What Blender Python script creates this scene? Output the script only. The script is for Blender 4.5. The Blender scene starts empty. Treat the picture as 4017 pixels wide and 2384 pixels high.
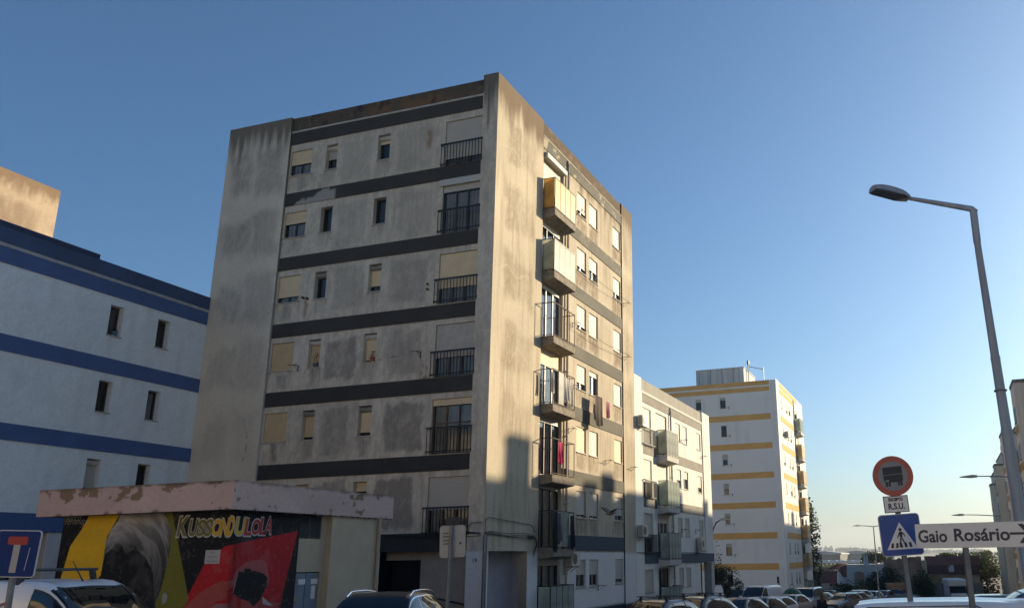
import bpy, math, random
import numpy as np
from mathutils import Vector, Matrix
random.seed(7)
SC = bpy.context.scene
COL = SC.collection
R = math.radians

# ------------------------------------------------------------------ camera
EYE = 2.6
F_PX, PPX, PPY, IMG_W, IMG_H = 3392.48, 2511.98, 1225.55, 4017.0, 2384.0
YAW, PITCH, ROLL = -0.321798624, 0.276812296, -0.0168816186
def cam_basis():
    cy, sy, cp, sp = math.cos(YAW), math.sin(YAW), math.cos(PITCH), math.sin(PITCH)
    f = Vector((sy*cp, cy*cp, sp)); r = Vector((cy, -sy, 0)); u = r.cross(f)
    cr, sr = math.cos(ROLL), math.sin(ROLL)
    return cr*r + sr*u, -sr*r + cr*u, f
RT, UP, FW = cam_basis()
cam = bpy.data.cameras.new('camera'); camo = bpy.data.objects.new('camera', cam); COL.objects.link(camo)
camo.matrix_world = Matrix(((RT.x, UP.x, -FW.x, 0), (RT.y, UP.y, -FW.y, 0), (RT.z, UP.z, -FW.z, EYE), (0, 0, 0, 1)))
cam.sensor_width = 36.0; cam.lens = F_PX/IMG_W*36.0
cam.shift_x = (IMG_W/2 - PPX)/IMG_W; cam.shift_y = (PPY - IMG_H/2)/IMG_W
cam.clip_start = 0.1; cam.clip_end = 9000
SC.camera = camo

# ------------------------------------------------------------------ sky, sun, exposure
SUNV = Vector((0.52, 0.73, 0.235)).normalized()
SUN_EL = math.asin(SUNV.z); SUN_AZ = math.atan2(SUNV.x, SUNV.y)
world = bpy.data.worlds.new('World'); SC.world = world; world.use_nodes = True
wn = world.node_tree.nodes; wl = world.node_tree.links
sky = wn.new('ShaderNodeTexSky'); sky.sky_type = 'NISHITA'; sky.sun_disc = False
sky.sun_elevation = SUN_EL; sky.sun_rotation = SUN_AZ
sky.air_density = 0.95; sky.dust_density = 2.0; sky.ozone_density = 6.2; sky.altitude = 20
bg = wn['Background']; bg.inputs['Strength'].default_value = 0.102
wb = wn.new('ShaderNodeMix'); wb.data_type = 'RGBA'; wb.blend_type = 'MULTIPLY'; wb.inputs[0].default_value = 1.0; wb.inputs[7].default_value = (0.95, 0.995, 0.90, 1)   # camera white balance
wl.new(sky.outputs['Color'], wb.inputs[6]); wl.new(wb.outputs[2], bg.inputs['Color'])
sl = bpy.data.lights.new('sun', 'SUN'); sl.energy = 5.0; sl.angle = R(0.6); sl.color = (1.0, 0.81, 0.54)
so = bpy.data.objects.new('sun', sl); COL.objects.link(so)
so.rotation_euler = (-SUNV).to_track_quat('-Z', 'Y').to_euler(); so.location = (60, 90, 60)
SC.view_settings.view_transform = 'Standard'; SC.view_settings.look = 'None'
SC.view_settings.exposure = 0.8; SC.view_settings.gamma = 1.0; SC.view_settings.use_curve_mapping = False

# ------------------------------------------------------------------ picture point -> place
def ray(px, py):                       # photograph pixel (4017 wide) -> direction
    return RT*((px-PPX)/F_PX) - UP*((py-PPY)/F_PX) + FW
def on_x(px, py, X): d = ray(px, py); t = X/d.x; return Vector((X, d.y*t, EYE+d.z*t))
def on_y(px, py, Y): d = ray(px, py); t = Y/d.y; return Vector((d.x*t, Y, EYE+d.z*t))
def far(px, py, dist):
    d = ray(px, py); k = dist/math.hypot(d.x, d.y); return Vector((d.x*k, d.y*k, EYE+d.z*k))

GY = [-60, 0, 15, 27, 50, 75, 104, 137, 180, 240, 420, 900]
GZ = [1.6, 1.05, 0.36, -0.30, -1.40, -2.45, -3.65, -4.6, -5.2, -5.6, -6.2, -7.0]
def ground(x, y):
    z = float(np.interp(y, GY, GZ))
    t = min(1, max(0, (x+2)/3.5)); t = t*t*(3-2*t)
    k = min(1, max(0, (60-y)/30))
    return z - 0.3*t*k

# ------------------------------------------------------------------ helpers
def new_obj(name, data, parent=None, loc=(0, 0, 0), rz=0.0):
    o = bpy.data.objects.new(name, data); COL.objects.link(o)
    o.location = loc
    if rz: o.rotation_euler = (0, 0, rz)
    if parent is not None: o.parent = parent
    return o
def tag(o, label, cat, group=None):
    o['label'] = label; o['category'] = cat
    if group: o['group'] = group
    return o
def thing(name, label, cat, loc=(0, 0, 0), rz=0.0, group=None):
    return tag(new_obj(name, None, None, loc, rz), label, cat, group)
def struct(o, kind='structure'):
    o['kind'] = kind; return o
def copy_tree(o, parent=None):
    c = o.copy(); COL.objects.link(c); c.parent = parent
    for ch in list(o.children): copy_tree(ch, c)
    return c

class MB:
    def __init__(s): s.v = []; s.f = []; s.mi = []; s.cur = 0
    def add(s, vs, fs):
        b = len(s.v); s.v += [tuple(p) for p in vs]
        for f in fs: s.f.append([b+i for i in f]); s.mi.append(s.cur)
        return s
    def box(s, x0, x1, y0, y1, z0, z1):
        return s.add([(x0,y0,z0),(x1,y0,z0),(x1,y1,z0),(x0,y1,z0),(x0,y0,z1),(x1,y0,z1),(x1,y1,z1),(x0,y1,z1)],
                     [(0,3,2,1),(4,5,6,7),(0,1,5,4),(1,2,6,5),(2,3,7,6),(3,0,4,7)])
    def bbox(s, x0, x1, y0, y1, z0, z1, b=0.01):   # box with chamfered vertical and top edges
        A = [(x0+b,y0),(x1-b,y0),(x1,y0+b),(x1,y1-b),(x1-b,y1),(x0+b,y1),(x0,y1-b),(x0,y0+b)]
        cx, cy = (x0+x1)/2, (y0+y1)/2
        I = [(x-(b if x > cx else -b), y-(b if y > cy else -b)) for x, y in A]
        V = [(x,y,z0) for x,y in A]+[(x,y,z1-b) for x,y in A]+[(x,y,z1) for x,y in I]
        Fs = [tuple(range(7,-1,-1)), tuple(range(16,24))]
        for r in (0, 8):
            for i in range(8):
                j = (i+1) % 8; Fs.append((r+i, r+j, r+8+j, r+8+i))
        return s.add(V, Fs)
    def tube(s, pts, r, n=6, cap=True):
        pts = [Vector(p) for p in pts]; m = len(pts)
        rs = r if isinstance(r, (list, tuple)) else [r]*m
        V = []; up = Vector((0, 0, 1))
        for i, p in enumerate(pts):
            t = (pts[min(i+1, m-1)]-pts[max(i-1, 0)]).normalized()
            a = t.cross(up)
            if a.length < 1e-3: a = t.cross(Vector((1, 0, 0)))
            a.normalize(); b = t.cross(a)
            for k in range(n):
                w = 2*math.pi*k/n
                V.append(p + (a*math.cos(w)+b*math.sin(w))*rs[i])
        Fs = []
        for i in range(m-1):
            for k in range(n):
                l = (k+1) % n
                Fs.append((i*n+k, i*n+l, (i+1)*n+l, (i+1)*n+k))
        if cap: Fs.append(tuple(range(n-1, -1, -1))); Fs.append(tuple((m-1)*n+k for k in range(n)))
        return s.add(V, Fs)
    def lathe(s, prof, n=16, c=(0, 0, 0)):   # prof: (r,z)
        V = []; Fs = []; m = len(prof)
        for r, z in prof:
            for k in range(n):
                w = 2*math.pi*k/n; V.append((c[0]+r*math.cos(w), c[1]+r*math.sin(w), c[2]+z))
        for i in range(m-1):
            for k in range(n):
                l = (k+1) % n; Fs.append((i*n+k, i*n+l, (i+1)*n+l, (i+1)*n+k))
        Fs.append(tuple(range(n-1, -1, -1))); Fs.append(tuple((m-1)*n+k for k in range(n)))
        return s.add(V, Fs)
    def prism(s, poly, y0, y1):              # poly in (x,z), extruded along y
        n = len(poly)
        V = [(x, y0, z) for x, z in poly]+[(x, y1, z) for x, z in poly]
        Fs = [tuple(range(n)), tuple(range(2*n-1, n-1, -1))]
        for i in range(n):
            j = (i+1) % n; Fs.append((i, n+i, n+j, j))
        return s.add(V, Fs)
    def prism_x(s, poly, x0, x1):            # poly in (y,z)
        n = len(poly)
        V = [(x0, y, z) for y, z in poly]+[(x1, y, z) for y, z in poly]
        Fs = [tuple(range(n-1, -1, -1)), tuple(range(n, 2*n))]
        for i in range(n):
            j = (i+1) % n; Fs.append((i, j, n+j, n+i))
        return s.add(V, Fs)
    def mesh(s, name, mats, smooth=False):
        me = bpy.data.meshes.new(name); me.from_pydata(s.v, [], s.f)
        for m in (mats if isinstance(mats, (list, tuple)) else [mats]): me.materials.append(m)
        if any(s.mi): me.polygons.foreach_set('material_index', s.mi)
        if smooth: me.polygons.foreach_set('use_smooth', [True]*len(s.f))
        me.update(); return me
    def build(s, name, mats, parent=None, loc=(0, 0, 0), rz=0.0, smooth=False):
        return new_obj(name, s.mesh(name, mats, smooth), parent, loc, rz)
def autosmooth(o, ang=40):
    me = o.data; me.polygons.foreach_set('use_smooth', [True]*len(me.polygons))
    try: me.set_sharp_from_angle(angle=R(ang))
    except Exception: pass
    return o
_cache = {}
def cached(key, fn):
    if key not in _cache: _cache[key] = fn()
    return _cache[key]

# ------------------------------------------------------------------ materials
MATS = {}
def mat(name, col, rough=0.7, metal=0.0, spec=0.5, var=0.0, vscale=3.0, bump=0.0, bscale=40.0, coat=0.0, streak=False, col2=None, alpha=1.0):
    if name in MATS: return MATS[name]
    m = bpy.data.materials.new(name); m.use_nodes = True; nt = m.node_tree; n = nt.nodes; l = nt.links
    b = n['Principled BSDF']
    b.inputs['Base Color'].default_value = (*col, 1); b.inputs['Roughness'].default_value = rough
    b.inputs['Metallic'].default_value = metal; b.inputs['Specular IOR Level'].default_value = spec
    if coat: b.inputs['Coat Weight'].default_value = coat; b.inputs['Coat Roughness'].default_value = 0.04
    if var or bump:
        tc = n.new('ShaderNodeTexCoord'); mp = n.new('ShaderNodeMapping'); l.new(tc.outputs['Object'], mp.inputs['Vector'])
        if streak: mp.inputs['Scale'].default_value = (1, 1, 0.12)
    if var:
        nz = n.new('ShaderNodeTexNoise'); nz.inputs['Scale'].default_value = vscale; nz.inputs['Detail'].default_value = 7; nz.inputs['Roughness'].default_value = 0.65
        l.new(mp.outputs[0], nz.inputs['Vector'])
        rp = n.new('ShaderNodeValToRGB'); rp.color_ramp.elements[0].position = 0.3; rp.color_ramp.elements[1].position = 0.72
        c2 = col2 if col2 else tuple(c*(1-var) for c in col)
        rp.color_ramp.elements[0].color = (*c2, 1); rp.color_ramp.elements[1].color = (*[min(1, c*(1+0.35*var)) for c in col], 1)
        l.new(nz.outputs['Fac'], rp.inputs['Fac']); l.new(rp.outputs['Color'], b.inputs['Base Color'])
    if bump:
        n2 = n.new('ShaderNodeTexNoise'); n2.inputs['Scale'].default_value = bscale; n2.inputs['Detail'].default_value = 4
        l.new(tc.outputs['Object'], n2.inputs['Vector'])
        bp = n.new('ShaderNodeBump'); bp.inputs['Strength'].default_value = bump; bp.inputs['Distance'].default_value = 0.02
        l.new(n2.outputs['Fac'], bp.inputs['Height']); l.new(bp.outputs['Normal'], b.inputs['Normal'])
    MATS[name] = m; return m
def paint_mat(name, rough=0.9, bump=0.35, fine=0.25, metal=0.0):     # colour from the mesh's own paint layer
    if name in MATS: return MATS[name]
    m = bpy.data.materials.new(name); m.use_nodes = True; nt = m.node_tree; n = nt.nodes; l = nt.links
    b = n['Principled BSDF']; b.inputs['Roughness'].default_value = rough; b.inputs['Specular IOR Level'].default_value = 0.25
    at = n.new('ShaderNodeAttribute'); at.attribute_name = 'paint'
    tc = n.new('ShaderNodeTexCoord')
    nz = n.new('ShaderNodeTexNoise'); nz.inputs['Scale'].default_value = 9; nz.inputs['Detail'].default_value = 8; nz.inputs['Roughness'].default_value = 0.75
    l.new(tc.outputs['Object'], nz.inputs['Vector'])
    mr = n.new('ShaderNodeMapRange'); mr.inputs[1].default_value = 0.25; mr.inputs[2].default_value = 0.75
    mr.inputs[3].default_value = 1-fine; mr.inputs[4].default_value = 1+fine*0.6
    l.new(nz.outputs['Fac'], mr.inputs[0])
    mx = n.new('ShaderNodeMix'); mx.data_type = 'RGBA'; mx.blend_type = 'MULTIPLY'; mx.inputs[0].default_value = 1
    l.new(at.outputs['Color'], mx.inputs[6]); l.new(mr.outputs[0], mx.inputs[7]); l.new(mx.outputs[2], b.inputs['Base Color'])
    if bump:
        n2 = n.new('ShaderNodeTexNoise'); n2.inputs['Scale'].default_value = 30; n2.inputs['Detail'].default_value = 6
        l.new(tc.outputs['Object'], n2.inputs['Vector'])
        bp = n.new('ShaderNodeBump'); bp.inputs['Strength'].default_value = bump; bp.inputs['Distance'].default_value = 0.02
        l.new(n2.outputs['Fac'], bp.inputs['Height']); l.new(bp.outputs['Normal'], b.inputs['Normal'])
    MATS[name] = m; return m
def glass_mat(name, tint=(0.8, 0.85, 0.85), f=0.10, rough=0.02):
    if name in MATS: return MATS[name]
    m = bpy.data.materials.new(name); m.use_nodes = True; nt = m.node_tree; n = nt.nodes; l = nt.links
    n.remove(n['Principled BSDF'])
    tr = n.new('ShaderNodeBsdfTransparent'); tr.inputs['Color'].default_value = (*tint, 1)
    gl = n.new('ShaderNodeBsdfGlossy'); gl.inputs['Roughness'].default_value = rough
    fr = n.new('ShaderNodeFresnel'); fr.inputs['IOR'].default_value = 1.55
    mr = n.new('ShaderNodeMath'); mr.operation = 'ADD'; mr.inputs[1].default_value = f; mr.use_clamp = True
    l.new(fr.outputs[0], mr.inputs[0])
    mx = n.new('ShaderNodeMixShader'); l.new(mr.outputs[0], mx.inputs[0]); l.new(tr.outputs[0], mx.inputs[1]); l.new(gl.outputs[0], mx.inputs[2])
    l.new(mx.outputs[0], n['Material Output'].inputs['Surface'])
    MATS[name] = m; return m
def sheer_mat(name, col, trans=0.5, rough=0.5):        # cloth, leaves, frosted panels: part of the light passes through
    if name in MATS: return MATS[name]
    m = bpy.data.materials.new(name); m.use_nodes = True; nt = m.node_tree; n = nt.nodes; l = nt.links
    b = n['Principled BSDF']; b.inputs['Roughness'].default_value = rough
    tc = n.new('ShaderNodeTexCoord'); nz = n.new('ShaderNodeTexNoise'); nz.inputs['Scale'].default_value = 2.2; nz.inputs['Detail'].default_value = 5
    l.new(tc.outputs['Object'], nz.inputs['Vector'])
    rp = n.new('ShaderNodeValToRGB'); rp.color_ramp.elements[0].color = (*[c*0.72 for c in col], 1); rp.color_ramp.elements[1].color = (*[min(1, c*1.15) for c in col], 1)
    rp.color_ramp.elements[0].position = 0.3; rp.color_ramp.elements[1].position = 0.7
    l.new(nz.outputs['Fac'], rp.inputs['Fac']); l.new(rp.outputs['Color'], b.inputs['Base Color'])
    t = n.new('ShaderNodeBsdfTranslucent'); l.new(rp.outputs['Color'], t.inputs['Color'])
    mx = n.new('ShaderNodeMixShader'); mx.inputs[0].default_value = trans
    l.new(b.outputs[0], mx.inputs[1]); l.new(t.outputs[0], mx.inputs[2]); l.new(mx.outputs[0], n['Material Output'].inputs['Surface'])
    MATS[name] = m; return m

# ------------------------------------------------------------------ paint noise (numpy)
_tab = {}
def vnoise(x, y, seed=0):
    if seed not in _tab: _tab[seed] = np.random.RandomState(seed+11).rand(128, 128)
    T = _tab[seed]; xi = np.floor(x).astype(int); yi = np.floor(y).astype(int); fx = x-xi; fy = y-yi
    fx = fx*fx*(3-2*fx); fy = fy*fy*(3-2*fy)
    a = T[xi % 128, yi % 128]; b = T[(xi+1) % 128, yi % 128]; c = T[xi % 128, (yi+1) % 128]; d = T[(xi+1) % 128, (yi+1) % 128]
    return (a*(1-fx)+b*fx)*(1-fy)+(c*(1-fx)+d*fx)*fy
def fbm(x, y, seed=0, oct=4):
    r = 0; a = 0.5; t = 0
    for i in range(oct): r = r+a*vnoise(x*2**i, y*2**i, seed+i); t += a; a *= 0.55
    return r/t
def sst(a, b, x): t = np.clip((x-a)/(b-a), 0, 1); return t*t*(3-2*t)
def rect(s, z, s0, s1, z0, z1, soft=0.12):
    return sst(s0-soft, s0+soft, s)*(1-sst(s1-soft, s1+soft, s))*sst(z0-soft, z0+soft, z)*(1-sst(z1-soft, z1+soft, z))
def blend(c, d, m): m = m[:, None]; return c*(1-m)+np.array(d)[None, :]*m

# ------------------------------------------------------------------ facade frames
class Fac:
    """A wall frame: s runs to the right seen from outside, d is outward, z up."""
    def __init__(f, root, theta, ox, oy):
        f.root = root; f.th = theta; f.ux = Vector((math.cos(theta), math.sin(theta), 0)); f.out = Vector((math.sin(theta), -math.cos(theta), 0))
        f.o = Vector((ox, oy, 0)) - root.location
    def put(f, name, me, s=0, d=0, z=0, parent=None):
        if parent is None:
            o = new_obj(name, me, f.root, f.o+f.ux*s+f.out*d+Vector((0, 0, z)), f.th)
        else:
            p = parent['_l']; o = new_obj(name, me, parent, (s-p[0], -(d-p[1]), z-p[2]))
        o['_l'] = (s, d, z); return o
def lines(a, b, cuts, cell):
    E = sorted(set([round(a, 4), round(b, 4)]+[round(c, 4) for c in cuts if a < c < b])); L = []
    for p, q in zip(E, E[1:]):
        n = max(1, int(math.ceil((q-p)/cell))); L += [p+(q-p)*i/n for i in range(n)]
    return np.array(L+[E[-1]])
def panel_mesh(name, s0, s1, z0, z1, holes, th, rv, cell, colfn, m, revcol=None):
    """Wall skin in the s-z plane (y=0 outside, y>0 inside) with real openings, reveals and returns, painted by colfn(s,z)."""
    S = lines(s0, s1, [h[0] for h in holes]+[h[1] for h in holes], cell)
    Z = lines(z0, z1, [h[2] for h in holes]+[h[3] for h in holes], cell)
    ns, nz = len(S), len(Z)
    gs, gz = np.meshgrid(S, Z)
    V = np.stack([gs.ravel(), np.zeros(ns*nz), gz.ravel()], 1)
    Cc = colfn(gs.ravel(), gz.ravel())
    cs = (S[:-1]+S[1:])/2; cz = (Z[:-1]+Z[1:])/2
    ms, mz = np.meshgrid(cs, cz); keep = np.ones(ms.shape, bool)
    for h in holes: keep &= ~((ms > h[0]) & (ms < h[1]) & (mz > h[2]) & (mz < h[3]))
    jj, ii = np.nonzero(keep); a = jj*ns+ii
    Fq = np.stack([a, a+1, a+1+ns, a+ns], 1)
    V = [V]; CC = [Cc]; FF = [Fq]; nv = ns*nz
    def strip(p, q, depth, flip, c):
        nonlocal nv
        V.append(np.array([[p[0], 0, p[1]], [q[0], 0, q[1]], [q[0], depth, q[1]], [p[0], depth, p[1]]]))
        CC.append(np.tile(np.array(c)[None, :], (4, 1)) if c is not None else colfn(np.array([p[0], q[0], q[0], p[0]]), np.array([p[1], q[1], q[1], p[1]])))
        FF.append(np.array([[nv+3, nv+2, nv+1, nv] if flip else [nv, nv+1, nv+2, nv+3]])); nv += 4
    for h in holes:
        a, b, c, d = h[:4]; r = h[4] if len(h) > 4 else rv
        strip((a, c), (b, c), r, True, revcol); strip((b, c), (b, d), r, True, revcol); strip((b, d), (a, d), r, True, revcol); strip((a, d), (a, c), r, True, revcol)
    if th:
        strip((s0, z0), (s1, z0), th, False, None); strip((s1, z0), (s1, z1), th, False, None); strip((s1, z1), (s0, z1), th, False, None); strip((s0, z1), (s0, z0), th, False, None)
    V = np.concatenate(V); CC = np.clip(np.concatenate(CC), 0, 1); FF = np.concatenate(FF)
    me = bpy.data.meshes.new(name); me.from_pydata(V.tolist(), [], FF.tolist()); me.materials.append(m)
    at = me.color_attributes.new('paint', 'FLOAT_COLOR', 'POINT')
    at.data.foreach_set('color', np.concatenate([CC, np.ones((len(CC), 1))], 1).astype(np.float32).ravel())
    me.update(); return me
def const(c): return lambda s, z: np.tile(np.array(c, float)[None, :], (len(s), 1))
def text_mesh(t, size, m, off=0.0, align='CENTER', shear=0.0, ext=0.002, name='lettering', sx=1.0):
    cu = bpy.data.curves.new(name, 'FONT'); cu.body = t; cu.size = size; cu.align_x = align; cu.align_y = 'CENTER'
    cu.offset = off; cu.extrude = ext; cu.shear = shear; cu.resolution_u = 3; cu.fill_mode = 'BOTH'
    o = bpy.data.objects.new('t', cu); COL.objects.link(o)
    dg = bpy.context.evaluated_depsgraph_get(); me = bpy.data.meshes.new_from_object(o.evaluated_get(dg))
    bpy.data.objects.remove(o); bpy.data.curves.remove(cu)
    me.transform(Matrix(((sx, 0, 0, 0), (0, 0, -1, 0), (0, 1, 0, 0), (0, 0, 0, 1))))
    me.materials.clear(); me.materials.append(m); me.name = name; return me
# ================================================================== shared building materials
M_PLASTER = paint_mat('painted_plaster', 0.92, 0.25, 0.18)
M_BAND = paint_mat('painted_band', 0.85, 0.25, 0.18)
M_DARK = mat('dark_room', (0.012, 0.012, 0.014), 0.95, spec=0.1)  # near-black colour stands in for the darkness of unlit rooms
M_FR_DARK = mat('dark_window_frame', (0.025, 0.022, 0.02), 0.45)
M_FR_BROWN = mat('brown_window_frame', (0.10, 0.045, 0.025), 0.5, var=0.4)
M_FR_WHITE = mat('white_window_frame', (0.68, 0.68, 0.66), 0.45, var=0.12)
M_FR_ALU = mat('aluminium_frame', (0.34, 0.35, 0.36), 0.4, metal=0.6)
M_GLASS = glass_mat('window_glass', (0.72, 0.76, 0.77), 0.0)
M_SH_CREAM = mat('cream_shutter', (0.74, 0.59, 0.38), 0.6, var=0.14, vscale=1.6)
M_SH_TAN = mat('tan_shutter', (0.62, 0.47, 0.27), 0.65, var=0.2, vscale=2)
M_SH_WHITE = mat('white_shutter', (0.50, 0.475, 0.415), 0.55, var=0.1, vscale=1.4)
M_BOX = mat('shutter_box_paint', (0.50, 0.47, 0.41), 0.6, var=0.25, vscale=4)
M_BOX_OLD = mat('grimy_shutter_box', (0.24, 0.225, 0.20), 0.8, var=0.4, vscale=6)
M_SILL = mat('stone_sill', (0.46, 0.43, 0.37), 0.85, var=0.35, vscale=6)
M_IRON = mat('black_iron', (0.012, 0.012, 0.013), 0.55, metal=0.3)
M_RUST = mat('rusty_iron', (0.11, 0.055, 0.03), 0.8, var=0.5, vscale=9, col2=(0.03, 0.02, 0.015))
M_ZINC = mat('galvanised_steel', (0.19, 0.205, 0.22), 0.5, metal=0.55, var=0.3, vscale=5)
M_PIPE = mat('grey_pipe', (0.40, 0.37, 0.32), 0.7, var=0.3, vscale=2)
M_CONC = mat('weathered_concrete', (0.30, 0.265, 0.205), 0.95, var=0.5, vscale=3.5, bump=0.5, col2=(0.14, 0.115, 0.085))
M_CONC_W = mat('white_painted_concrete', (0.58, 0.57, 0.53), 0.9, var=0.3, vscale=3, bump=0.3)
M_ROOF = mat('roof_felt', (0.10, 0.095, 0.09), 0.95, var=0.3)
M_CABLE = mat('black_cable', (0.015, 0.014, 0.013), 0.7)
M_FROST = sheer_mat('frosted_panel', (0.72, 0.73, 0.64), 0.68, 0.25)
M_FROST_G = sheer_mat('greenish_frosted_panel', (0.68, 0.75, 0.69), 0.62, 0.2)
M_YEL = sheer_mat('yellow_panel', (0.86, 0.60, 0.15), 0.5, 0.35)
M_CREAMP = sheer_mat('cream_panel', (0.78, 0.62, 0.34), 0.45, 0.4)
M_CURT = sheer_mat('white_curtain', (0.72, 0.69, 0.64), 0.5, 0.9)
M_CURT_G = sheer_mat('grey_curtain', (0.30, 0.29, 0.29), 0.4, 0.9)
M_AC = mat('air_conditioner_case', (0.56, 0.53, 0.46), 0.55, var=0.18, vscale=3)

def shutter_mesh(w, h, m):
    def mk():
        b = MB(); n = max(2, int(round(h/0.047))); p = h/n
        prof = []
        for i in range(n):
            z = i*p
            prof += [(0.0, z), (-0.011, z+p*0.18), (-0.013, z+p*0.5), (-0.011, z+p*0.85), (0.0, z+p*0.93)]
        prof.append((0, h))
        V = [(x, y, z) for y, z in prof for x in (-w/2, w/2)]
        b.add(V, [(2*i, 2*i+1, 2*i+3, 2*i+2) for i in range(len(prof)-1)])
        b.box(-w/2, w/2, -0.018, 0.012, -0.04, 0.0)
        b.box(-w/2, w/2, 0.001, 0.01, 0, h)
        return b.mesh('shutter', m)
    return cached(('sh', round(w, 3), round(h, 3), m.name), mk)
def frame_mesh(w, h, mull, m, t=0.05, trans=None):
    def mk():
        b = MB(); b.box(-w/2, -w/2+t, -0.03, 0.03, 0, h); b.box(w/2-t, w/2, -0.03, 0.03, 0, h)
        b.box(-w/2+t, w/2-t, -0.03, 0.03, 0, t); b.box(-w/2+t, w/2-t, -0.03, 0.03, h-t, h)
        iw = w-2*t
        for i in range(mull):
            x = -w/2+t+iw*(i+1)/(mull+1); b.box(x-t*0.55, x+t*0.55, -0.033, 0.027, t, h-t)
        if trans:
            b.box(-w/2+t, w/2-t, -0.028, 0.022, h*trans, h*trans+t*0.8)
        return b.mesh('window_frame', m)
    return cached(('fr', round(w, 3), round(h, 3), mull, m.name, t, trans), mk)
def pane_mesh(w, h, m=None):
    m = m or M_GLASS
    return cached(('pn', round(w, 3), round(h, 3), m.name), lambda: MB().add([(-w/2, 0, 0), (w/2, 0, 0), (w/2, 0, h), (-w/2, 0, h)], [(0, 1, 2, 3)]).mesh('pane', m))
def curtain_mesh(w, h, m, ph=0.0):
    def mk():
        n = 40; V = []
        for i in range(n+1):
            x = -w/2+w*i/n; y = 0.018*math.sin(i*1.35+ph)+0.012*math.sin(i*0.53+2*ph)
            V += [(x, y, 0), (x, y*1.15, h)]
        return MB().add(V, [(2*i, 2*i+2, 2*i+3, 2*i+1) for i in range(n)]).mesh('curtain', m, True)
    return cached(('cu', round(w, 3), round(h, 3), m.name, round(ph, 2)), mk)
def roll_box_mesh(w, m, r=0.11):
    def mk():
        b = MB(); pr = [(-0.02, 0.0), (-0.10, 0.02), (-0.15, 0.07), (-0.16, 0.12), (-0.14, 0.18), (-0.08, 0.215), (0.0, 0.22)]
        b.prism_x(pr[::-1], -w/2, w/2); return b.mesh('shutter_box', m)
    return cached(('rb', round(w, 3), m.name), mk)

def window(F, s0, s1, z0, z1, d=0.0, rv=0.18, shut=0.0, smat=None, fmat=None, mull=1, box=None, sill=True, curtain=None, pane=None, trans=None, name='window'):
    w = s1-s0-0.004; h = z1-z0-0.004; fm = fmat or M_FR_DARK; c = (s0+s1)/2; dd = d-rv
    fr = F.put(name, frame_mesh(w, h, mull, fm, trans=trans), c, dd+0.03, z0+0.002)
    iw = (w-0.1)/(mull+1)
    if shut < 0.97:
        for i in range(mull+1):
            F.put('pane', pane_mesh(iw-0.03, h-0.1, pane), c-w/2+0.05+iw*(i+0.5), dd+0.028, z0+0.052, fr)
    if shut > 0.02:
        F.put('shutter', shutter_mesh(w-0.02, max(0.1, (h-0.02)*shut-0.05), smat or M_SH_CREAM), c, dd+0.075, z1-0.012-max(0.1, (h-0.02)*shut-0.05), fr)
    if box: F.put('shutter_box', roll_box_mesh(w-0.01, box), c, dd+0.04, z1-0.235, fr)
    if sill:
        F.put('sill', cached(('sill', round(w, 3), round(rv, 3)), lambda: MB().bbox(-w/2-0.03, w/2+0.03, -0.045, rv-0.02, -0.045, 0.0, 0.006).mesh('sill', M_SILL)), c, d, z0, fr)
    if curtain and shut < 0.97:
        F.put('curtain', curtain_mesh(w-0.12, (h-0.08)*(1-shut), curtain, random.choice((0.0, 0.9, 1.7))), c, dd-0.05, z0+0.05, fr)
    return fr
def railing(F, s0, s1, z0, z1, d, m=None, n=13, depth=0.10, name='railing'):
    m = m or M_IRON; w = s1-s0; h = z1-z0; c = (s0+s1)/2
    def mk():
        b = MB(); b.box(-w/2, w/2, -0.03, 0.03, h-0.05, h); b.box(-w/2, w/2, -0.018, 0.018, 0.06, 0.095)
        for x in (-w/2, w/2-0.03): b.box(x, x+0.03, 0.03, depth+0.06, h-0.045, h-0.01); b.box(x, x+0.03, 0.018, depth+0.06, 0.065, 0.09)
        return b.mesh('railing', m)
    o = F.put(name, cached(('rl', round(w, 2), round(h, 2), m.name), mk), c, d+depth, z0)
    bar = cached(('bar', round(h, 2), m.name), lambda: MB().box(-0.011, 0.011, -0.011, 0.011, -0.02, h-0.05).mesh('bar', m))
    for i in range(n): F.put('bar', bar, s0+0.03+(w-0.06)*i/(n-1), d+depth, z0, o)
    return o
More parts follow.
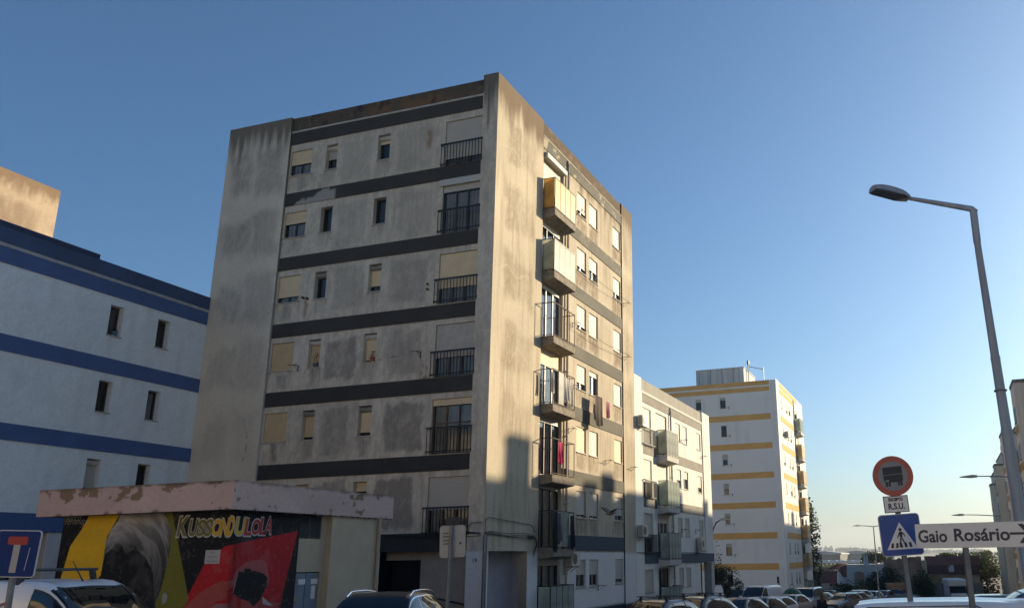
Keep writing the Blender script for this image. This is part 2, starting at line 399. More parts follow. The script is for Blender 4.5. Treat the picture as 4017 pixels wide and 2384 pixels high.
def balcony(F, s0, s1, zf, d, proj, top, slab_m, panels=None, pm=None, frame_m=None, slab_t=0.26, drop=0.0):
    """Slab with a sloped soffit, post-and-rail frame and infill panels. panels: list of front panel slots that are filled (None = open), 'S' side near, 'F' side far."""
    w = s1-s0; c = (s0+s1)/2; fm = frame_m or M_FR_DARK
    def mk():
        b = MB(); pr = [(0.0, -slab_t-0.10), (-proj, -slab_t), (-proj, 0), (0.0, 0)]
        b.prism_x(pr, -w/2, w/2); b.box(-w/2-0.012, w/2+0.012, -proj-0.012, 0, 0.002, 0.035); return b.mesh('balcony_slab', slab_m)
    sl = F.put('balcony_slab', cached(('bs', round(w, 2), round(proj, 2), slab_m.name, slab_t), mk), c, d, zf)
    h = top-zf-0.04; nb = 4
    def mf():
        b = MB(); t = 0.013
        for y in (-proj+0.02,):
            for i in range(nb+1):
                x = -w/2+0.02+(w-0.04)*i/nb; b.box(x-t, x+t, y-t, y+t, 0, h)
            b.box(-w/2, w/2, y-0.018, y+0.018, h, h+0.03); b.box(-w/2+0.03, w/2-0.03, y-0.012, y+0.012, 0.05, 0.07)
        for x in (-w/2+0.02, w/2-0.02):
            b.box(x-0.014, x+0.014, -proj+0.04, 0, h, h+0.03); b.box(x-0.01, x+0.01, -proj+0.04, 0, 0.05, 0.07); b.box(x-t, x+t, -0.05, -0.025, 0, h)
        return b.mesh('balustrade', fm)
    fr = F.put('balustrade', cached(('bf', round(w, 2), round(proj, 2), round(h, 2), fm.name), mf), c, d, zf+0.036)
    pw = (w-0.04)/nb-0.03
    if panels:
        fmesh = cached(('bp', round(pw, 2), round(h, 2), pm.name), lambda: MB().box(-pw/2, pw/2, -0.006, 0.006, 0, h-0.08).mesh('panel', pm))
        smesh = cached(('bps', round(proj, 2), round(h, 2), pm.name), lambda: MB().box(-0.006, 0.006, 0.05, proj-0.06, 0, h-0.08).mesh('panel', pm))
        for p in panels:
            if p == 'S': F.put('panel', smesh, s0+0.02, d+proj, zf+0.036+0.075, fr)
            elif p == 'F': F.put('panel', smesh, s1-0.02, d+proj, zf+0.036+0.075, fr)
            else: F.put('panel', fmesh, s0+0.02+(w-0.04)*(p+0.5)/nb, d+proj-0.02, zf+0.036+0.075, fr)
    return fr
def pipe(F, s, d, z0, z1, r=0.05, m=None, name='drainpipe', hook=True):
    b = MB(); pts = [(0, 0, 0), (0, 0, z1-z0-0.25)]
    if hook: pts += [(0, 0.0, z1-z0-0.12), (0, 0.05, z1-z0-0.03), (0, 0.16, z1-z0)]
    else: pts += [(0, 0, z1-z0)]
    b.tube(pts, r, 8)
    n = int((z1-z0)/2.745)
    for i in range(n): b.box(-r-0.015, r+0.015, -r-0.012, 0.08, 0.8+i*2.745, 0.84+i*2.745)
    return F.put(name, autosmooth(new_obj('tmp', b.mesh('drainpipe', m or M_PIPE))).data, s, d, z0)
def bracket(F, s, d, z, right=True, m=None, L=0.55):
    def mk():
        b = MB(); b.tube([(0, 0, 0), (0, -0.30, 0.0)], 0.012, 5); b.tube([(0, 0, -0.18), (0, -0.28, -0.01)], 0.008, 5)
        b.tube([(-L/2, -0.30, 0.0), (L/2, -0.30, 0.0)], 0.012, 5); b.box(-0.02, 0.02, -0.01, 0.01, -0.22, 0.04)
        for x in (-L/2, -L/4, L/4, L/2): b.tube([(x, -0.30, 0), (x, -0.30, 0.035)], 0.006, 4)
        return b.mesh('clothes_bracket', m or M_IRON)
    return F.put('clothes_bracket', cached(('brk', (m or M_IRON).name, L), mk), s, d, z)
def clean_tmp():
    for o in [o for o in bpy.data.objects if o.name.startswith('tmp')]: bpy.data.objects.remove(o)

# ================================================================== 1. the stained apartment block
XC, Y0 = -14.45, 26.5
B1 = thing('apartment_building', 'tall stained concrete apartment block with charcoal bands and a sunlit balcony side', 'building', (-20.9, 34.2, -1.0))
FL = Fac(B1, 0.0, 0, Y0)              # shaded front, s = x
FR = Fac(B1, math.pi/2, XC, 0)        # sunlit side, s = y
ZT = [19.15-2.747*k for k in range(6)]
CREAM = np.array((0.64, 0.57, 0.455)); GREYST = (0.265, 0.235, 0.20); BROWN = (0.075, 0.055, 0.038)

WIN_L = [(-24.10, -23.05), (-22.35, -21.80), (-19.86, -19.29)]
def drips(s, z, edges, ztop, length, seed):      # thin run-off streaks below sills and ledges
    m = np.zeros(len(s)); rg = random.Random(seed)
    for e in edges:
        for j in range(3):
            c = e+rg.uniform(-0.12, 0.12); w = rg.uniform(0.015, 0.05); L = length*rg.uniform(0.4, 1.2); st = rg.uniform(0.3, 0.85)
            m = np.maximum(m, st*np.exp(-((s-c-0.02*np.sin(z*5+j))/w)**2)*(z < ztop)*np.clip(1-(ztop-z)/L, 0, 1))
    return m
def crack(s, z, pts, w=0.018):                   # pale filled crack along a polyline
    m = np.zeros(len(s))
    for (a, b), (c, d) in zip(pts, pts[1:]):
        dx, dz = c-a, d-b; t = np.clip(((s-a)*dx+(z-b)*dz)/(dx*dx+dz*dz), 0, 1); m = np.maximum(m, np.exp(-((np.hypot(s-a-t*dx, z-b-t*dz)+0.03*(fbm(s*5, z*5, 19)-0.5))/w)**2))
    return m
def col_left(s, z):
    n = len(s); c = np.tile(CREAM[None, :], (n, 1))
    big = fbm(s*0.5, z*0.5, 3); c = c*(0.86+0.26*big)[:, None]
    ws = s+0.30*(fbm(s*1.4, z*1.4, 21)-0.5)+0.16*(fbm(s*6, z*6, 23)-0.5); wz = z+0.45*(fbm(s*1.3, z*1.3, 25)-0.5)+0.25*(fbm(s*7, z*5, 27)-0.5)
    m = np.zeros(n); streak = fbm(s*9, z*0.7, 31); blot = fbm(s*2.6, z*2.2, 35); speck = 0.55*fbm(s*15, z*6, 37, 4)+0.45*fbm(s*4.5, z*3.2, 38, 4)
    rg = random.Random(4)
    for k, zt in enumerate(ZT):
        a = (0.55, 0.5, 0.55, 0.8, 0.92, 0.95)[k]
        for (q0, q1, t0, t1, w) in ((-21.45, -20.1, -1.75, 0.0, a), (-18.85, -17.2, -1.8, 0.05, a*1.08), (-23.8, -23.2, -1.85, -1.2, a*1.1), (-22.35, -21.8, -1.85, -1.2, a*0.9), (-19.85, -19.3, -1.85, -1.2, a*0.85), (-20.9, -20.2, -1.9, -0.7, a*0.6)):
            w *= rg.uniform(0.75, 1.15); o1, o2 = rg.uniform(-0.15, 0.15), rg.uniform(-0.15, 0.1)
            m = np.maximum(m, rect(ws, wz, q0+o1, q1+o2, zt+t0, zt+t1, 0.11)*w)
    for k, zt in enumerate(ZT):
        a = (0.72, 0.68, 0.6, 0.45, 0.3, 0.28)[k]
        w2 = ws+0.9*(fbm(s*0.9, z*0.7, 22+k)-0.5); z2 = wz+0.9*(fbm(s*0.8, z*0.8, 26+k)-0.5); m = np.maximum(m, rect(w2, z2, -26.95, -25.85, zt-1.6, zt+0.0, 0.28)*a*0.9); m = np.maximum(m, rect(w2, z2, -25.75, -24.35, zt-1.8, zt+0.2, 0.28)*a*0.8)
    m = np.clip(m*(0.30+0.35*blot+0.35*streak+1.1*(speck-0.28)), 0, 0.95)
    grime = np.clip((speck-0.36)*1.5+(streak-0.5)*0.5, 0, 0.42)*sst(-24.2, -24.1, s); m = np.maximum(m, grime)
    c = blend(c, GREYST, m)
    pale = np.clip((fbm(s*1.1, z*0.9, 39)-0.55)*2.2, 0, 0.5); c = blend(c, (0.72, 0.645, 0.53), pale*(1-m))
    c = blend(c, (0.36, 0.315, 0.26), np.clip((streak-0.56)*2.6, 0, 0.5)*sst(-28, -15, s)*0.8)
    for k, zt in enumerate(ZT):
        for i, (q0, q1) in enumerate(WIN_L): c = blend(c, (0.13, 0.115, 0.10), drips(s, z, (q0+0.05, (q0+q1)/2, q1-0.05), zt-1.14, 0.75, 7*k+i)*0.75)
    cr_ = crack(s, z, [(-27.0, 18.1), (-26.4, 18.35), (-25.9, 18.2), (-25.4, 18.6), (-24.6, 18.3)])+crack(s, z, [(-26.0, 20.2), (-25.8, 18.2), (-25.75, 16.9)], 0.03)+crack(s, z, [(-26.9, 15.2), (-26.2, 16.3), (-25.6, 15.9), (-25.5, 14.6)])+crack(s, z, [(-26.5, 13.0), (-26.3, 12.0), (-25.7, 11.4)])+crack(s, z, [(-20.6, 17.6), (-20.2, 18.3), (-19.8, 18.5)])
    c = blend(c, (0.74, 0.66, 0.55), np.clip(cr_, 0, 1)*0.45)
    dk = crack(s, z, [(-21.9, 15.1), (-21.3, 14.6), (-21.0, 14.2)], 0.012)+crack(s, z, [(-19.2, 9.85), (-18.6, 9.9), (-18.0, 9.95)], 0.012)+crack(s, z, [(-25.0, 8.0), (-24.7, 7.2), (-24.8, 6.4)], 0.014)
    c = blend(c, (0.10, 0.09, 0.08), np.clip(dk, 0, 1)*0.7)
    ru = rect(ws, wz, -17.35, -17.0, 8.9, 9.7, 0.12)*sst(0.42, 0.6, speck)+rect(ws, wz, -22.72, -22.6, 11.9, 12.6, 0.08)*0.8+rect(ws, wz, -17.6, -17.35, 18.2, 19.0, 0.12)*streak
    c = blend(c, (0.26, 0.13, 0.05), np.clip(ru, 0, 0.75))
    # black crust below the parapet edge
    e = sst(18.9, 20.7, z+1.9*(fbm(s*5.5, z*0.35, 41)-0.5)); c = blend(c, (0.10, 0.085, 0.07), np.clip(e, 0, 0.85)*np.where((s < -24.16) | (s > -15.09), 1.0, 0.0))
    p = (z > 20.06).astype(float)*((s > -24.2) & (s < -15.08)); ru = sst(0.5, 0.68, fbm(s*1.1, z*1.5, 47))
    c = blend(c, BROWN, p*0.96); c = blend(c, (0.20, 0.10, 0.045), p*ru*0.8*sst(-23.5, -19, s)); c = blend(c, (0.025, 0.022, 0.02), p*sst(0.5, 0.68, fbm(s*2.3, z*1.2, 49))*0.8); c = blend(c, (0.20, 0.17, 0.13), p*sst(0.62, 0.75, fbm(s*6, z*2.5, 50))*0.5)
    w = sst(2.9, 2.94, z); c = c*w[:, None]+np.array((0.74, 0.72, 0.69))[None, :]*(1-w)[:, None]*(0.9+0.15*big)[:, None]
    dr = np.exp(-((s+14.85)/0.05)**2)*rect(s, z, -15.2, -14.5, 18.5, 20.4, 0.3); c = blend(c, (0.06, 0.05, 0.045), dr*0.8)
    return c
def col_right(s, z):
    n = len(s); c = np.tile(np.array((0.53, 0.46, 0.345))[None, :], (n, 1)); big = fbm(s*0.45, z*0.45, 53); c = c*(0.84+0.3*big)[:, None]
    ws = s+0.6*(fbm(s*1.2, z*1.2, 57)-0.5); wz = z+0.8*(fbm(s*1.1, z*1.0, 61)-0.5); streak = fbm(s*6, z*0.55, 65); blot = fbm(s*2.2, z*1.8, 69)
    m = np.zeros(n)
    for k, zt in enumerate(ZT):
        a = (0.6, 0.55, 0.6, 0.55, 0.42, 0.25)[k]
        m = np.maximum(m, rect(ws, wz, 27.4, 28.5, zt-1.6, zt+0.2, 0.2)*a); m = np.maximum(m, rect(ws, wz, 28.5, 29.9, zt-1.5, zt+0.1, 0.22)*a*0.75)
        for q in ((34.4, 35.6), (35.9, 37.1), (39.1, 40.3)): m = np.maximum(m, rect(ws, wz, q[0], q[1], zt-1.85, zt-1.12, 0.18)*(0.9 if k < 3 else 0.65))
        m = np.maximum(m, rect(ws, wz, 40.6, 42.0, zt-1.7, zt+0.3, 0.4)*a*0.8)
        m = np.maximum(m, rect(ws, wz, 37.3, 38.9, zt-1.6, zt+0.1, 0.3)*a*0.45)
    m = np.clip(m*(0.15+0.35*blot+0.55*streak+1.0*(fbm(s*11, z*7, 67, 3)-0.33)), 0, 0.85)
    c = blend(c, (0.20, 0.15, 0.10), m)
    c = blend(c, (0.24, 0.18, 0.12), np.clip((streak-0.52)*1.6, 0, 0.4))
    for k, zt in enumerate(ZT):
        for i, q in enumerate(((34.5, 35.58), (35.98, 37.05), (39.2, 40.28))): c = blend(c, (0.15, 0.085, 0.045), drips(s, z, (q[0]+0.05, (q[0]+q[1])/2, q[1]-0.05), zt-1.12, 0.8, 40+7*k+i)*0.7)
    ck = crack(s, z, [(26.9, 12.9), (27.6, 13.3), (28.4, 13.0), (29.4, 13.4)])+crack(s, z, [(27.8, 16.4), (28.5, 16.9), (29.6, 16.5)])+crack(s, z, [(27.5, 10.4), (28.0, 9.6), (28.6, 10.3), (29.5, 9.9)])+crack(s, z, [(26.8, 17.9), (27.9, 18.2), (28.9, 17.8)])
    c = blend(c, (0.64, 0.54, 0.40), np.clip(ck, 0, 1)*0.5)
    e = sst(18.9, 20.5, z+1.9*(fbm(s*2.6, z*0.4, 73)-0.45)); c = blend(c, (0.13, 0.085, 0.05), np.clip(e, 0, 0.88))
    pk = (z > 20.12).astype(float)*((s > 30.6) & (s < 40.5)); c = blend(c, (0.10, 0.072, 0.048), pk*0.85*sst(0.28, 0.5, fbm(s*3, z*4, 77)))
    w = sst(2.88, 2.92, z); base = np.array((0.74, 0.725, 0.70))[None, :]*(0.9+0.15*big)[:, None]
    c = c*w[:, None]+base*(1-w)[:, None]
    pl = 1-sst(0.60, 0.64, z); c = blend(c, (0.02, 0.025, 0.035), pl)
    return c
def col_band_left(s, z):
    n = len(s); c = np.tile(np.array((0.042, 0.040, 0.038))[None, :], (n, 1))*(0.8+0.5*fbm(s*1.2, z*2, 81))[:, None]
    jag = 16.93+0.28*(fbm(s*2.2, s*0+3, 83)-0.45)+0.17*sst(-22.8, -22.5, s)-0.25*(1-sst(-23.75, -23.35, s))
    pe = ((s > -23.75) & (s < -21.7) & (z < jag) & (z > 16.6)).astype(float)
    c = blend(c, (0.36, 0.345, 0.315), pe*0.95); return c
def col_band_right(s, z):
    n = len(s); c = np.tile(np.array((0.125, 0.118, 0.095))[None, :], (n, 1))*(0.75+0.5*fbm(s*1.0, z*2, 85))[:, None]
    pe = sst(0.60, 0.66, fbm(s*2.2, z*3.5, 89))*sst(16, 19.3, z); c = blend(c, (0.42, 0.36, 0.25), pe*0.9)
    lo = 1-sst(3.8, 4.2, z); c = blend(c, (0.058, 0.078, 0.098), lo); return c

RVL, RVN = 0.14, 0.26
hl = []
for zt in ZT:
    hl += [(-24.10, -23.05, zt-1.11, zt, RVL), (-22.35, -21.80, zt-1.11, zt, RVN), (-19.86, -19.29, zt-1.11, zt, RVN), (-16.76, -15.13, zt-1.93, zt+0.02, RVL)]
DREC = -0.12
FL.put('wall', panel_mesh('wall', -27.4, -24.15, -1.0, 20.72, [], 0.45, 0, 0.06, col_left, M_PLASTER), 0, 0, 0)
FL.put('wall', panel_mesh('wall', -24.15, -15.1, 2.96, 20.71, hl, 0.0, 0.2, 0.055, col_left, M_PLASTER), 0, DREC, 0)
FL.put('wall', panel_mesh('wall', -24.15, -18.55, -1.0, 2.96, [], 0.0, 0, 0.4, col_left, M_PLASTER), 0, DREC, 0)
FL.put('corner_pier', panel_mesh('corner_pier', -15.1, XC, -1.0, 20.83, [], 0.30, 0, 0.06, col_left, M_PLASTER), 0, 0, 0)
hr = [(30.78, 32.92, ZT[k]-2.36, ZT[k]+0.02, 0.2) for k in range(6)] + [(30.78, 32.92, 0.42, 2.62, 0.2)]
WZ = ZT+[2.60]
for zt in WZ: hr += [(34.50, 35.58, zt-1.10, zt, RVL), (35.98, 37.05, zt-1.10, zt, RVL), (39.20, 40.28, zt-1.08, zt, RVL)]
FR.put('wall', panel_mesh('wall', 26.5, 30.65, 2.93, 20.83, [], 0.0, 0, 0.06, col_right, M_PLASTER), 0, 0.002, 0)
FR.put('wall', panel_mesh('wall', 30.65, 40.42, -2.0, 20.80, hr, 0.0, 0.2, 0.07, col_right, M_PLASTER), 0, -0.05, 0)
FR.put('wall', panel_mesh('wall', 40.42, 42.05, -2.0, 20.86, [], 0.25, 0, 0.12, col_right, M_PLASTER), 0, 0.004, 0)
b = MB(); b.box(-0.05, 0.002, 30.63, 30.652, -2, 20.8)
FR.put('corner_pier', panel_mesh('corner_pier', 26.504, 26.82, -1.0, 2.93, [], 0.6, 0, 0.2, col_right, M_PLASTER), 0, 0.003, 0)
FR.put('pier', panel_mesh('pier', 29.78, 30.66, -1.5, 2.93, [], 0.6, 0, 0.2, col_right, M_PLASTER), 0, 0.003, 0)
# bands
for k in range(7):
    zb = (19.46, 16.69, 13.90, 11.13, 8.40, 5.65, 2.96)[k]; ht = (0.53, 0.56, 0.55, 0.55, 0.56, 0.55, 0.6)[k]
    FL.put('band', panel_mesh('band', -24.145, -15.105, zb, zb+ht, [], 0.05, 0, 0.10, col_band_left, M_BAND), 0, DREC+0.035, 0)
    if k == 0:
        FR.put('band', panel_mesh('band', 30.66, 40.40, 19.62, 20.12, [], 0.05, 0, 0.08, col_band_right, M_BAND), 0, -0.015, 0)
    else:
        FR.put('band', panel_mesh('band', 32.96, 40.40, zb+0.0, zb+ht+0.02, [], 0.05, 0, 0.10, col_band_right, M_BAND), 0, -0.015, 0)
FL.put('cornice', MB().bbox(-24.14, -15.11, -0.06, 0.1, 19.995, 20.075, 0.01).mesh('cornice', mat('pale_cornice', (0.50, 0.47, 0.41), 0.9, var=0.3)), 0, DREC, 0)
FR.put('cornice', MB().bbox(30.67, 40.40, -0.05, 0.1, 20.125, 20.20, 0.01).mesh('cornice', mat('lit_cornice', (0.42, 0.36, 0.27), 0.9, var=0.5)), 0, -0.05, 0)
# core and closing walls
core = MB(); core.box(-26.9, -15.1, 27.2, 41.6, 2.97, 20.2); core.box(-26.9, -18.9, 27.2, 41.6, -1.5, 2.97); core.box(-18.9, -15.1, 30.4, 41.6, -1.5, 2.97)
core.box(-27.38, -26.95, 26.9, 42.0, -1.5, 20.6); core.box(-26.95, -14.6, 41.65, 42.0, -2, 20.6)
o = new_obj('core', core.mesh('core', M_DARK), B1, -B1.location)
new_obj('end_wall', MB().box(-27.3, -14.5, 42.005, 42.04, -2, 20.7).mesh('end_wall', mat('cream_end_wall', (0.68, 0.58, 0.43), 0.9, var=0.2, vscale=0.6)), B1, -B1.location)  # unseen end wall, added pale to bounce sun onto the ochre banded block
# porch at the corner
M_PORCH = mat('porch_wall', (0.40, 0.33, 0.27), 0.9, var=0.2); M_PORCH2 = mat('porch_wall_lilac', (0.36, 0.34, 0.36), 0.9, var=0.15)
pb = MB(); pb.box(-18.55, -17.14, 27.0, 27.1, 2.68, 2.96); pb.box(-17.14, -15.1, 27.0, 27.1, -1, 2.96)
new_obj('porch_wall', pb.mesh('porch_wall', M_PORCH), B1, -B1.location)
new_obj('porch_wall', MB().box(-15.1, XC-0.35, 29.7, 29.8, 0.45, 2.93).mesh('porch_wall', M_PORCH2), B1, -B1.location)
new_obj('porch_wall', MB().box(-15.2, -15.1, 27.1, 29.8, 0.45, 2.93).mesh('porch_wall', M_PORCH2), B1, -B1.location)
new_obj('porch_plinth', MB().box(-15.1, -14.46, 27.12, 29.69, -1, 0.44).mesh('porch_plinth', mat('dark_plinth', (0.02, 0.024, 0.032), 0.8)), B1, -B1.location)
new_obj('porch_ceiling', MB().box(-18.55, -14.6, 26.62, 30.4, 2.97, 3.05).mesh('porch_ceiling', M_CONC_W), B1, -B1.location)
new_obj('entrance_dark', MB().box(-18.42, -17.16, 27.2, 27.3, -1, 2.68).mesh('entrance_dark', M_DARK), B1, -B1.location)  # black slab, painted in for the dark inside the entrance
FL.put('handrail', MB().tube([(-17.0, 0, 1.55), (-15.1, 0, 1.2)], 0.03, 6).tube([(-17.0, 0, 1.15), (-15.1, 0, 0.8)], 0.03, 6).mesh('handrail', M_IRON), 0, -0.3, 0)

# windows, shaded front
SHA = [0.56, 0.46, 0.80, 1.0, 1.0, 1.0]
for k, zt in enumerate(ZT):
    window(FL, -24.10, -23.05, zt-1.11, zt, DREC, RVL, SHA[k], M_SH_CREAM if k < 3 else M_SH_TAN, M_FR_DARK, 1, curtain=M_CURT if k in (0, 1, 2) else None)
    shb, shc = [(0.55, 0.32), (0.0, 0.0), (0.0, 0.78), (1.0, 0.92), (0.9, 0.88), (0.4, 0.3)][k]
    bx = [M_BOX, None, M_BOX_OLD, M_BOX, M_BOX_OLD, None][k]
    window(FL, -22.35, -21.80, zt-1.11, zt, DREC, RVN, shb, M_SH_TAN if k > 1 else M_BOX, M_FR_DARK, 0, box=bx)
    window(FL, -19.86, -19.29, zt-1.11, zt, DREC, RVN, shc, M_SH_CREAM, M_FR_DARK if k != 5 else M_FR_BROWN, 0, box=bx)
    shd = [0.83, 0.0, 0.70, 0.64, 0.12, 0.58][k]
    sm = [M_SH_WHITE, M_SH_WHITE, M_SH_CREAM, M_BOX, M_SH_CREAM, M_SH_WHITE][k]
    window(FL, -16.76, -15.13, zt-1.93, zt+0.02, DREC, RVL, shd if k != 1 else 0.13, sm, M_FR_BROWN if k in (4, 5) else M_FR_DARK, 2 if k != 4 else 2, curtain=[M_CURT_G, M_CURT, M_CURT, M_CURT, M_CURT, M_CURT][k], sill=False, name='french_window', trans=None if k != 4 else 0.55)
    railing(FL, -16.86, -15.05, zt-1.93, zt-1.0, DREC+0.02, n=14, depth=0.12)
FL.put('shutter_box', MB().bbox(-16.88, -15.12, -0.04, 0.05, 16.42, 16.68, 0.01).mesh('shutter_box', M_SH_WHITE), 0, DREC+0.03, 0)
for (px, py) in ((-22.75, 9.9), (-17.35, 9.95)): bracket(FL, px, DREC, py, L=0.45)
FL.put('vent_stub', MB().tube([(-22.8, 0, 12.65), (-22.8, -0.1, 12.65)], 0.05, 8).tube([(-22.6, 0, 12.6), (-22.6, -0.1, 12.6)], 0.05, 8).mesh('vent_stub', M_RUST), 0, DREC, 0)
FL.put('vent_stub', MB().tube([(-17.2, 0, 12.55), (-17.2, -0.08, 12.55)], 0.045, 8).tube([(-17.2, 0, 12.35), (-17.2, -0.08, 12.35)], 0.045, 8).mesh('vent_stub', M_RUST), 0, DREC, 0)
FL.put('house_number', text_mesh('19', 0.20, M_IRON, name='house_number'), -14.78, 0.004, 2.62)
# windows and balconies, sunlit side
for k, zt in enumerate(WZ):
    P, Q, Rr = [(0.80, 1, 0.92), (0.80, 0.56, 0.72), (0.84, 1, 1), (0.72, 0.2, 1), (1, 1, 1), (0.9, 0.9, 0.78), (0.56, 0.58, 0.84)][k]
    smt = M_SH_WHITE if k < 4 else (M_SH_CREAM if k == 4 else M_SH_WHITE)
    window(FR, 34.50, 35.58, zt-1.10, zt, -0.05, RVL, P, smt, M_FR_ALU, 1)
    window(FR, 35.98, 37.05, zt-1.10, zt, -0.05, RVL, Q, smt if k != 4 else M_SH_WHITE, M_FR_ALU if k != 1 else M_FR_WHITE, 1, curtain=M_CURT if k in (1, 3) else None)
    window(FR, 39.20, 40.28, zt-1.08, zt, -0.05, RVL, Rr, smt, M_FR_ALU, 1)
    dz0 = zt-2.36 if k < 6 else 0.42; dz1 = zt+0.02
    dsh = [0.62, 0.12, 0.10, 0.30, 0.12, 0.06, 0.10][k]
    window(FR, 30.78, 32.92, dz0, dz1, -0.05, 0.2, dsh, M_SH_WHITE if k != 3 else M_SH_CREAM, [M_FR_ALU, M_FR_DARK, M_FR_WHITE, M_FR_WHITE, M_FR_BROWN, M_FR_DARK, M_FR_DARK][k], 2, sill=False, curtain=M_CURT, name='balcony_door')
    FR.put('shutter_box', cached('bigbox', lambda: MB().bbox(-1.08, 1.08, -0.18, 0.0, 0, 0.24, 0.03).mesh('shutter_box', M_BOX)), 31.86, -0.05, dz1+0.02)
    zf = 16.46+0.26-2.747*k
    spec = [([0, 1, 2, 3, 'S', 'F'], M_YEL, M_RUST), ([0, 1, 2, 3, 'S', 'F'], M_FROST, M_IRON), (None, None, M_RUST), ([1], M_FROST, M_RUST), (None, None, M_RUST), ([1, 2], M_FROST_G, M_IRON), ([0, 1, 2, 3, 'S'], M_FROST_G, M_IRON)][k]
    balcony(FR, 30.75, 32.97, zf, -0.05, 0.57, zf+1.42, M_CONC, spec[0], spec[1] or M_FROST, spec[2])
pipe(FR, 33.25, 0.04, -1.5, 20.1, 0.055)
for (s, z) in ((34.3, 18.05), (33.9, 12.6), (34.0, 9.85), (33.5, 7.9), (37.9, 7.0), (36.9, 1.5), (40.6, 15.35), (40.6, 12.5), (41.4, 7.0), (42.6, 1.65)):
    if s < 42: bracket(FR, s, 0.0, z, m=M_RUST)
# washing lines strung between the brackets
for z in (15.4, 12.55):
    for dd in (0.26, 0.33):
        b = MB(); b.tube([(34.0, -dd, z-0.1), (37.3, -dd, z-0.18), (40.6, -dd, z)], 0.006, 4); FR.put('washing_line', b.mesh('washing_line', M_CABLE), 0, 0, 0)
# cables wrapped round the corner and the conduit
b = MB()
for i in range(4):
    r = random.Random(i); oz = 3.42+0.035*i; pts = [(-18.4+0.5*j, -0.03-0.01*i, oz+0.05*math.sin(j*0.9+i)+r.uniform(-0.02, 0.02)) for j in range(8)]+[(XC-0.1, -0.05-0.01*i, oz)]
    b.tube(pts, 0.009, 5)
b.tube([(-15.0, -0.05, 3.45), (-15.02, -0.05, 3.75), (-14.9, -0.05, 3.85), (-14.55, -0.05, 3.85)], 0.012, 5)
FL.put('cable', b.mesh('cable', M_CABLE), 0, 0, 0)
b = MB()
for i in range(4):
    oz = 3.42+0.035*i; b.tube([(26.42, -0.04, oz), (26.9, -0.05, oz+0.05), (28.2, -0.05, oz-0.06*math.sin(i)), (29.3, -0.06, oz+0.03*i-0.05), (30.2, -0.06, oz-0.03), (30.5, -0.06, 3.15+0.05*i), (30.15, -0.06, 2.75)], 0.010, 5)
b.tube([(26.45, -0.06, 3.5), (26.45, -0.06, 3.95), (26.7, -0.06, 4.02), (30.0, -0.06, 3.86), (30.3, -0.06, 3.6)], 0.012, 5)
for i in range(5): b.tube([(29.6+0.1*i, -0.08, 3.45), (29.7+0.12*i, -0.12, 3.36+0.04*(i % 2)), (29.9+0.1*i, -0.08, 3.40)], 0.018, 5)
FR.put('cable', b.mesh('cable', M_CABLE), 0, 0, 0)
FR.put('conduit', MB().tube([(26.42, -0.09, -0.5), (26.42, -0.09, 3.45)], 0.075, 8).mesh('conduit', M_ZINC), 0, 0, 0)
# ================================================================== 2. low white block with grey bands
B2 = thing('apartment_building', 'low white apartment block with grey concrete bands, next to the stained block', 'building', (-20.5, 50.0, -2.0))
F2 = Fac(B2, math.pi/2, XC, 0)
def col_b2(s, z):
    n = len(s); c = np.tile(np.array((0.80, 0.775, 0.71))[None, :], (n, 1)); c = c*(0.9+0.16*fbm(s*0.6, z*0.6, 101))[:, None]
    st = fbm(s*6, z*0.5, 105); c = blend(c, (0.42, 0.39, 0.33), np.clip((st-0.58)*2.2, 0, 0.5))
    p = ((z > 11.2) & (s > 43.3) & (s < 55.95)).astype(float); c = blend(c, (0.30, 0.28, 0.235), p*(0.75+0.25*st)); return c
def col_b2band(s, z):
    n = len(s); c = np.tile(np.array((0.27, 0.25, 0.215))[None, :], (n, 1))*(0.72+0.5*fbm(s*3, z*3, 109))[:, None]
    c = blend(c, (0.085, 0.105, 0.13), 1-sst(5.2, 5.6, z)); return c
Z2 = [10.42, 7.66, 4.88, 2.05]
h2 = []
for k, zt in enumerate(Z2):
    h2 += [(43.40, 44.98, zt-(2.05 if k < 3 else 1.15), zt, 0.14), (45.85, 47.95, zt-2.3, zt+0.04, 0.16), (49.74, 50.74, zt-1.06, zt, 0.14), (51.22, 52.28, zt-1.06, zt, 0.14)]
    if k < 3: h2.append((54.50, 55.56, zt-1.06, zt, 0.14))
F2.put('wall', panel_mesh('wall', 42.06, 43.34, -2.5, 11.93, [], 0.3, 0, 0.2, col_b2, M_PLASTER), 0, 0.01, 0)
F2.put('wall', panel_mesh('wall', 43.34, 55.90, 2.30, 11.92, [h for h in h2 if h[2] > 2.2], 0, 0.14, 0.16, col_b2, M_PLASTER), 0, -0.05, 0)
F2.put('wall', panel_mesh('wall', 43.34, 54.55, -2.5, 2.30, [h for h in h2 if h[2] < 2.2], 0, 0.14, 0.2, col_b2, M_PLASTER), 0, -0.05, 0)
F2.put('wall', panel_mesh('wall', 55.90, 57.85, 2.30, 11.98, [], 0.3, 0, 0.2, col_b2, M_PLASTER), 0, 0.01, 0)
F2.put('pier', MB().box(57.1, 57.85, 0, 0.5, -2.5, 2.3).mesh('pier', M_CONC_W), 0, 0.005, 0)
F2.put('porch_wall', MB().box(54.55, 57.85, 1.6, 1.7, -2.5, 2.3).mesh('porch_wall', M_CONC_W), 0, 0, 0)
for zb, ht, s0, s1 in ((10.68, 0.47, 43.36, 55.88), (7.95, 0.52, 43.36, 55.88), (5.18, 0.52, 43.36, 55.88), (2.34, 0.52, 43.36, 57.86)):
    segs = [(s0, 45.8), (48.3, s1)] if zb < 10 else [(s0, s1)]
    for q0, q1 in segs: F2.put('band', panel_mesh('band', q0, q1, zb, zb+ht, [], 0.05, 0, 0.16, col_b2band, M_BAND), 0, 0.03 if q1 > 56 else -0.02, 0)
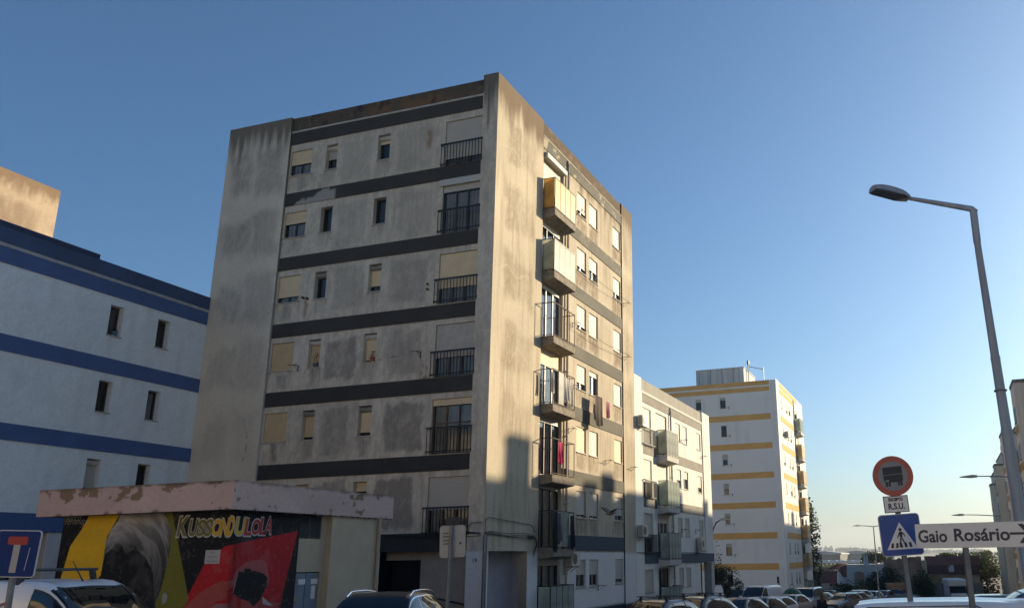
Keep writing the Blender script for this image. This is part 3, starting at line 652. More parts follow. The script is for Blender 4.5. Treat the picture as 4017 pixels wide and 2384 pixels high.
F2.put('cornice', MB().bbox(43.36, 55.88, -0.06, 0.1, 11.14, 11.26, 0.01).mesh('cornice', mat('white_cornice', (0.66, 0.64, 0.57), 0.9, var=0.15)), 0, -0.05, 0)
b = MB(); b.box(-26, -15.2, 42.2, 57.5, -2.5, 11.4); b.box(-26, -14.7, 57.55, 57.84, 2.3, 11.9); b.box(-26, -16.0, 57.5, 57.84, -2.5, 2.3)
new_obj('core', b.mesh('core', M_DARK), B2, -B2.location)
new_obj('end_wall', MB().box(-26, -14.47, 57.855, 57.88, 2.3, 11.95).mesh('end_wall', mat('white_end_wall', (0.82, 0.78, 0.70), 0.9, var=0.08, vscale=0.6)), B2, -B2.location)  # out-of-view gable, added white so sunlight bounces to the block beyond
new_obj('roof', MB().box(-26, -14.9, 42.2, 57.5, 11.41, 11.5).mesh('roof', M_ROOF), B2, -B2.location)
for k, zt in enumerate(Z2):
    if k < 3:
        window(F2, 43.40, 44.98, zt-2.05, zt, -0.05, 0.14, (0.98, 0.6, 0.62)[k], M_SH_WHITE, M_FR_ALU, 1, sill=False, name='french_window')
        railing(F2, 43.28, 45.2, zt-2.05, zt-1.08, -0.03, n=15, depth=0.14)
    else: window(F2, 43.40, 44.98, zt-1.15, zt, -0.05, 0.14, 1.0, M_SH_WHITE, M_FR_ALU, 1)
    window(F2, 45.85, 47.95, zt-2.3, zt+0.04, -0.05, 0.16, (0.42, 0.5, 0.2, 0.0)[k], M_SH_WHITE, M_FR_WHITE if k < 3 else M_FR_DARK, 2, sill=False, name='balcony_door')
    window(F2, 49.74, 50.74, zt-1.06, zt, -0.05, 0.14, (1, 0.58, 1, 1)[k], M_SH_WHITE, M_FR_ALU, 1)
    window(F2, 51.22, 52.28, zt-1.06, zt, -0.05, 0.14, (1, 0.42, 1, 1)[k], M_SH_WHITE, M_FR_ALU, 1)
    if k < 3: window(F2, 54.50, 55.56, zt-1.06, zt, -0.05, 0.14, (1, 0.7, 1)[k], M_SH_WHITE, M_FR_ALU, 1)
    zf = 7.78+0.27-2.78*k
    balcony(F2, 46.05, 48.35, zf, -0.05, 0.57, zf+1.42, M_CONC_W if k < 2 else M_CONC_W, [0, 1, 2, 3, 'S', 'F'], M_FROST if k == 0 else M_FROST_G, M_FR_DARK)
pipe(F2, 48.5, 0.04, -2, 11.1, 0.055)
for s, z in ((50.3, 4.2), (53.4, 4.25), (50.9, 9.5), (55.6, 9.0)): bracket(F2, s, 0.0, z, L=0.7)
F2.put('cable', MB().tube([(42.1, -0.05, 2.9), (43.4, -0.05, 2.88), (50, -0.05, 2.92), (55.5, -0.05, 2.87)], 0.016, 5).mesh('cable', M_CABLE), 0, 0, 0)

# ================================================================== 3. white block with ochre bands
YX, YY = -13.66, 81.7
B3 = thing('apartment_building', 'tall white apartment block with ochre bands and a rooftop lift house', 'building', (-21.0, 90.0, -3.0))
F3 = Fac(B3, 0.0, 0, YY); F3r = Fac(B3, math.pi/2, YX, 0)
OC = (0.76, 0.43, 0.14)
def col_b3(s, z):
    n = len(s); c = np.tile(np.array((0.86, 0.835, 0.78))[None, :], (n, 1))*(0.93+0.1*fbm(s*0.5, z*0.5, 121))[:, None]
    return blend(c, (0.62, 0.60, 0.56), np.clip((fbm(s*4, z*0.3, 125)-0.6)*2, 0, 0.4))
def col_oc(s, z): return np.tile(np.array(OC)[None, :], (len(s), 1))*(0.85+0.3*fbm(s*1.5, z*3, 127))[:, None]
Z3 = [17.55-2.747*k for k in range(7)]
h3 = []
for k, zt in enumerate(Z3):
    h3.append((-19.20, -18.66, zt-1.05, zt, 0.12))
    if k == 0: h3.append((-21.65, -21.1, zt-1.05, zt, 0.12))
F3.put('wall', panel_mesh('wall', -27.5, YX, -4.0, 18.95, h3, 0, 0.12, 0.35, col_b3, M_PLASTER), 0, 0, 0)
for k in range(8):
    zb = 17.93-2.747*(k-1) if k > 0 else 18.53
    F3.put('band', panel_mesh('band', -27.4, -14.32, zb, zb+(0.56 if k > 1 else 0.42), [], 0.04, 0, 0.5, col_oc, M_BAND), 0, 0.03, 0)
for k, zt in enumerate(Z3):
    window(F3, -19.20, -18.66, zt-1.05, zt, 0, 0.12, (0.25, 0.0, 0.5, 0.45, 0.3, 0.3, 0.0)[k], M_SH_WHITE, M_FR_DARK if k in (0, 1, 5, 6) else M_FR_WHITE, 0 if k != 6 else 1)
    if k == 0: window(F3, -21.65, -21.1, zt-1.05, zt, 0, 0.12, 0.3, M_SH_WHITE, M_FR_DARK, 0)
    if k < 6: bracket(F3, -18.35, 0.0, zt-1.0, L=0.4)
h3r = []
for zt in Z3: h3r += [(83.9, 84.75, zt-1.02, zt, 0.12), (87.0, 87.85, zt-1.02, zt, 0.12), (88.7, 89.6, zt-1.02, zt, 0.12), (92.2, 94.2, zt-2.2, zt, 0.14)]
F3r.put('wall', panel_mesh('wall', YY, 98.4, -4.0, 19.05, h3r, 0, 0.12, 0.3, col_b3, M_PLASTER), 0, 0.004, 0)
for k in range(8):
    zb = 17.93-2.747*(k-1) if k > 0 else 18.53
    F3r.put('band', panel_mesh('band', 83.4, 94.2 if k == 0 else 91.6, zb, zb+(0.56 if k > 1 else 0.42), [], 0.04, 0, 0.5, col_oc, M_BAND), 0, 0.03, 0)
for k, zt in enumerate(Z3):
    for j, (q0, q1) in enumerate(((83.9, 84.75), (87.0, 87.85), (88.7, 89.6))):
        window(F3r, q0, q1, zt-1.02, zt, 0, 0.12, random.choice((0.75, 0.9, 1.0, 0.55)), M_SH_WHITE, M_FR_DARK, 0)
    window(F3r, 92.2, 94.2, zt-2.2, zt, 0, 0.14, random.choice((0.1, 0.35)), M_SH_WHITE, M_FR_DARK, 1, sill=False, name='balcony_door')
    zf = zt-2.35; balcony(F3r, 92.1, 94.4, zf, 0.0, 0.62, zf+1.42, M_CONC_W, [0, 1, 2, 3, 'S', 'F'], M_CREAMP if 0 < k < 6 else M_FROST_G, M_FR_DARK)
pipe(F3r, 91.8, 0.05, -3, 18.6, 0.06)
b = MB(); b.box(-27.4, -14.4, 82.3, 98.2, -4, 18.6); b.box(-27.4, YX-0.01, 98.15, 98.38, -4, 18.9); new_obj('core', b.mesh('core', M_DARK), B3, -B3.location)
lh = MB(); lh.box(-22.6, -17.6, 86.0, 92.0, 18.6, 21.3); lh.box(-22.65, -17.55, 85.95, 92.05, 21.3, 21.4)
lho = new_obj('lift_house', lh.mesh('lift_house', mat('lift_house_wall', (0.66, 0.66, 0.64), 0.9, var=0.35, vscale=2, streak=True)), B3, -B3.location)
for x in (-22.3, -21.1, -19.9, -18.7): new_obj('panel_joint', MB().box(x-0.015, x+0.015, 85.97, 86.0, 18.6, 21.3).mesh('panel_joint', M_ROOF), B3, -B3.location)
am = MB(); am.tube([(-17.4, 87.5, 18.9), (-17.4, 87.5, 22.4)], 0.05, 6); am.tube([(-17.4, 87.5, 21.7), (-16.2, 89.5, 21.7)], 0.04, 5); am.tube([(-16.2, 89.5, 18.9), (-16.2, 89.5, 21.9)], 0.05, 5); am.box(-17.5, -17.3, 87.4, 87.6, 21.9, 22.3)
am.tube([(-22.75, 86.5, 18.9), (-22.75, 86.5, 21.7)], 0.03, 5)
new_obj('antenna', am.mesh('antenna', M_ZINC), B3, -B3.location)

# ================================================================== 4. white block with blue bands
B4 = thing('apartment_building', 'white apartment block with dark blue bands at the left edge', 'building', (-33.5, 18.0, 0.2))
F4 = Fac(B4, math.pi/2, -27.4, 0)
def col_b4(s, z):
    n = len(s); c = np.tile(np.array((0.80, 0.84, 0.84))[None, :], (n, 1))*(0.9+0.16*fbm(s*0.6, z*0.4, 131))[:, None]
    c = blend(c, (0.60, 0.60, 0.57), np.clip((fbm(s*7, z*0.3, 135)-0.55)*2.2, 0, 0.5)); return c*(0.93+0.14*fbm(s*9, z*9, 136, 2))[:, None]
def col_bl(s, z): return np.tile(np.array((0.075, 0.13, 0.29))[None, :], (len(s), 1))*(0.8+0.4*fbm(s*1.5, z*3, 137))[:, None]
def col_bl_top(s, z): return np.tile(np.array((0.052, 0.090, 0.185))[None, :], (len(s), 1))*(0.75+0.5*fbm(s*1.5, z*2, 139))[:, None]
Z4 = [11.67, 8.93, 6.21]
h4 = []
for zt in Z4: h4 += [(22.17, 22.72, zt-1.09, zt, 0.30), (24.22, 24.78, zt-1.09, zt, 0.30), (13.2, 14.3, zt-1.09, zt, 0.2)]
F4.put('wall', panel_mesh('wall', 8.0, 26.85, 4.3, 12.55, h4, 0, 0.3, 0.22, col_b4, M_PLASTER), 0, 0, 0)
F4.put('parapet', panel_mesh('parapet', 8.0, 26.9, 12.62, 13.13, [], 0.3, 0, 0.22, col_bl_top, M_BAND), 0, 0.06, 0)
F4.put('parapet_cap', MB().bbox(8.0, 21.4, -0.08, 0.25, 13.132, 13.30, 0.015).mesh('parapet_cap', mat('blue_cap', (0.022, 0.045, 0.12), 0.85, var=0.4)), 0, 0, 0)
F4.put('cornice', MB().bbox(8.0, 26.88, -0.045, 0.1, 12.50, 12.618, 0.01).mesh('cornice', mat('grey_cornice', (0.45, 0.46, 0.46), 0.9, var=0.3)), 0, 0.0, 0)
for zb, ht in ((11.98, 0.51), (9.21, 0.53), (6.48, 0.52), (3.74, 0.56)):
    F4.put('band', panel_mesh('band', 8.0, 26.82 if zb > 4 else 22.6, zb, zb+ht, [], 0.05, 0, 0.25, col_bl, M_BAND), 0, 0.035, 0)
for k, zt in enumerate(Z4):
    window(F4, 22.17, 22.72, zt-1.09, zt, 0, 0.30, (0, 0, 0.9)[k], M_SH_WHITE, (M_FR_BROWN, M_FR_DARK, M_FR_DARK)[k], 0, curtain=(M_CURT_G, None, None)[k], box=(None, None, M_BOX)[k])
    window(F4, 24.22, 24.78, zt-1.09, zt, 0, 0.30, 0.0, M_SH_WHITE, M_FR_DARK, 0, curtain=(None, M_CURT, None)[k])
    window(F4, 13.2, 14.3, zt-1.09, zt, 0, 0.2, 0.5, M_SH_WHITE, M_FR_DARK, 1)
for y in (10.0, 14.6, 18.4, 21.5): new_obj('pillar', MB().bbox(-27.9, -27.42, y-0.28, y+0.28, 0, 3.74, 0.02).mesh('pillar', mat('pillar_paint', (0.54, 0.55, 0.57), 0.9, var=0.15)), B4, -B4.location)
b = MB(); b.box(-38.5, -28.0, 8.2, 26.5, 4.3, 12.7); b.box(-38.5, -31.5, 8.2, 26.5, 0, 4.3); b.box(-38.6, -27.5, 8.0, 8.19, 4.3, 13.0)
new_obj('core', b.mesh('core', M_DARK), B4, -B4.location)
new_obj('arcade_ceiling', MB().box(-31.5, -27.45, 8.2, 26.4, 4.2, 4.29).mesh('arcade_ceiling', M_CONC), B4, -B4.location)

# ================================================================== 5. brown stained tower behind it
B5 = thing('apartment_building', 'sunlit brown stained block rising behind the blue banded block', 'building', (-44.5, 23.0, 0))
F5 = Fac(B5, math.pi/2, -40.2, 0)
def col_b5(s, z):
    n = len(s); c = np.tile(np.array((0.46, 0.36, 0.26))[None, :], (n, 1))*(0.6+0.45*fbm(s*1.2, z*1.2, 141)+0.35*fbm(s*9, z*2.5, 142))[:, None]
    c = blend(c, (0.20, 0.13, 0.08), np.clip(sst(20.0, 20.7, z+0.9*(fbm(s*6, z*1.5, 143)-0.3))*0.85, 0, 0.9))
    return blend(c, (0.23, 0.165, 0.115), np.clip(rect(s+0.3*fbm(s, z, 147), z+0.3*fbm(s, z, 149), 24.0, 28.0, 18.3, 19.6, 0.3)*fbm(s*3, z*1.2, 145)*1.2, 0, 0.7))
F5.put('wall', panel_mesh('wall', 17.0, 28.8, 0, 20.82, [], 0.4, 0, 0.08, col_b5, M_PLASTER), 0, 0, 0)
new_obj('core', MB().box(-49, -40.25, 17, 28.7, 0, 20.6).mesh('core', M_CONC), B5, -B5.location)

# ================================================================== 6. row of beige blocks across the street
M_BEIGE = mat('beige_render', (0.86, 0.73, 0.55), 0.92, var=0.22, vscale=1.2, streak=True)
M_PINKB = mat('pinkish_render', (0.85, 0.71, 0.57), 0.92, var=0.2, vscale=1.2, streak=True)
M_OCHRE = mat('ochre_render', (0.50, 0.30, 0.08), 0.9, var=0.2)
rows = [('row_building', 'pinkish beige block at the right edge behind the tall lamp post', 6.25, 70.0, 26.0, 92.0, 15.58, 15.15, M_PINKB),  # near part runs on unseen, lengthened to shade the hut and cars
        ('row_building', 'beige block with ochre bay, second from the right edge', 6.6, 93.0, 92.3, 117.0, 15.4, 14.1, M_PINKB),
        ('row_building', 'beige block stepping down behind the street lamps', 7.1, 118.0, 117.3, 138.0, 15.3, 13.3, M_BEIGE),
        ('row_building', 'farthest cream block of the row on the right', 7.5, 139.5, 138.3, 156.0, 14.5, 12.4, M_BEIGE)]
for i, (nm, lab, bx, by, y0, y1, zt, zbay, m) in enumerate(rows):
    g0 = ground(8, (y0+y1)/2)-1
    rb = thing(nm, lab, 'building', (12, (y0+y1)/2, g0), group='row of beige blocks on the right')
    L = lambda b, n, mm: new_obj(n, b.mesh(n, mm), rb, -rb.location)
    L(MB().box(8.6, 20, y0, y1, g0, zt), 'wall', m)
    L(MB().box(8.5, 20.1, y0-0.05, y1+0.05, zt+0.002, zt+0.14), 'roof', M_CONC)
    L(MB().box(bx, 8.6, by, by+3.2, g0, zbay-0.25), 'bay', m)
    L(MB().bbox(bx-0.06, 8.6, by-0.06, by+3.26, zbay-0.248, zbay, 0.02), 'bay_cap', M_CONC)
    FB = Fac(rb, 0.0, 0, by); FS = Fac(rb, -math.pi/2, bx, 0)
    zz = zbay-1.9
    while zz > g0+1.5:
        # window in the bay side that faces the street and in its end
        def wn(F, s, z, w=0.9, h=1.15):
            o = F.put('window', frame_mesh(w, h, 1, M_FR_ALU), s, 0.02, z-h)
            for q in (-w/4, w/4): F.put('pane', pane_mesh(w/2-0.1, h-0.1), s+q, 0.028, z-h+0.05, o)
            F.put('sill', cached(('rs', w), lambda: MB().box(-w/2-0.05, w/2+0.05, -0.1, 0.02, -0.06, 0).mesh('sill', M_SILL)), s, 0.0, z-h, o)
        wn(FB, bx+1.35, zz); wn(FS, -(by+1.6), zz, 1.3)
        L(MB().box(bx-0.03, bx, by+0.35, by+2.9, zz-2.0, zz-1.45), 'ochre_panel', M_OCHRE)
        L(MB().box(bx+0.95, bx+1.8, by-0.03, by, zz-2.2, zz-1.35), 'ochre_panel', M_OCHRE)
        zz -= 2.75
    # stair heads and chimneys on the roof: their shadows fall on the blocks opposite
    ch = {0: [(60.85, 62.5, 17.55), (68.15, 69.5, 16.4), (70.4, 71.7, 17.0), (82.7, 83.5, 16.9), (88.7, 89.3, 16.7), (34, 36, 17.0), (45, 46.2, 16.6)], 1: [(112.5, 113.4, 16.6)], 2: [(118, 119.2, 16.9), (127, 128, 16.5)], 3: [(143, 145, 15.4)]}[i]
    for (c0, c1, ct) in ch: L(MB().bbox(8.7, 9.15, c0, c1, zt+0.142, ct, 0.05), 'chimney', m)

# ================================================================== 7. cream blocks behind the camera, unseen, added for warm bounce and reflections
M_OPP = mat('cream_opposite_render', (0.62, 0.53, 0.41), 0.92, var=0.12, vscale=0.5)
for i, (x0, x1, zt) in enumerate(((-44, -17, 14.0), (-15, 14, 14.5))):
    ob = thing('apartment_building', ('unseen cream block added behind the camera for bounce, reflected in the white van', 'unseen cream block added behind the camera for warm bounce light')[i], 'building', ((x0+x1)/2, -24, 1.2), group='unseen blocks behind the camera')
    FO = Fac(ob, math.pi, 0, -18.0); L = lambda b, n, mm: new_obj(n, b.mesh(n, mm), ob, -ob.location)
    L(MB().box(x0, x1, -30, -18.0, 0.8, zt), 'wall', M_OPP); L(MB().box(x0-0.1, x1+0.1, -30.1, -17.9, zt+0.002, zt+0.3), 'roof', M_CONC)
    z = zt-2.0
    while z > 2:
        s = -x1+1.5
        while s < -x0-1.5:
            o = FO.put('window', frame_mesh(1.1, 1.2, 1, M_FR_ALU), s, 0.02, z-1.2); F_ = FO
            for q in (-0.26, 0.26): FO.put('pane', pane_mesh(0.46, 1.1), s+q, 0.028, z-1.15, o)
            s += 3.1
        L(MB().box(x0, x1, -17.99, -17.95, z-2.1, z-1.6), 'band', M_OCHRE); z -= 2.75
# ================================================================== 7. flat roofed substation with the mural
SY, SX = 15.35, -14.35                 # mural wall (faces the camera) and side wall (faces the street)
SB = thing('substation_hut', 'low flat roofed hut with pink fascia and a painted mural', 'hut', (-17.0, 18.0, 0.1))
FSa = Fac(SB, 0.0, 0, SY); FSb = Fac(SB, math.pi/2, SX, 0)
def zl(x, y): return on_y(x/2.501, 1800+y/2.501, SY)                     # points on the camera-side wall
def zm(x, y): return on_y(600+x/3.0657, 1900+y/3.0657, SY)
def zr(x, y): return on_x(600+x/3.0657, 1900+y/3.0657, SX)               # points on the street-side wall
def zs(x, y): return on_x(900+x/2.501, 1800+y/2.501, SX)
PL = lambda f, P: [((q := f(*p)).x, q.z) for p in P]
PR = lambda f, P: [((q := f(*p)).y, q.z) for p in P]
def inpoly(s, z, P):
    r = np.zeros(len(s), bool); n = len(P)
    for i in range(n):
        (x0, y0), (x1, y1) = P[i], P[(i+1) % n]
        if y0 == y1: continue
        c = ((y0 > z) != (y1 > z)) & (s < (x1-x0)*(z-y0)/(y1-y0)+x0); r ^= c
    return r
BLK = (0.010, 0.010, 0.011); RED = (0.46, 0.016, 0.02); YELW = (0.76, 0.44, 0.015); OLV = (0.17, 0.165, 0.022)
pY = PL(zl, [(910,490),(1210,490),(1110,650),(1050,760),(1030,850),(1015,1000),(1005,1110),(960,1170),(900,1500),(500,1500),(615,1100),(690,850),(800,690)])
pH = PL(zl, [(1205,480),(1550,480),(1625,560),(1685,700),(1665,900),(1625,1080),(1605,1180),(1560,1330),(1430,1560),(900,1560),(985,1150),(1018,950),(1035,820),(1095,680),(1160,600)])
pF = PL(zl, [(1030,930),(1090,880),(1160,905),(1195,850),(1225,930),(1330,880),(1425,960),(1500,1100),(1530,1560),(900,1560),(985,1150)])
pO = PL(zl, [(1560,480),(1685,490),(1850,1370),(1880,1560),(1400,1560),(1560,1330),(1605,1180),(1665,900),(1682,700),(1625,560)])
pRl = PL(zm, [(1000,710),(880,735),(790,800),(620,950),(420,1330),(420,1400),(300,1560),(1000,1560)])
pArm = PL(zm, [(300,1560),(480,1370),(600,1270),(740,1190),(850,1148),(870,1165),(900,1155),(940,1135),(1000,1140),(990,1230),(900,1265),(880,1370),(760,1400),(600,1560)])
pShl = PL(zm, [(650,1500),(760,1430),(850,1425),(1000,1440),(1000,1560),(600,1560)])
def head_px(s, z):     # back from wall to a 0..1 frame over the wrapped head
    a = zl(1000, 1400); b = zl(1700, 500); return (s-a.x)/(b.x-a.x), (z-a.z)/(b.z-a.z)
def col_mural_l(s, z):
    n = len(s); c = np.tile(np.array(BLK)[None, :], (n, 1)); g = fbm(s*3, z*3, 151)
    def put(P, col, k=1.0):
        nonlocal c; m = inpoly(s, z, P); c[m] = np.array(col)*((0.88+0.24*g[m])[:, None])*k
    put(pY, YELW); put(pO, OLV)
    m = inpoly(s, z, pH); u, v = head_px(s, z); r = np.hypot((u-0.25)*0.9, v-0.42); th = np.arctan2(v-0.42, u-0.25)
    rd = fbm(r*11+0.9*np.sin(th*1.7), th*1.1+4, 153, 4); fold = np.clip(1-np.abs(2*rd-1)*2.6, 0, 1); dkf = sst(0.55, 0.75, fbm(r*9+3, th*0.9+9, 154, 3)); lum = (0.06+0.22*sst(0.5, 1.0, v)*(1-0.55*u)+0.15*fold*sst(0.12, 0.35, r))*(1-0.55*dkf)
    lum *= (0.45+0.75*sst(0.15, 0.8, v)); c[m] = (np.stack([lum, lum*0.97, lum*0.95], 1))[m]
    m = inpoly(s, z, pF); f = 0.010+0.035*np.clip(fbm(u*5, v*6, 155)-0.52, 0, 1)*sst(0.3, 0.8, u)*4; c[m] = np.stack([f, f, f], 1)[m]
    d = zl(1612, 1362); m = np.hypot((s-d.x)/0.07, (z-d.z)/0.12)+0.5*(fbm(s*14, z*14, 157)-0.5) < 1; c[m] = (0.32, 0.32, 0.29)
    put(pRl, RED); put(pArm, (0.40, 0.075, 0.062)); put(pShl, (0.33, 0.16, 0.15))
    ov = sst(0.60, 0.74, fbm(s*2.2, z*2.2, 158))*0.10+sst(0.66, 0.72, fbm(s*16, z*16, 159, 3))*0.12; c = blend(c, (0.30, 0.28, 0.26), ov)
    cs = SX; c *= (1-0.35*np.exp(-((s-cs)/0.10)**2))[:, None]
    return c
pRr = PR(zr, [(900,735),(1000,708),(1742,553),(1500,1560),(900,1560)])
pCap = PR(zr, [(965,1130),(985,1060),(1020,1010),(1100,940),(1200,905),(1310,900),(1370,950),(1390,1060),(1398,1150),(1370,1235),(1345,1090),(1230,1045),(1120,1015),(1020,1080),(960,1280)])
pBl = PR(zr, [(1030,1040),(1090,1045),(1100,1008),(1180,1010),(1190,1045),(1210,1030),(1330,1065),(1378,1120),(1365,1230),(1310,1330),(1280,1390),(1205,1465),(1150,1400),(1060,1370),(960,1310)])
pCol = PR(zr, [(1310,1340),(1440,1455),(1320,1430)]); pSh = PR(zr, [(900,1440),(1000,1335),(1010,1484),(1300,1400),(1510,1420),(1480,1560),(900,1560)])
pNk = PR(zr, [(1060,1365),(1150,1400),(1200,1460),(1300,1370),(1250,1484),(1180,1560),(1050,1500)])
pHand = PR(zr, [(900,1175),(960,1135),(1010,1140),(975,1180),(950,1230),(900,1250)])
pHi = PR(zr, [(960,1300),(985,1200),(1010,1100),(1030,1045),(1040,1060),(990,1290)])
def col_mural_r(s, z):
    n = len(s); c = np.tile(np.array(BLK)[None, :], (n, 1)); g = fbm(s*3, z*3, 161)
    for P, col in ((pRr, (0.40, 0.014, 0.018)), (pCap, (0.36, 0.085, 0.085)), (pSh, (0.34, 0.06, 0.055)), (pNk, (0.38, 0.07, 0.06)), (pHand, (0.42, 0.11, 0.09)), (pHi, (0.42, 0.34, 0.31)), (pBl, BLK), (pCol, (0.46, 0.42, 0.42))):
        m = inpoly(s, z, P); c[m] = np.array(col)*((0.85+0.3*g[m])[:, None])
    ov = sst(0.60, 0.74, fbm(s*2.2, z*2.2, 168))*0.10+sst(0.66, 0.72, fbm(s*16, z*16, 169, 3))*0.12; c = blend(c, (0.30, 0.28, 0.26), ov)
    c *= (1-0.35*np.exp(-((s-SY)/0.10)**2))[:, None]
    return c
M_MURAL = paint_mat('mural_paint', 0.75, 0.2, 0.16)
xl = zl(640, 520).x; ye = zs(690, 700).y; yend = zs(1440, 700).y; yrev = zs(955, 900).y
FSa.put('mural_wall', panel_mesh('mural_wall', xl, SX, 1.2, 3.9, [], 0, 0, 0.0125, col_mural_l, M_MURAL))
FSb.put('mural_wall', panel_mesh('mural_wall', SY, ye, 1.2, 3.9, [], 0, 0, 0.0125, col_mural_r, M_MURAL), 0, 0.002, 0)
FSa.put('plinth_wall', MB().box(xl, SX, 0.0, 0.2, 0.0, 1.2).mesh('plinth_wall', mat('black_wall_paint', (0.011, 0.011, 0.012), 0.8)))
FSb.put('plinth_wall', MB().box(SY+0.002, ye, 0.0, 0.2, 0.0, 1.2).mesh('plinth_wall', mat('red_wall_paint', (0.40, 0.014, 0.018), 0.8, var=0.2)), 0, 0.002, 0)
M_SAND = mat('sand_render', (0.47, 0.40, 0.285), 0.92, var=0.16, vscale=1.3, bump=0.3)
dt = zs(750, 1105).z; wt = zs(800, 560).z; wb = zs(800, 778).z; dy1 = zs(900, 1200).y; wy1 = zs(925, 650).y
FSb.put('wall', MB().box(ye, yrev, 0.0, 0.15, dt, wb).mesh('wall', M_SAND), 0, -0.06, 0)
FSb.put('wall', MB().box(dy1, yrev, 0.0, 0.15, 0, dt).box(wy1, yrev, 0, 0.15, wb, 3.85).mesh('wall', M_SAND), 0, -0.06, 0)
FSb.put('wall', MB().box(yrev, yend, 0.0, 0.4, 0, 3.85).mesh('wall', M_SAND), 0, 0.10, 0)
FSb.put('downpipe', MB().tube([(yend-0.08, -0.05, 0), (yend-0.08, -0.05, 3.8)], 0.045, 8).mesh('downpipe', mat('sandy_pipe', (0.36, 0.31, 0.23), 0.7)), 0, 0.10, 0)
# vent louvre above the door, two blue steel doors
lv = FSb.put('louvre', MB().box(ye+0.02, wy1, 0.06, 0.09, wb, wt).box((ye+wy1)/2-0.02, (ye+wy1)/2+0.02, 0.0, 0.06, wb, wt).mesh('louvre', M_ROOF), 0, -0.06, 0)
nsl = 12
slat = cached('slat', lambda: MB().add([(ye+0.02, 0.05, 0), (wy1, 0.05, 0), (wy1, 0.0, -0.03), (ye+0.02, 0.0, -0.03), (ye+0.02, 0.05, 0.008), (wy1, 0.05, 0.008), (wy1, 0.0, -0.022), (ye+0.02, 0.0, -0.022)], [(0,1,2,3),(4,7,6,5),(2,3,7,6),(0,1,5,4)]).mesh('slat', mat('louvre_grey', (0.11, 0.115, 0.12), 0.6, metal=0.4, var=0.2)))
for i in range(nsl): FSb.put('slat', slat, 0, -0.06, wb+0.03+(wt-wb)*(i+0.5)/nsl, lv)
M_BDOOR = mat('blue_steel_door', (0.17, 0.225, 0.28), 0.55, var=0.25, vscale=2.5, metal=0.1)
mid = (ye+dy1)/2
for q0, q1 in ((ye+0.03, mid-0.01), (mid+0.01, dy1-0.02)):
    dd = MB(); dd.bbox(q0, q1, 0.0, 0.05, 0.1, dt-0.02, 0.01)
    do = FSb.put('door', dd.mesh('door', M_BDOOR), 0, -0.09, 0)
    FSb.put('notice', MB().box(q0+0.18, q0+0.42, -0.004, 0.0, dt-0.28, dt-0.16).mesh('notice', M_FR_WHITE), 0, -0.088, 0, do)
FSb.put('notice', MB().box(mid+0.22, mid+0.36, -0.004, 0.0, dt-0.62, dt-0.32).mesh('notice', M_FR_WHITE), 0, -0.086, 0)
for t_, ds in (('A', 0.0), ("'", 0.1)): FSb.put('lettering', text_mesh(t_, 0.26, mat('dull_yellow_paint', (0.35, 0.30, 0.12), 0.7)), ye+0.13+ds, -0.08, dt-0.62)
# fascia slab with peeling pink paint
PINK = (0.56, 0.415, 0.37)
def col_fascia(seed):
    def f(s, z):
        n = len(s); c = np.tile(np.array(PINK)[None, :], (n, 1))*(0.82+0.32*fbm(s*0.9, z*1.5, seed))[:, None]
        zz = (z-3.75)/0.61; pe = fbm(s*1.7, z*2.6, seed+3)+0.10*(zz-0.6)+0.10*(fbm(s*9, z*9, seed+7)-0.5)
        c = blend(c, (0.22, 0.15, 0.085), (pe > 0.66).astype(float)*0.9)
        c = blend(c, (0.44, 0.34, 0.33), ((pe > 0.645) & (pe <= 0.66)).astype(float)*0.6)
        c = blend(c, (0.10, 0.075, 0.06), sst(0.86, 1.02, zz+0.16*(fbm(s*5, z*0+1, seed+9)-0.5))*0.7)
        ed = sst(0.62, 0.7, fbm(s*6, z*3, seed+11))*(1-sst(0.0, 0.14, zz)); return blend(c, (0.05, 0.04, 0.035), ed*0.8)
    return f
fx0 = -19.85; fx1 = -14.19; fy0 = 15.0; fy1 = 20.85
FSa.put('fascia', panel_mesh('fascia', fx0, fx1, 3.75, 4.36, [], 0.0, 0, 0.03, col_fascia(171), M_PLASTER), 0, SY-fy0, 0)
FSb.put('fascia', panel_mesh('fascia', fy0, fy1, 3.75, 4.36, [], 0.0, 0, 0.03, col_fascia(181), M_PLASTER), 0, fx1-SX, 0)
new_obj('roof_slab', MB().box(fx0+0.004, fx1-0.004, fy0+0.004, fy1, 3.753, 4.34).mesh('roof_slab', M_CONC), SB, -SB.location)
b = MB(); b.box(xl, SX-0.45, SY+0.21, 20.3, 0, 3.75); new_obj('core', b.mesh('core', M_SAND), SB, -SB.location)
# torn paint edge hanging under the fascia
rg = random.Random(5); b = MB()
for i in range(60):
    s = rg.uniform(fy0+0.05, fy1-0.1); w = rg.uniform(0.04, 0.16); h = rg.uniform(0.01, 0.05)
    b.add([(s, -0.004, 3.753), (s+w, -0.004, 3.753), (s+w*0.6, -0.006, 3.753-h), (s+w*0.2, -0.006, 3.753-h*0.6)], [(0, 3, 2, 1)])
FSb.put('torn_paint', b.mesh('torn_paint', mat('torn_paint', (0.05, 0.04, 0.035), 0.9)), 0, fx1-SX, 0)
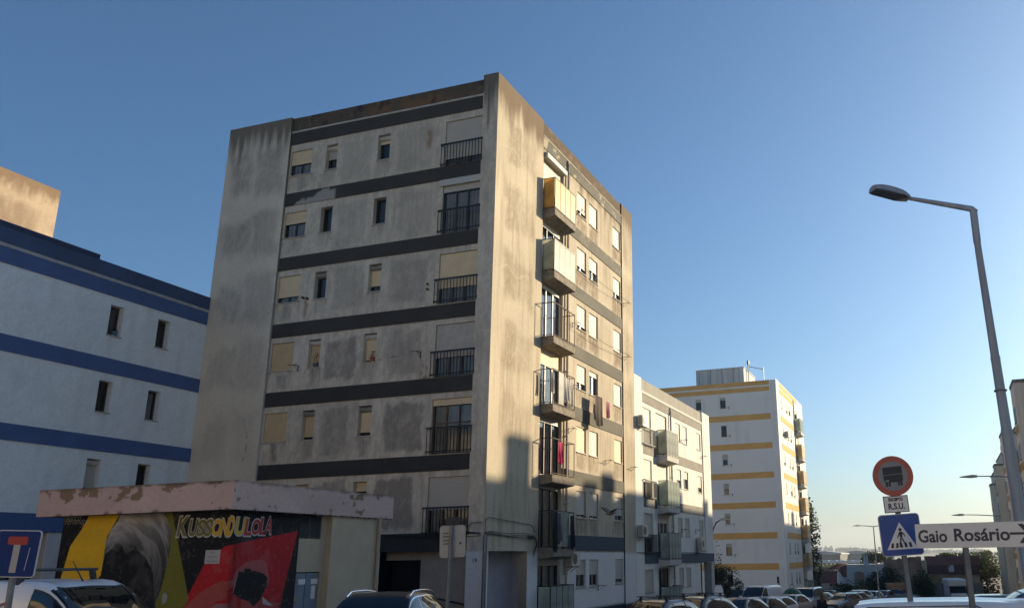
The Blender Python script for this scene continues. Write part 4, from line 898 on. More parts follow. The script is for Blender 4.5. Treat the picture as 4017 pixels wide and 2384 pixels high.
# painted letters
M_LG = mat('letter_green', (0.15, 0.14, 0.035), 0.7, var=0.2); M_LY = mat('letter_yellow', (0.60, 0.36, 0.02), 0.7, var=0.2); M_LR = mat('letter_red', (0.36, 0.02, 0.03), 0.7, var=0.2); M_LW = mat('letter_outline', (0.50, 0.47, 0.42), 0.8)
def letter(F, ch, f, cx, cy, wpx, hpx, m, left):
    p = f(cx, cy); a = f(cx-wpx/2, cy); c = f(cx+wpx/2, cy); t = f(cx, cy-hpx/2); u = f(cx, cy+hpx/2)
    w = abs((c-a).x) if left else abs((c-a).y); h = abs(t.z-u.z); s = p.x if left else p.y
    for off, mm, dd, g in ((0.075, M_LW, 0.0045, 1.14), (0.035, m, 0.0085, 0.98)):
        me = text_mesh(ch, 1.0, mm, off=off, ext=0.0, name='lettering')
        xs = [v.co.x for v in me.vertices]; zs_ = [v.co.z for v in me.vertices]
        kx = w*g/(max(xs)-min(xs)); kz = h*g/(max(zs_)-min(zs_)); ox = (max(xs)+min(xs))/2; oz = (max(zs_)+min(zs_))/2
        for v in me.vertices: v.co = Vector(((v.co.x-ox)*kx+0.10*(v.co.z-oz)*kz, 0, (v.co.z-oz)*kz))
        F.put('lettering', me, s, dd, p.z)
for ch, cx, cy, w, h, m in (('K', 372, 502, 130, 240, M_LG), ('U', 487, 516, 100, 205, M_LG), ('S', 585, 518, 92, 205, M_LG), ('S', 672, 516, 92, 210, M_LG), ('O', 770, 515, 112, 205, M_LY), ('N', 866, 512, 95, 210, M_LY), ('D', 944, 500, 66, 235, M_LY)):
    letter(FSa, ch, zm, cx, cy, w, h, m, True)
for ch, cx, cy, w, h, m in (('U', 1050, 502, 120, 215, M_LY), ('L', 1148, 510, 85, 205, M_LR), ('O', 1238, 508, 105, 195, M_LR), ('L', 1325, 500, 80, 205, M_LR), ('A', 1392, 488, 86, 205, M_LR)):
    letter(FSb, ch, zr, cx, cy, w, h, m, False)
for t, x, y, sz in (('Marco', 712, 576, 0.24), ('Fernandes', 745, 612, 0.20), ('24', 803, 652, 0.13)):
    p = zl(x, y); FSa.put('lettering', text_mesh(t, sz, M_LW, off=-0.004, shear=0.4, ext=0.0, sx=0.85), p.x, 0.006, p.z)
p0 = zm(640, 785); p1 = zm(800, 948)
pq = FSa.put('plaque', MB().bbox(p0.x, p1.x, -0.012, 0.0, p1.z, p0.z, 0.003).mesh('plaque', mat('plaque_grey', (0.42, 0.40, 0.40), 0.7, var=0.1)), 0, 0.0, 0)
for i, dz in enumerate((0.09, 0.0, -0.09)):
    w = (0.10, 0.24, 0.28)[i]; b = MB(); r = random.Random(i); x = -w/2
    while x < w/2: l = r.uniform(0.012, 0.03); b.box(x, x+l, -0.001, 0, -0.014, 0.014); x += l+0.012
    FSa.put('lettering', b.mesh('lettering', mat('faded_ink', (0.24, 0.23, 0.24), 0.8)), (p0.x+p1.x)/2, 0.0135, (p0.z+p1.z)/2+dz, pq)

# ================================================================== laundry, pots, air conditioners on the blocks
def cloth(name, label, F, s, d, z, w, h, m, tilt=0.0, wav=0.04, seed=1, group=None, cat='laundry'):
    r = random.Random(seed); nx, nz = 14, 12; V = []; ph = r.uniform(0, 6)
    for j in range(nz+1):
        for i in range(nx+1):
            u = i/nx-0.5; v = j/nz
            x = u*w*(1-0.12*v)+tilt*v*h+0.015*math.sin(5*v+ph); y = -wav*(0.25+v)*math.sin(u*11+ph)-0.03*v
            zz = -v*h*(1+0.05*math.sin(u*6+ph))
            V.append((x, y, zz))
    Fs = [(j*(nx+1)+i, j*(nx+1)+i+1, (j+1)*(nx+1)+i+1, (j+1)*(nx+1)+i) for j in range(nz) for i in range(nx)]
    me = MB().add(V, Fs).mesh(name, m, True)
    W = F.o+F.root.location+F.ux*s+F.out*d+Vector((0, 0, z))
    o = new_obj(name, me, None, W, F.th); return tag(o, label, cat, group)
C_PINK = sheer_mat('pink_cloth', (0.62, 0.05, 0.16), 0.35, 0.9); C_BRN = sheer_mat('brown_towel_cloth', (0.10, 0.07, 0.06), 0.15, 0.95); C_PLAID = sheer_mat('plaid_cloth', (0.42, 0.16, 0.20), 0.25, 0.95)
C_WHT = sheer_mat('white_cloth', (0.68, 0.66, 0.62), 0.35, 0.9); C_BLK = sheer_mat('black_cloth', (0.02, 0.02, 0.024), 0.1, 0.9); C_GRY = sheer_mat('grey_cloth', (0.13, 0.13, 0.14), 0.2, 0.9); C_TAN = sheer_mat('tan_cloth', (0.34, 0.26, 0.21), 0.25, 0.9)
zb3 = 16.72-2.747*3; zb4 = 16.72-2.747*4; zb5 = 16.72-2.747*5
cloth('dark_towel', 'large dark brown towel hanging on the line below a lit window', FR, 36.1, 0.34, 9.70, 0.95, 1.35, C_BRN, seed=3)
cloth('plaid_cloth', 'small red plaid cloth beside the brown towel', FR, 37.25, 0.34, 9.62, 0.45, 0.75, C_PLAID, seed=4)
cloth('hanging_shirt', 'white shirts drying on the third balcony from the top of open ones', FR, 32.15, 0.50, zb3+1.30, 0.5, 0.95, C_WHT, seed=5)
cloth('hanging_shirt', 'narrow white cloth at the near end of the balcony with white shirts', FR, 30.95, 0.40, zb3+1.32, 0.22, 0.8, C_WHT, seed=6)
cloth('hanging_cloth', 'white sheet beside the frosted panel of the laundry balcony', FR, 32.65, 0.50, zb3+1.28, 0.35, 1.1, C_WHT, seed=15)
cloth('pink_shirt', 'bright pink shirt hanging on the open rusty balcony', FR, 31.55, 0.50, zb4+1.36, 0.42, 0.85, C_PINK, seed=7)
cloth('black_garment', 'black trousers at the near end of the lowest sunless balcony', FR, 30.95, 0.58, zb5+1.34, 0.36, 1.4, C_BLK, seed=8)
cloth('grey_garment', 'speckled grey shirt beside black trousers on the dark balcony', FR, 31.22, 0.60, zb5+1.34, 0.26, 1.1, C_GRY, seed=9)
cloth('tan_garment', 'tan shirt between the grey shirt and the white panels', FR, 31.42, 0.58, zb5+1.34, 0.16, 1.0, C_TAN, seed=10)
cloth('black_jacket', 'black jacket at the far end of the dark balcony', FR, 32.55, 0.60, zb5+1.30, 0.36, 1.25, C_BLK, seed=11)
# flower pots on two sills of the shaded front
M_TERRA = mat('terracotta', (0.34, 0.11, 0.05), 0.8, var=0.2); M_BLUEPOT = mat('blue_plastic_pot', (0.04, 0.11, 0.16), 0.5); M_LEAF_D = sheer_mat('dark_leaf', (0.035, 0.05, 0.02), 0.25, 0.6)
def potted(label, F, s, d, z, m, seed, hh=0.3):
    W = F.o+F.root.location+F.ux*s+F.out*d+Vector((0, 0, z))
    t = thing('potted_plant', label, 'plant', W)
    MB().lathe([(0.075, 0), (0.10, 0.14), (0.115, 0.14), (0.115, 0.18), (0.09, 0.18)], 14).build('pot', m, t, smooth=False)
    r = random.Random(seed); b = MB()
    for i in range(46):
        a = r.uniform(0, 6.28); q = r.uniform(0.02, 0.13); h = 0.16+r.uniform(0, hh)*(1-q*2); c = Vector((q*math.cos(a), q*0.7*math.sin(a), h)); dv = Vector((math.cos(a), math.sin(a), r.uniform(-0.3, 0.8)))*0.05; sd = Vector((-math.sin(a), math.cos(a), 0))*0.022
        b.add([c-dv*0.4, c+sd, c+dv, c-sd], [(0, 1, 2, 3)])
    b.build('foliage', M_LEAF_D, t)
    return t
potted('terracotta pot with dark plant on the shaded front, third narrow window down', FL, -19.50, -0.22, ZT[3]-1.105, M_TERRA, 1)
potted('blue pot with trailing plant in the narrow window beside a tan shutter', FL, -22.05, -0.22, ZT[3]-1.105, M_BLUEPOT, 2, 0.5)
potted('small dark plant on the top window sill of the blue banded block', F4, 22.55, -0.15, 11.67-1.085, M_BLUEPOT, 3, 0.2)

def ac_unit(label, F, s, d, z, w=0.80, h=0.56, t=0.30):
    W = F.o+F.root.location+F.ux*s+F.out*d+Vector((0, 0, z))
    a = thing('air_conditioner', label, 'air conditioner', W, F.th, 'outdoor units on the walls')
    MB().bbox(-w/2, w/2, -t-0.06, -0.06, 0, h, 0.015).build('case', M_AC, a)
    MB().lathe([(0.20, 0), (0.21, 0.012), (0.19, 0.012)], 20).build('fan_grille', M_FR_DARK, a, loc=(-w*0.15, -t-0.062, h/2)).rotation_euler = (math.pi/2, 0, 0)
    g = MB()
    for i in range(9): g.box(-w*0.15-0.19, -w*0.15+0.19, -t-0.082, -t-0.076, h/2-0.17+i*0.042, h/2-0.163+i*0.042)
    for i in range(7): g.box(-w/2-0.004, -w/2, -t, -0.12, 0.08+i*0.06, 0.11+i*0.06)
    g.build('vent_grille', mat('ac_grille', (0.28, 0.27, 0.24), 0.6), a)
    br = MB(); br.box(-w*0.35, -w*0.32, -t-0.08, 0, -0.04, 0.0); br.box(w*0.32, w*0.35, -t-0.08, 0, -0.04, 0.0); br.tube([(-w*0.3, 0.0, -0.22), (-w*0.3, -t, -0.03)], 0.012, 5); br.tube([(w*0.3, 0.0, -0.22), (w*0.3, -t, -0.03)], 0.012, 5)
    br.build('bracket', M_ZINC, a)
    return a
ac_unit('cream outdoor unit by the top left shutter of the low white block', F2, 42.75, 0.0, 9.22)
ac_unit('outdoor unit beside the shuttered window over the low grey railing', F2, 42.55, 0.0, 3.66)
ac_unit('large outdoor unit on the far end of the low white block', F2, 54.0, 0.0, 3.02, 0.95, 0.80)
ac_unit('outdoor unit under the lowest balcony of the stained block', FR, 33.55, 0.0, 2.35)
ac_unit('small outdoor unit on the sunlit side of the ochre banded block', F3r, 85.5, 0.0, 14.2-0.35)
# ================================================================== street signs
M_SBACK = mat('sign_back', (0.36, 0.37, 0.37), 0.5, metal=0.3, var=0.15, vscale=3)
M_SRED = mat('faded_sign_red', (0.50, 0.125, 0.09), 0.55, var=0.25, vscale=5); M_SGREY = mat('faded_sign_grey', (0.25, 0.27, 0.29), 0.55, var=0.15, vscale=6)
M_SBLUE = mat('sign_blue', (0.012, 0.075, 0.33), 0.4, var=0.12, vscale=4); M_SNAVY = mat('sign_navy', (0.006, 0.034, 0.17), 0.6, spec=0.2, var=0.2, vscale=4)
M_SWHITE = mat('sign_white', (0.80, 0.80, 0.78), 0.45, var=0.06); M_SBLACK = mat('sign_black', (0.03, 0.033, 0.045), 0.55, var=0.2, vscale=8)
M_SRIM = mat('sign_rim', (0.42, 0.46, 0.52), 0.45, metal=0.2)
def disc(b, r, y0, y1, n=48, cx=0, cz=0): b.prism([(cx+r*math.cos(2*math.pi*i/n), cz+r*math.sin(2*math.pi*i/n)) for i in range(n)], y0, y1); return b
def rrect(w, h, r, n=6):
    P = []
    for cx, cz, a0 in ((w/2-r, h/2-r, 0), (-w/2+r, h/2-r, 90), (-w/2+r, -h/2+r, 180), (w/2-r, -h/2+r, 270)):
        for i in range(n+1): a = R(a0+90*i/n); P.append((cx+r*math.cos(a), cz+r*math.sin(a)))
    return P
KS = 14.0/12.2
def spt(x, y): p = far(3100+x/2.541, 1800+y/2.541, 14.0); return p
sc_ = spt(1023, 167); sq_ = spt(1102, 752); pl_ = spt(1056, 447); base = spt(1145, 975)
lean = R(-2.6)                        # the post leans a little
SG = thing('sign_post', 'leaning post with a faded lorry ban disc and blue crossing sign', 'traffic sign', (sq_.x+0.02, 14.02, ground(-0.5, 14)))
SGA = R(12)
def sg(name, b, m, c, dy=0.0, smooth=False):
    o = b.build(name, m, SG, (c.x-SG.location.x, c.y-SG.location.y+dy, c.z-SG.location.z))
    o.rotation_euler = (0, lean*1.1, SGA); return o
zp = SG.location.z
MB().tube([(0.11, 0.05, -0.2), (-0.02, 0.05, sq_.z-zp), (-0.07, 0.05, sc_.z-zp+0.25)], 0.042, 12).build('pole', M_ZINC, SG)
dsk = sg('round_sign', disc(MB(), 0.296, 0.0, 0.02), M_SRED, sc_)
def sub(name, b, m, par, dy): return b.build(name, m, par, (0, dy, 0))
sub('sign_face', disc(MB(), 0.222, -0.004, 0.0), M_SGREY, dsk, 0); sub('sign_rim', MB().add([(r*math.cos(2*math.pi*i/48), y, r*math.sin(2*math.pi*i/48)) for r, y in ((0.296, 0.0), (0.303, -0.008), (0.303, 0.022)) for i in range(48)], [(k*48+i, k*48+(i+1) % 48, (k+1)*48+(i+1) % 48, (k+1)*48+i) for k in range(2) for i in range(48)]), M_SRED, dsk, 0)
tk = MB()
for P in ([(-0.145, 0.02), (0.145, 0.03), (0.145, 0.145), (-0.145, 0.135)], [(-0.145, 0.012), (0.145, 0.022), (0.145, -0.07), (0.12, -0.095), (0.05, -0.095), (-0.04, -0.095), (-0.125, -0.095), (-0.145, -0.05)], [(-0.125, -0.095), (-0.085, -0.095), (-0.085, -0.155), (-0.125, -0.155)], [(-0.078, -0.095), (-0.05, -0.095), (-0.05, -0.155), (-0.078, -0.155)], [(0.06, -0.095), (0.088, -0.095), (0.088, -0.15), (0.06, -0.15)], [(0.095, -0.095), (0.13, -0.095), (0.13, -0.15), (0.095, -0.15)]): tk.prism(P, -0.0055, -0.004)
sub('lorry_symbol', tk, M_SBLACK, dsk, 0); sub('lamp_mark', MB().box(-0.115, -0.07, -0.0065, -0.0055, -0.085, -0.055), M_SGREY, dsk, 0)
pb_ = sg('plate', MB().prism(rrect(0.37, 0.25, 0.01, 2), 0.0, 0.012), M_SWHITE, pl_)
rim = MB()
for x0, x1, z0, z1 in ((-0.185, 0.185, 0.113, 0.125), (-0.185, 0.185, -0.125, -0.113), (-0.185, -0.173, -0.113, 0.113), (0.173, 0.185, -0.113, 0.113)): rim.box(x0, x1, -0.002, 0.0, z0, z1)
sub('plate_border', rim, M_SBLACK, pb_, 0)
for t, sz, dz in (('EXCEPTO', 0.062, 0.068), ('R.S.U.', 0.125, -0.035)): new_obj('lettering', text_mesh(t, sz, M_SBLACK, off=0.004, ext=0.001, sx=0.8 if dz > 0 else 0.82), pb_, (0, -0.002, dz))
sqo = sg('square_sign', MB().prism(rrect(0.61, 0.61, 0.055), 0.0, 0.02), M_SRIM, sq_)
sub('sign_face', MB().prism(rrect(0.585, 0.585, 0.045), -0.003, 0.0), M_SBLUE, sqo, 0)
for sx_ in (-0.25, 0.25):
    for sz_ in (-0.25, 0.25): sub('bolt', disc(MB(), 0.008, -0.006, -0.003, 10, sx_, sz_), M_ZINC, sqo, 0)
sub('triangle', MB().prism([(0, 0.185), (0.228, -0.21), (-0.228, -0.21)], -0.005, -0.003), M_SWHITE, sqo, 0)
wk = MB(); disc(wk, 0.024, -0.007, -0.005, 20, -0.002, 0.075)
for P in ([(-0.02, 0.045), (0.02, 0.045), (0.026, 0.03), (0.018, -0.04), (-0.018, -0.04), (-0.024, 0.02)], [(-0.02, 0.045), (-0.05, -0.01), (-0.062, -0.045), (-0.05, -0.05), (-0.035, -0.015), (-0.016, 0.02)], [(0.02, 0.045), (0.05, 0.015), (0.062, -0.03), (0.05, -0.033), (0.038, 0.003), (0.016, 0.02)], [(-0.018, -0.045), (0.004, -0.045), (-0.008, -0.11), (-0.026, -0.17), (-0.042, -0.17), (-0.030, -0.11)], [(0.0, -0.045), (0.02, -0.045), (0.045, -0.11), (0.075, -0.16), (0.06, -0.17), (0.028, -0.12)]): wk.prism(P, -0.007, -0.005)
for i in range(5): x = -0.145+i*0.068; wk.prism([(x-0.022, -0.185), (x+0.018, -0.185), (x+0.024 if i < 2 else x+0.006, -0.115), (x-0.006 if i < 2 else x-0.028, -0.115)], -0.0064, -0.005)
sub('walker_symbol', wk, M_SBLACK, sqo, 0)
# direction sign
dl = far(3100+1237/2.541, 1800+655/2.541, 13.35); db = far(3100+1265/2.541, 1800+890/2.541, 13.35); dr = far(4017, 1800+617/2.541, 12.95); drb = far(4017, 1800+872/2.541, 12.95)
DH = 0.335; dvec = (dr-dl); dang = math.atan2(dvec.y, dvec.x)
DW = 1.9
DS = thing('direction_sign', 'white direction board reading Gaio Rosário with an arrow', 'road sign', (dl.x, dl.y, ground(0, 13.3)))
zd = (dl.z+db.z)/2-DS.location.z
bd = MB().prism(rrect(DW, DH, 0.012, 2), 0.0, 0.03).build('board', M_SRIM, DS, (DW/2*math.cos(dang), DW/2*math.sin(dang), zd)); bd.rotation_euler = (0, R(0.4), dang)
sub('board_face', MB().prism(rrect(DW-0.012, DH-0.012, 0.008, 2), -0.002, 0.0), M_SWHITE, bd, 0)
M_SINK = mat('sign_ink', (0.045, 0.055, 0.08), 0.5)
for wd, xa, xb in (('Gaio', 0.04, 0.448), ('Rosário', 0.545, 1.285)):
    tme = text_mesh(wd, 0.235, M_SINK, off=0.006, ext=0.001, align='LEFT', sx=1.0); xs = [v.co.x for v in tme.vertices]; k = (xb-xa)/(max(xs)-min(xs)); x0 = min(xs)
    for v in tme.vertices: v.co.x = (v.co.x-x0)*k
    new_obj('lettering', tme, bd, (-DW/2+xa, -0.0035, -0.012 if wd == 'Gaio' else -0.003))
ar = MB(); ar.prism([(-0.13, -0.016), (0.12, -0.016), (0.12, 0.016), (-0.13, 0.016)], -0.0045, -0.002); ar.prism([(-0.02, 0.125), (0.05, 0.125), (0.15, 0.0), (0.05, -0.125), (-0.02, -0.125), (0.08, 0.0)], -0.0047, -0.002)
new_obj('arrow', ar.mesh('arrow', M_SINK), bd, (-DW/2+1.415, 0, 0.01))
for px in (0.70, 1.75):
    MB().tube([(px*math.cos(dang), px*math.sin(dang)+0.07, -0.2), (px*math.cos(dang)-0.02, px*math.sin(dang)+0.07, zd+0.14)], 0.042, 12).build('pole', M_ZINC, DS)
# dead end sign on the left
lc = far(62, 2170, 14.4)
TS = thing('dead_end_sign', 'blue no through road sign with red bar at the left edge', 'traffic sign', (lc.x, lc.y, ground(lc.x, lc.y)))
zt_ = lc.z-TS.location.z
sgo = MB().prism(rrect(0.60, 0.60, 0.05), 0.0, 0.02).build('square_sign', M_SRIM, TS, (0, 0, zt_)); sgo.rotation_euler = (0, R(2.0), R(17))
sub('sign_face', MB().prism(rrect(0.575, 0.575, 0.04), -0.003, 0.0), M_SNAVY, sgo, 0)
sub('stem', MB().prism([(-0.045, -0.24), (0.045, -0.24), (0.045, 0.12), (-0.045, 0.12)], -0.005, -0.003), mat('dull_sign_white', (0.36, 0.37, 0.38), 0.5), sgo, 0)
sub('bar', MB().prism([(x, z+0.165) for x, z in rrect(0.27, 0.105, 0.02, 2)], -0.0065, -0.005), mat('dark_sign_red', (0.33, 0.02, 0.02), 0.5), sgo, 0)
sub('scratch', MB().prism([(0.155, -0.21), (0.16, -0.21), (0.18, 0.08), (0.175, 0.08)], -0.0035, -0.003), M_SWHITE, sgo, 0)
MB().tube([(-0.02, 0.05, -0.3), (-0.055, 0.05, zt_+0.26)], 0.04, 12).build('pole', M_ZINC, TS)
# sign seen from behind, in front of the corner porch
bc = far(900+2190/2.501, 1800+805/2.501, 17.0)
BS = thing('road_sign', 'grey back of a road sign on a thin post before the porch', 'traffic sign', (bc.x, bc.y, ground(bc.x, bc.y)))
zb_ = bc.z-BS.location.z
ba = R(28)
pl2 = MB().prism(rrect(0.47, 0.58, 0.06), 0.0, 0.02).build('sign_plate', M_SBACK, BS, (0, 0, zb_)); pl2.rotation_euler = (0, R(-2), ba)
sub('channel', MB().box(-0.05, 0.03, -0.04, -0.002, -0.29, 0.29), M_ZINC, pl2, 0)
for i, dz in enumerate((0.15, 0.09, 0.02, -0.04)):
    r = random.Random(i+40); b = MB(); x = -0.17
    while x < -0.07: l = r.uniform(0.008, 0.02); b.box(x, x+l, -0.003, -0.001, dz-0.012, dz+0.012); x += l+0.006
    sub('sticker_print', b, M_SBLACK, pl2, 0)
sub('sticker', disc(MB(), 0.022, -0.003, -0.001, 16, 0.14, -0.04), M_SBLACK, pl2, 0)
sub('clamp', MB().box(-0.12, 0.13, -0.03, 0.0, 0.292, 0.44), mat('sign_dark', (0.03, 0.03, 0.035), 0.6), pl2, 0)
MB().tube([(-0.05, -0.07, -0.3), (0.0, -0.06, zb_+0.28)], 0.036, 10).build('pole', M_ZINC, BS)

# ================================================================== street lamps
def zq(x, y): return far(3350+x/2.12, 700+y/2.12, 15.5)
t0 = far(3350+1590/2.4738, 1400+1400/2.4738, 15.5); t1 = zq(1024, 525); t2 = zq(992, 262)
dz_ = (t0-t1)/(t0.z-t1.z); gb = ground(1.3, 15.4); bs = t1+dz_*(gb-t1.z)
LP = thing('street_lamp', 'tall grey lamp post with angled arm at the right', 'street lamp', (bs.x, bs.y, gb))
q = lambda p: p-LP.location
mid1 = t1+dz_*(5.75-t1.z); mid2 = t1+dz_*(4.55-t1.z)
b = MB(); b.tube([q(bs), q(mid2)], [0.108, 0.092], 16); b.tube([q(mid2), q(mid2)+Vector((0, 0, 0.02)), q(mid1)], [0.090, 0.085, 0.075], 16); b.tube([q(mid1), q(t1)], [0.071, 0.057], 16)
autosmooth(b.build('pole', mat('lamp_steel', (0.34, 0.38, 0.42), 0.55, metal=0.1, var=0.35, vscale=6, streak=True), LP)); M_LAMP = MATS['lamp_steel']
autosmooth(MB().tube([q(t1)+Vector((0, 0, -0.02)), q(t2)], 0.064, 16).tube([q(mid1)+Vector((0, 0, -0.03)), q(mid1)+Vector((0, 0, 0.03))], 0.079, 16).build('sleeve', M_LAMP, LP))
pm_ = t1+dz_*(1.5-t1.z)
MB().bbox(-0.05, 0.05, -0.125, -0.08, -0.25, 0.25, 0.01).build('access_door', MATS['lamp_steel'], LP, q(pm_))
for zz_ in (2.9, 5.2): p_ = t1+dz_*(zz_-t1.z); MB().tube([q(p_)+Vector((0, 0, -0.012)), q(p_)+Vector((0, 0, 0.012))], 0.105, 14).build('clamp_band', M_ZINC, LP)
ta = zq(462, 166); autosmooth(MB().tube([q(t2)+Vector((0.03, 0, -0.05)), q(t2)+Vector((-0.02, 0, 0.02)), q(ta)], [0.06, 0.055, 0.036], 12).build('arm', M_LAMP, LP))
# luminaire: shallow domed housing over a flat lens plate, tilted with the arm
h1, h2, h3, h4 = (far(3350+x/2.12, 700+y/2.12, d_) for x, y, d_ in ((195, 76, 15.32), (492, 150, 15.32), (420, 206, 15.66), (118, 130, 15.66)))
def head_pt(u, v, up):
    p = h1.lerp(h2, u).lerp(h4.lerp(h3, u), v); c = h1.lerp(h2, u).lerp(h4.lerp(h3, u), 0.5)
    k = 1.0 if u > 0.12 and u < 0.8 else (0.86 if u <= 0.12 else 1-(u-0.8)*1.9)
    return q(c+(p-c)*k)+Vector((0, 0, up))
b = MB(); n = 14; V = []
for i in range(n+1):
    u = i/n
    for j in range(11):
        v = j/10; hgt = 0.035+0.135*max(0, math.sin(math.pi*(0.06+0.88*v)))**0.55*(math.sin(math.pi*(0.10+0.86*u))**0.6) if 0 < j < 10 else 0.0
        V.append(head_pt(u, v, hgt))
b.add(V, [(i*11+j, (i+1)*11+j, (i+1)*11+j+1, i*11+j+1) for i in range(n) for j in range(10)]+[tuple(range(11)), tuple(n*11+j for j in range(10, -1, -1))])
ho = b.build('lamp_head', M_LAMP, LP); autosmooth(ho, 55)
ln = MB(); V = [head_pt(u, v, dz) for dz in (-0.012, 0.0) for u, v in ((0.03, 0.03), (0.72, 0.03), (0.72, 0.97), (0.03, 0.97))]
ln.add(V, [(0, 1, 2, 3), (7, 6, 5, 4), (0, 4, 5, 1), (1, 5, 6, 2), (2, 6, 7, 3), (3, 7, 4, 0)]); ln.build('lens', mat('lamp_lens', (0.11, 0.13, 0.155), 0.35), ho)
def lamp_far(label, px, py_top, dist, arm, hgt, px_pole=None, double=False, m=None, sc=1.0):
    """Post with a flat head; arm is its reach in metres to the left."""
    p = far(px, py_top, dist); g = ground(p.x, p.y)
    t = thing('street_lamp', label, 'street lamp', (p.x, p.y, g)); H_ = p.z-g; m = m or M_LAMP
    MB().tube([(0, 0, -0.2), (0, 0, H_)], [0.09*sc, 0.045*sc], 10).build('pole', m, t)
    for sgn in ((-1, 1) if double else (-1,)):
        MB().tube([(0, 0, H_-0.03), (sgn*arm*0.6, 0, H_+0.07), (sgn*arm, 0, H_+0.1)], [0.04*sc, 0.035*sc, 0.03*sc], 8).build('arm', m, t)
        MB().prism([(sgn*arm, H_+0.06), (sgn*(arm+0.25), H_+0.04), (sgn*(arm+0.75), H_+0.085), (sgn*(arm+0.7), H_+0.11), (sgn*(arm+0.2), H_+0.17), (sgn*arm, H_+0.14)], -0.14, 0.14).build('lamp_head', m, t)
    return t
M_LPALE = mat('pale_lamp_steel', (0.36, 0.37, 0.36), 0.5, metal=0.3)
zA = lambda x, y: (3100+x/2.541, 1800+y/2.541)
lamp_far('pale double headed lamp post rising behind the parked cars', *zA(828, 668), 92, 1.3, 9, double=True, m=M_LPALE)
lamp_far('nearer of the two thin lamp posts before the beige row', *zA(2290, 175), 42, 1.75, 9, m=M_LPALE, sc=0.75)
lamp_far('farther thin lamp post before the beige row', *zA(2085, 560), 58, 2.0, 9, m=M_LPALE, sc=0.75)
# swan neck lamp by the white block
pz = lambda x, y: (2400+x/2.779, 1900+y/2.779)
cb = far(*pz(1090, 560), 60); ct = far(*pz(1195, 382), 60); g = ground(cb.x, cb.y)
CL = thing('street_lamp', 'swan neck lamp curving up by the corner of the white block', 'street lamp', (cb.x, cb.y, g))
zc = cb.z-g; wX = ct.x-cb.x; hZ = ct.z-cb.z
MB().tube([(0, 0, -0.2), (0, 0, zc-0.6), (0.0, 0, zc), (wX*0.18, 0, zc+hZ*0.45), (wX*0.5, 0, zc+hZ*0.82), (wX, 0, zc+hZ)], [0.07, 0.055, 0.055, 0.05, 0.045, 0.04], 8).build('pole', M_RUST, CL)
MB().prism([(wX-0.05, zc+hZ-0.05), (wX+0.65, zc+hZ-0.02), (wX+0.65, zc+hZ+0.05), (wX+0.2, zc+hZ+0.11), (wX-0.05, zc+hZ+0.07)], -0.14, 0.14).build('lamp_head', M_LPALE, CL)

# ================================================================== gull
gp = far(1850+1100/2.022, 1650+735/2.022, 34)
GU = thing('gull', 'gull gliding past the shaded lower windows', 'bird', gp, R(20))
M_GB = mat('gull_grey_brown', (0.22, 0.205, 0.185), 0.8, var=0.4, vscale=12); M_GW = mat('gull_wing', (0.12, 0.11, 0.10), 0.85, var=0.4, vscale=14)
b = MB(); pr = [(-0.24, 0.005), (-0.215, 0.018), (-0.19, 0.03), (-0.15, 0.042), (-0.10, 0.045), (-0.02, 0.062), (0.07, 0.06), (0.15, 0.042), (0.22, 0.03), (0.30, 0.012)]
n = 10; V = []
for x, r_ in pr:
    for k in range(n): a = 2*math.pi*k/n; V.append((x, r_*1.15*math.cos(a), r_*math.sin(a)+(0.012 if x < -0.12 else 0)))
b.add(V, [(i*n+k, i*n+(k+1) % n, (i+1)*n+(k+1) % n, (i+1)*n+k) for i in range(len(pr)-1) for k in range(n)]+[tuple(range(n-1, -1, -1)), tuple((len(pr)-1)*n+k for k in range(n))])
b.build('body', M_GB, GU, smooth=True)
MB().add([(-0.24, -0.008, 0.016), (-0.24, 0.008, 0.016), (-0.30, 0, 0.006), (-0.24, 0, 0.0)], [(0, 1, 2), (1, 3, 2), (3, 0, 2), (0, 3, 1)]).build('beak', mat('beak', (0.35, 0.22, 0.05), 0.6), GU)
for sgn in (-1, 1):
    st = [(0.04, 0.03, -0.12, 0.12), (0.20, 0.12, -0.14, 0.12), (0.36, 0.19, -0.13, 0.12), (0.50, 0.21, -0.06, 0.14), (0.66, 0.19, 0.06, 0.19)]
    V = []
    for (y, z, xa, xb) in st:
        for x, dz in ((xa, 0.0), ((xa*2+xb)/3, 0.016), (xb, 0.0), ((xa*2+xb)/3, -0.006)): V.append((x, sgn*y, z+dz))
    fs = [(i*4+k, i*4+(k+1) % 4, (i+1)*4+(k+1) % 4, (i+1)*4+k) for i in range(4) for k in range(4)]+[(16, 17, 18, 19)]
    MB().add(V, fs).build('wing', M_GW, GU, smooth=True)
GU.rotation_euler = (R(6), R(-8), R(58))

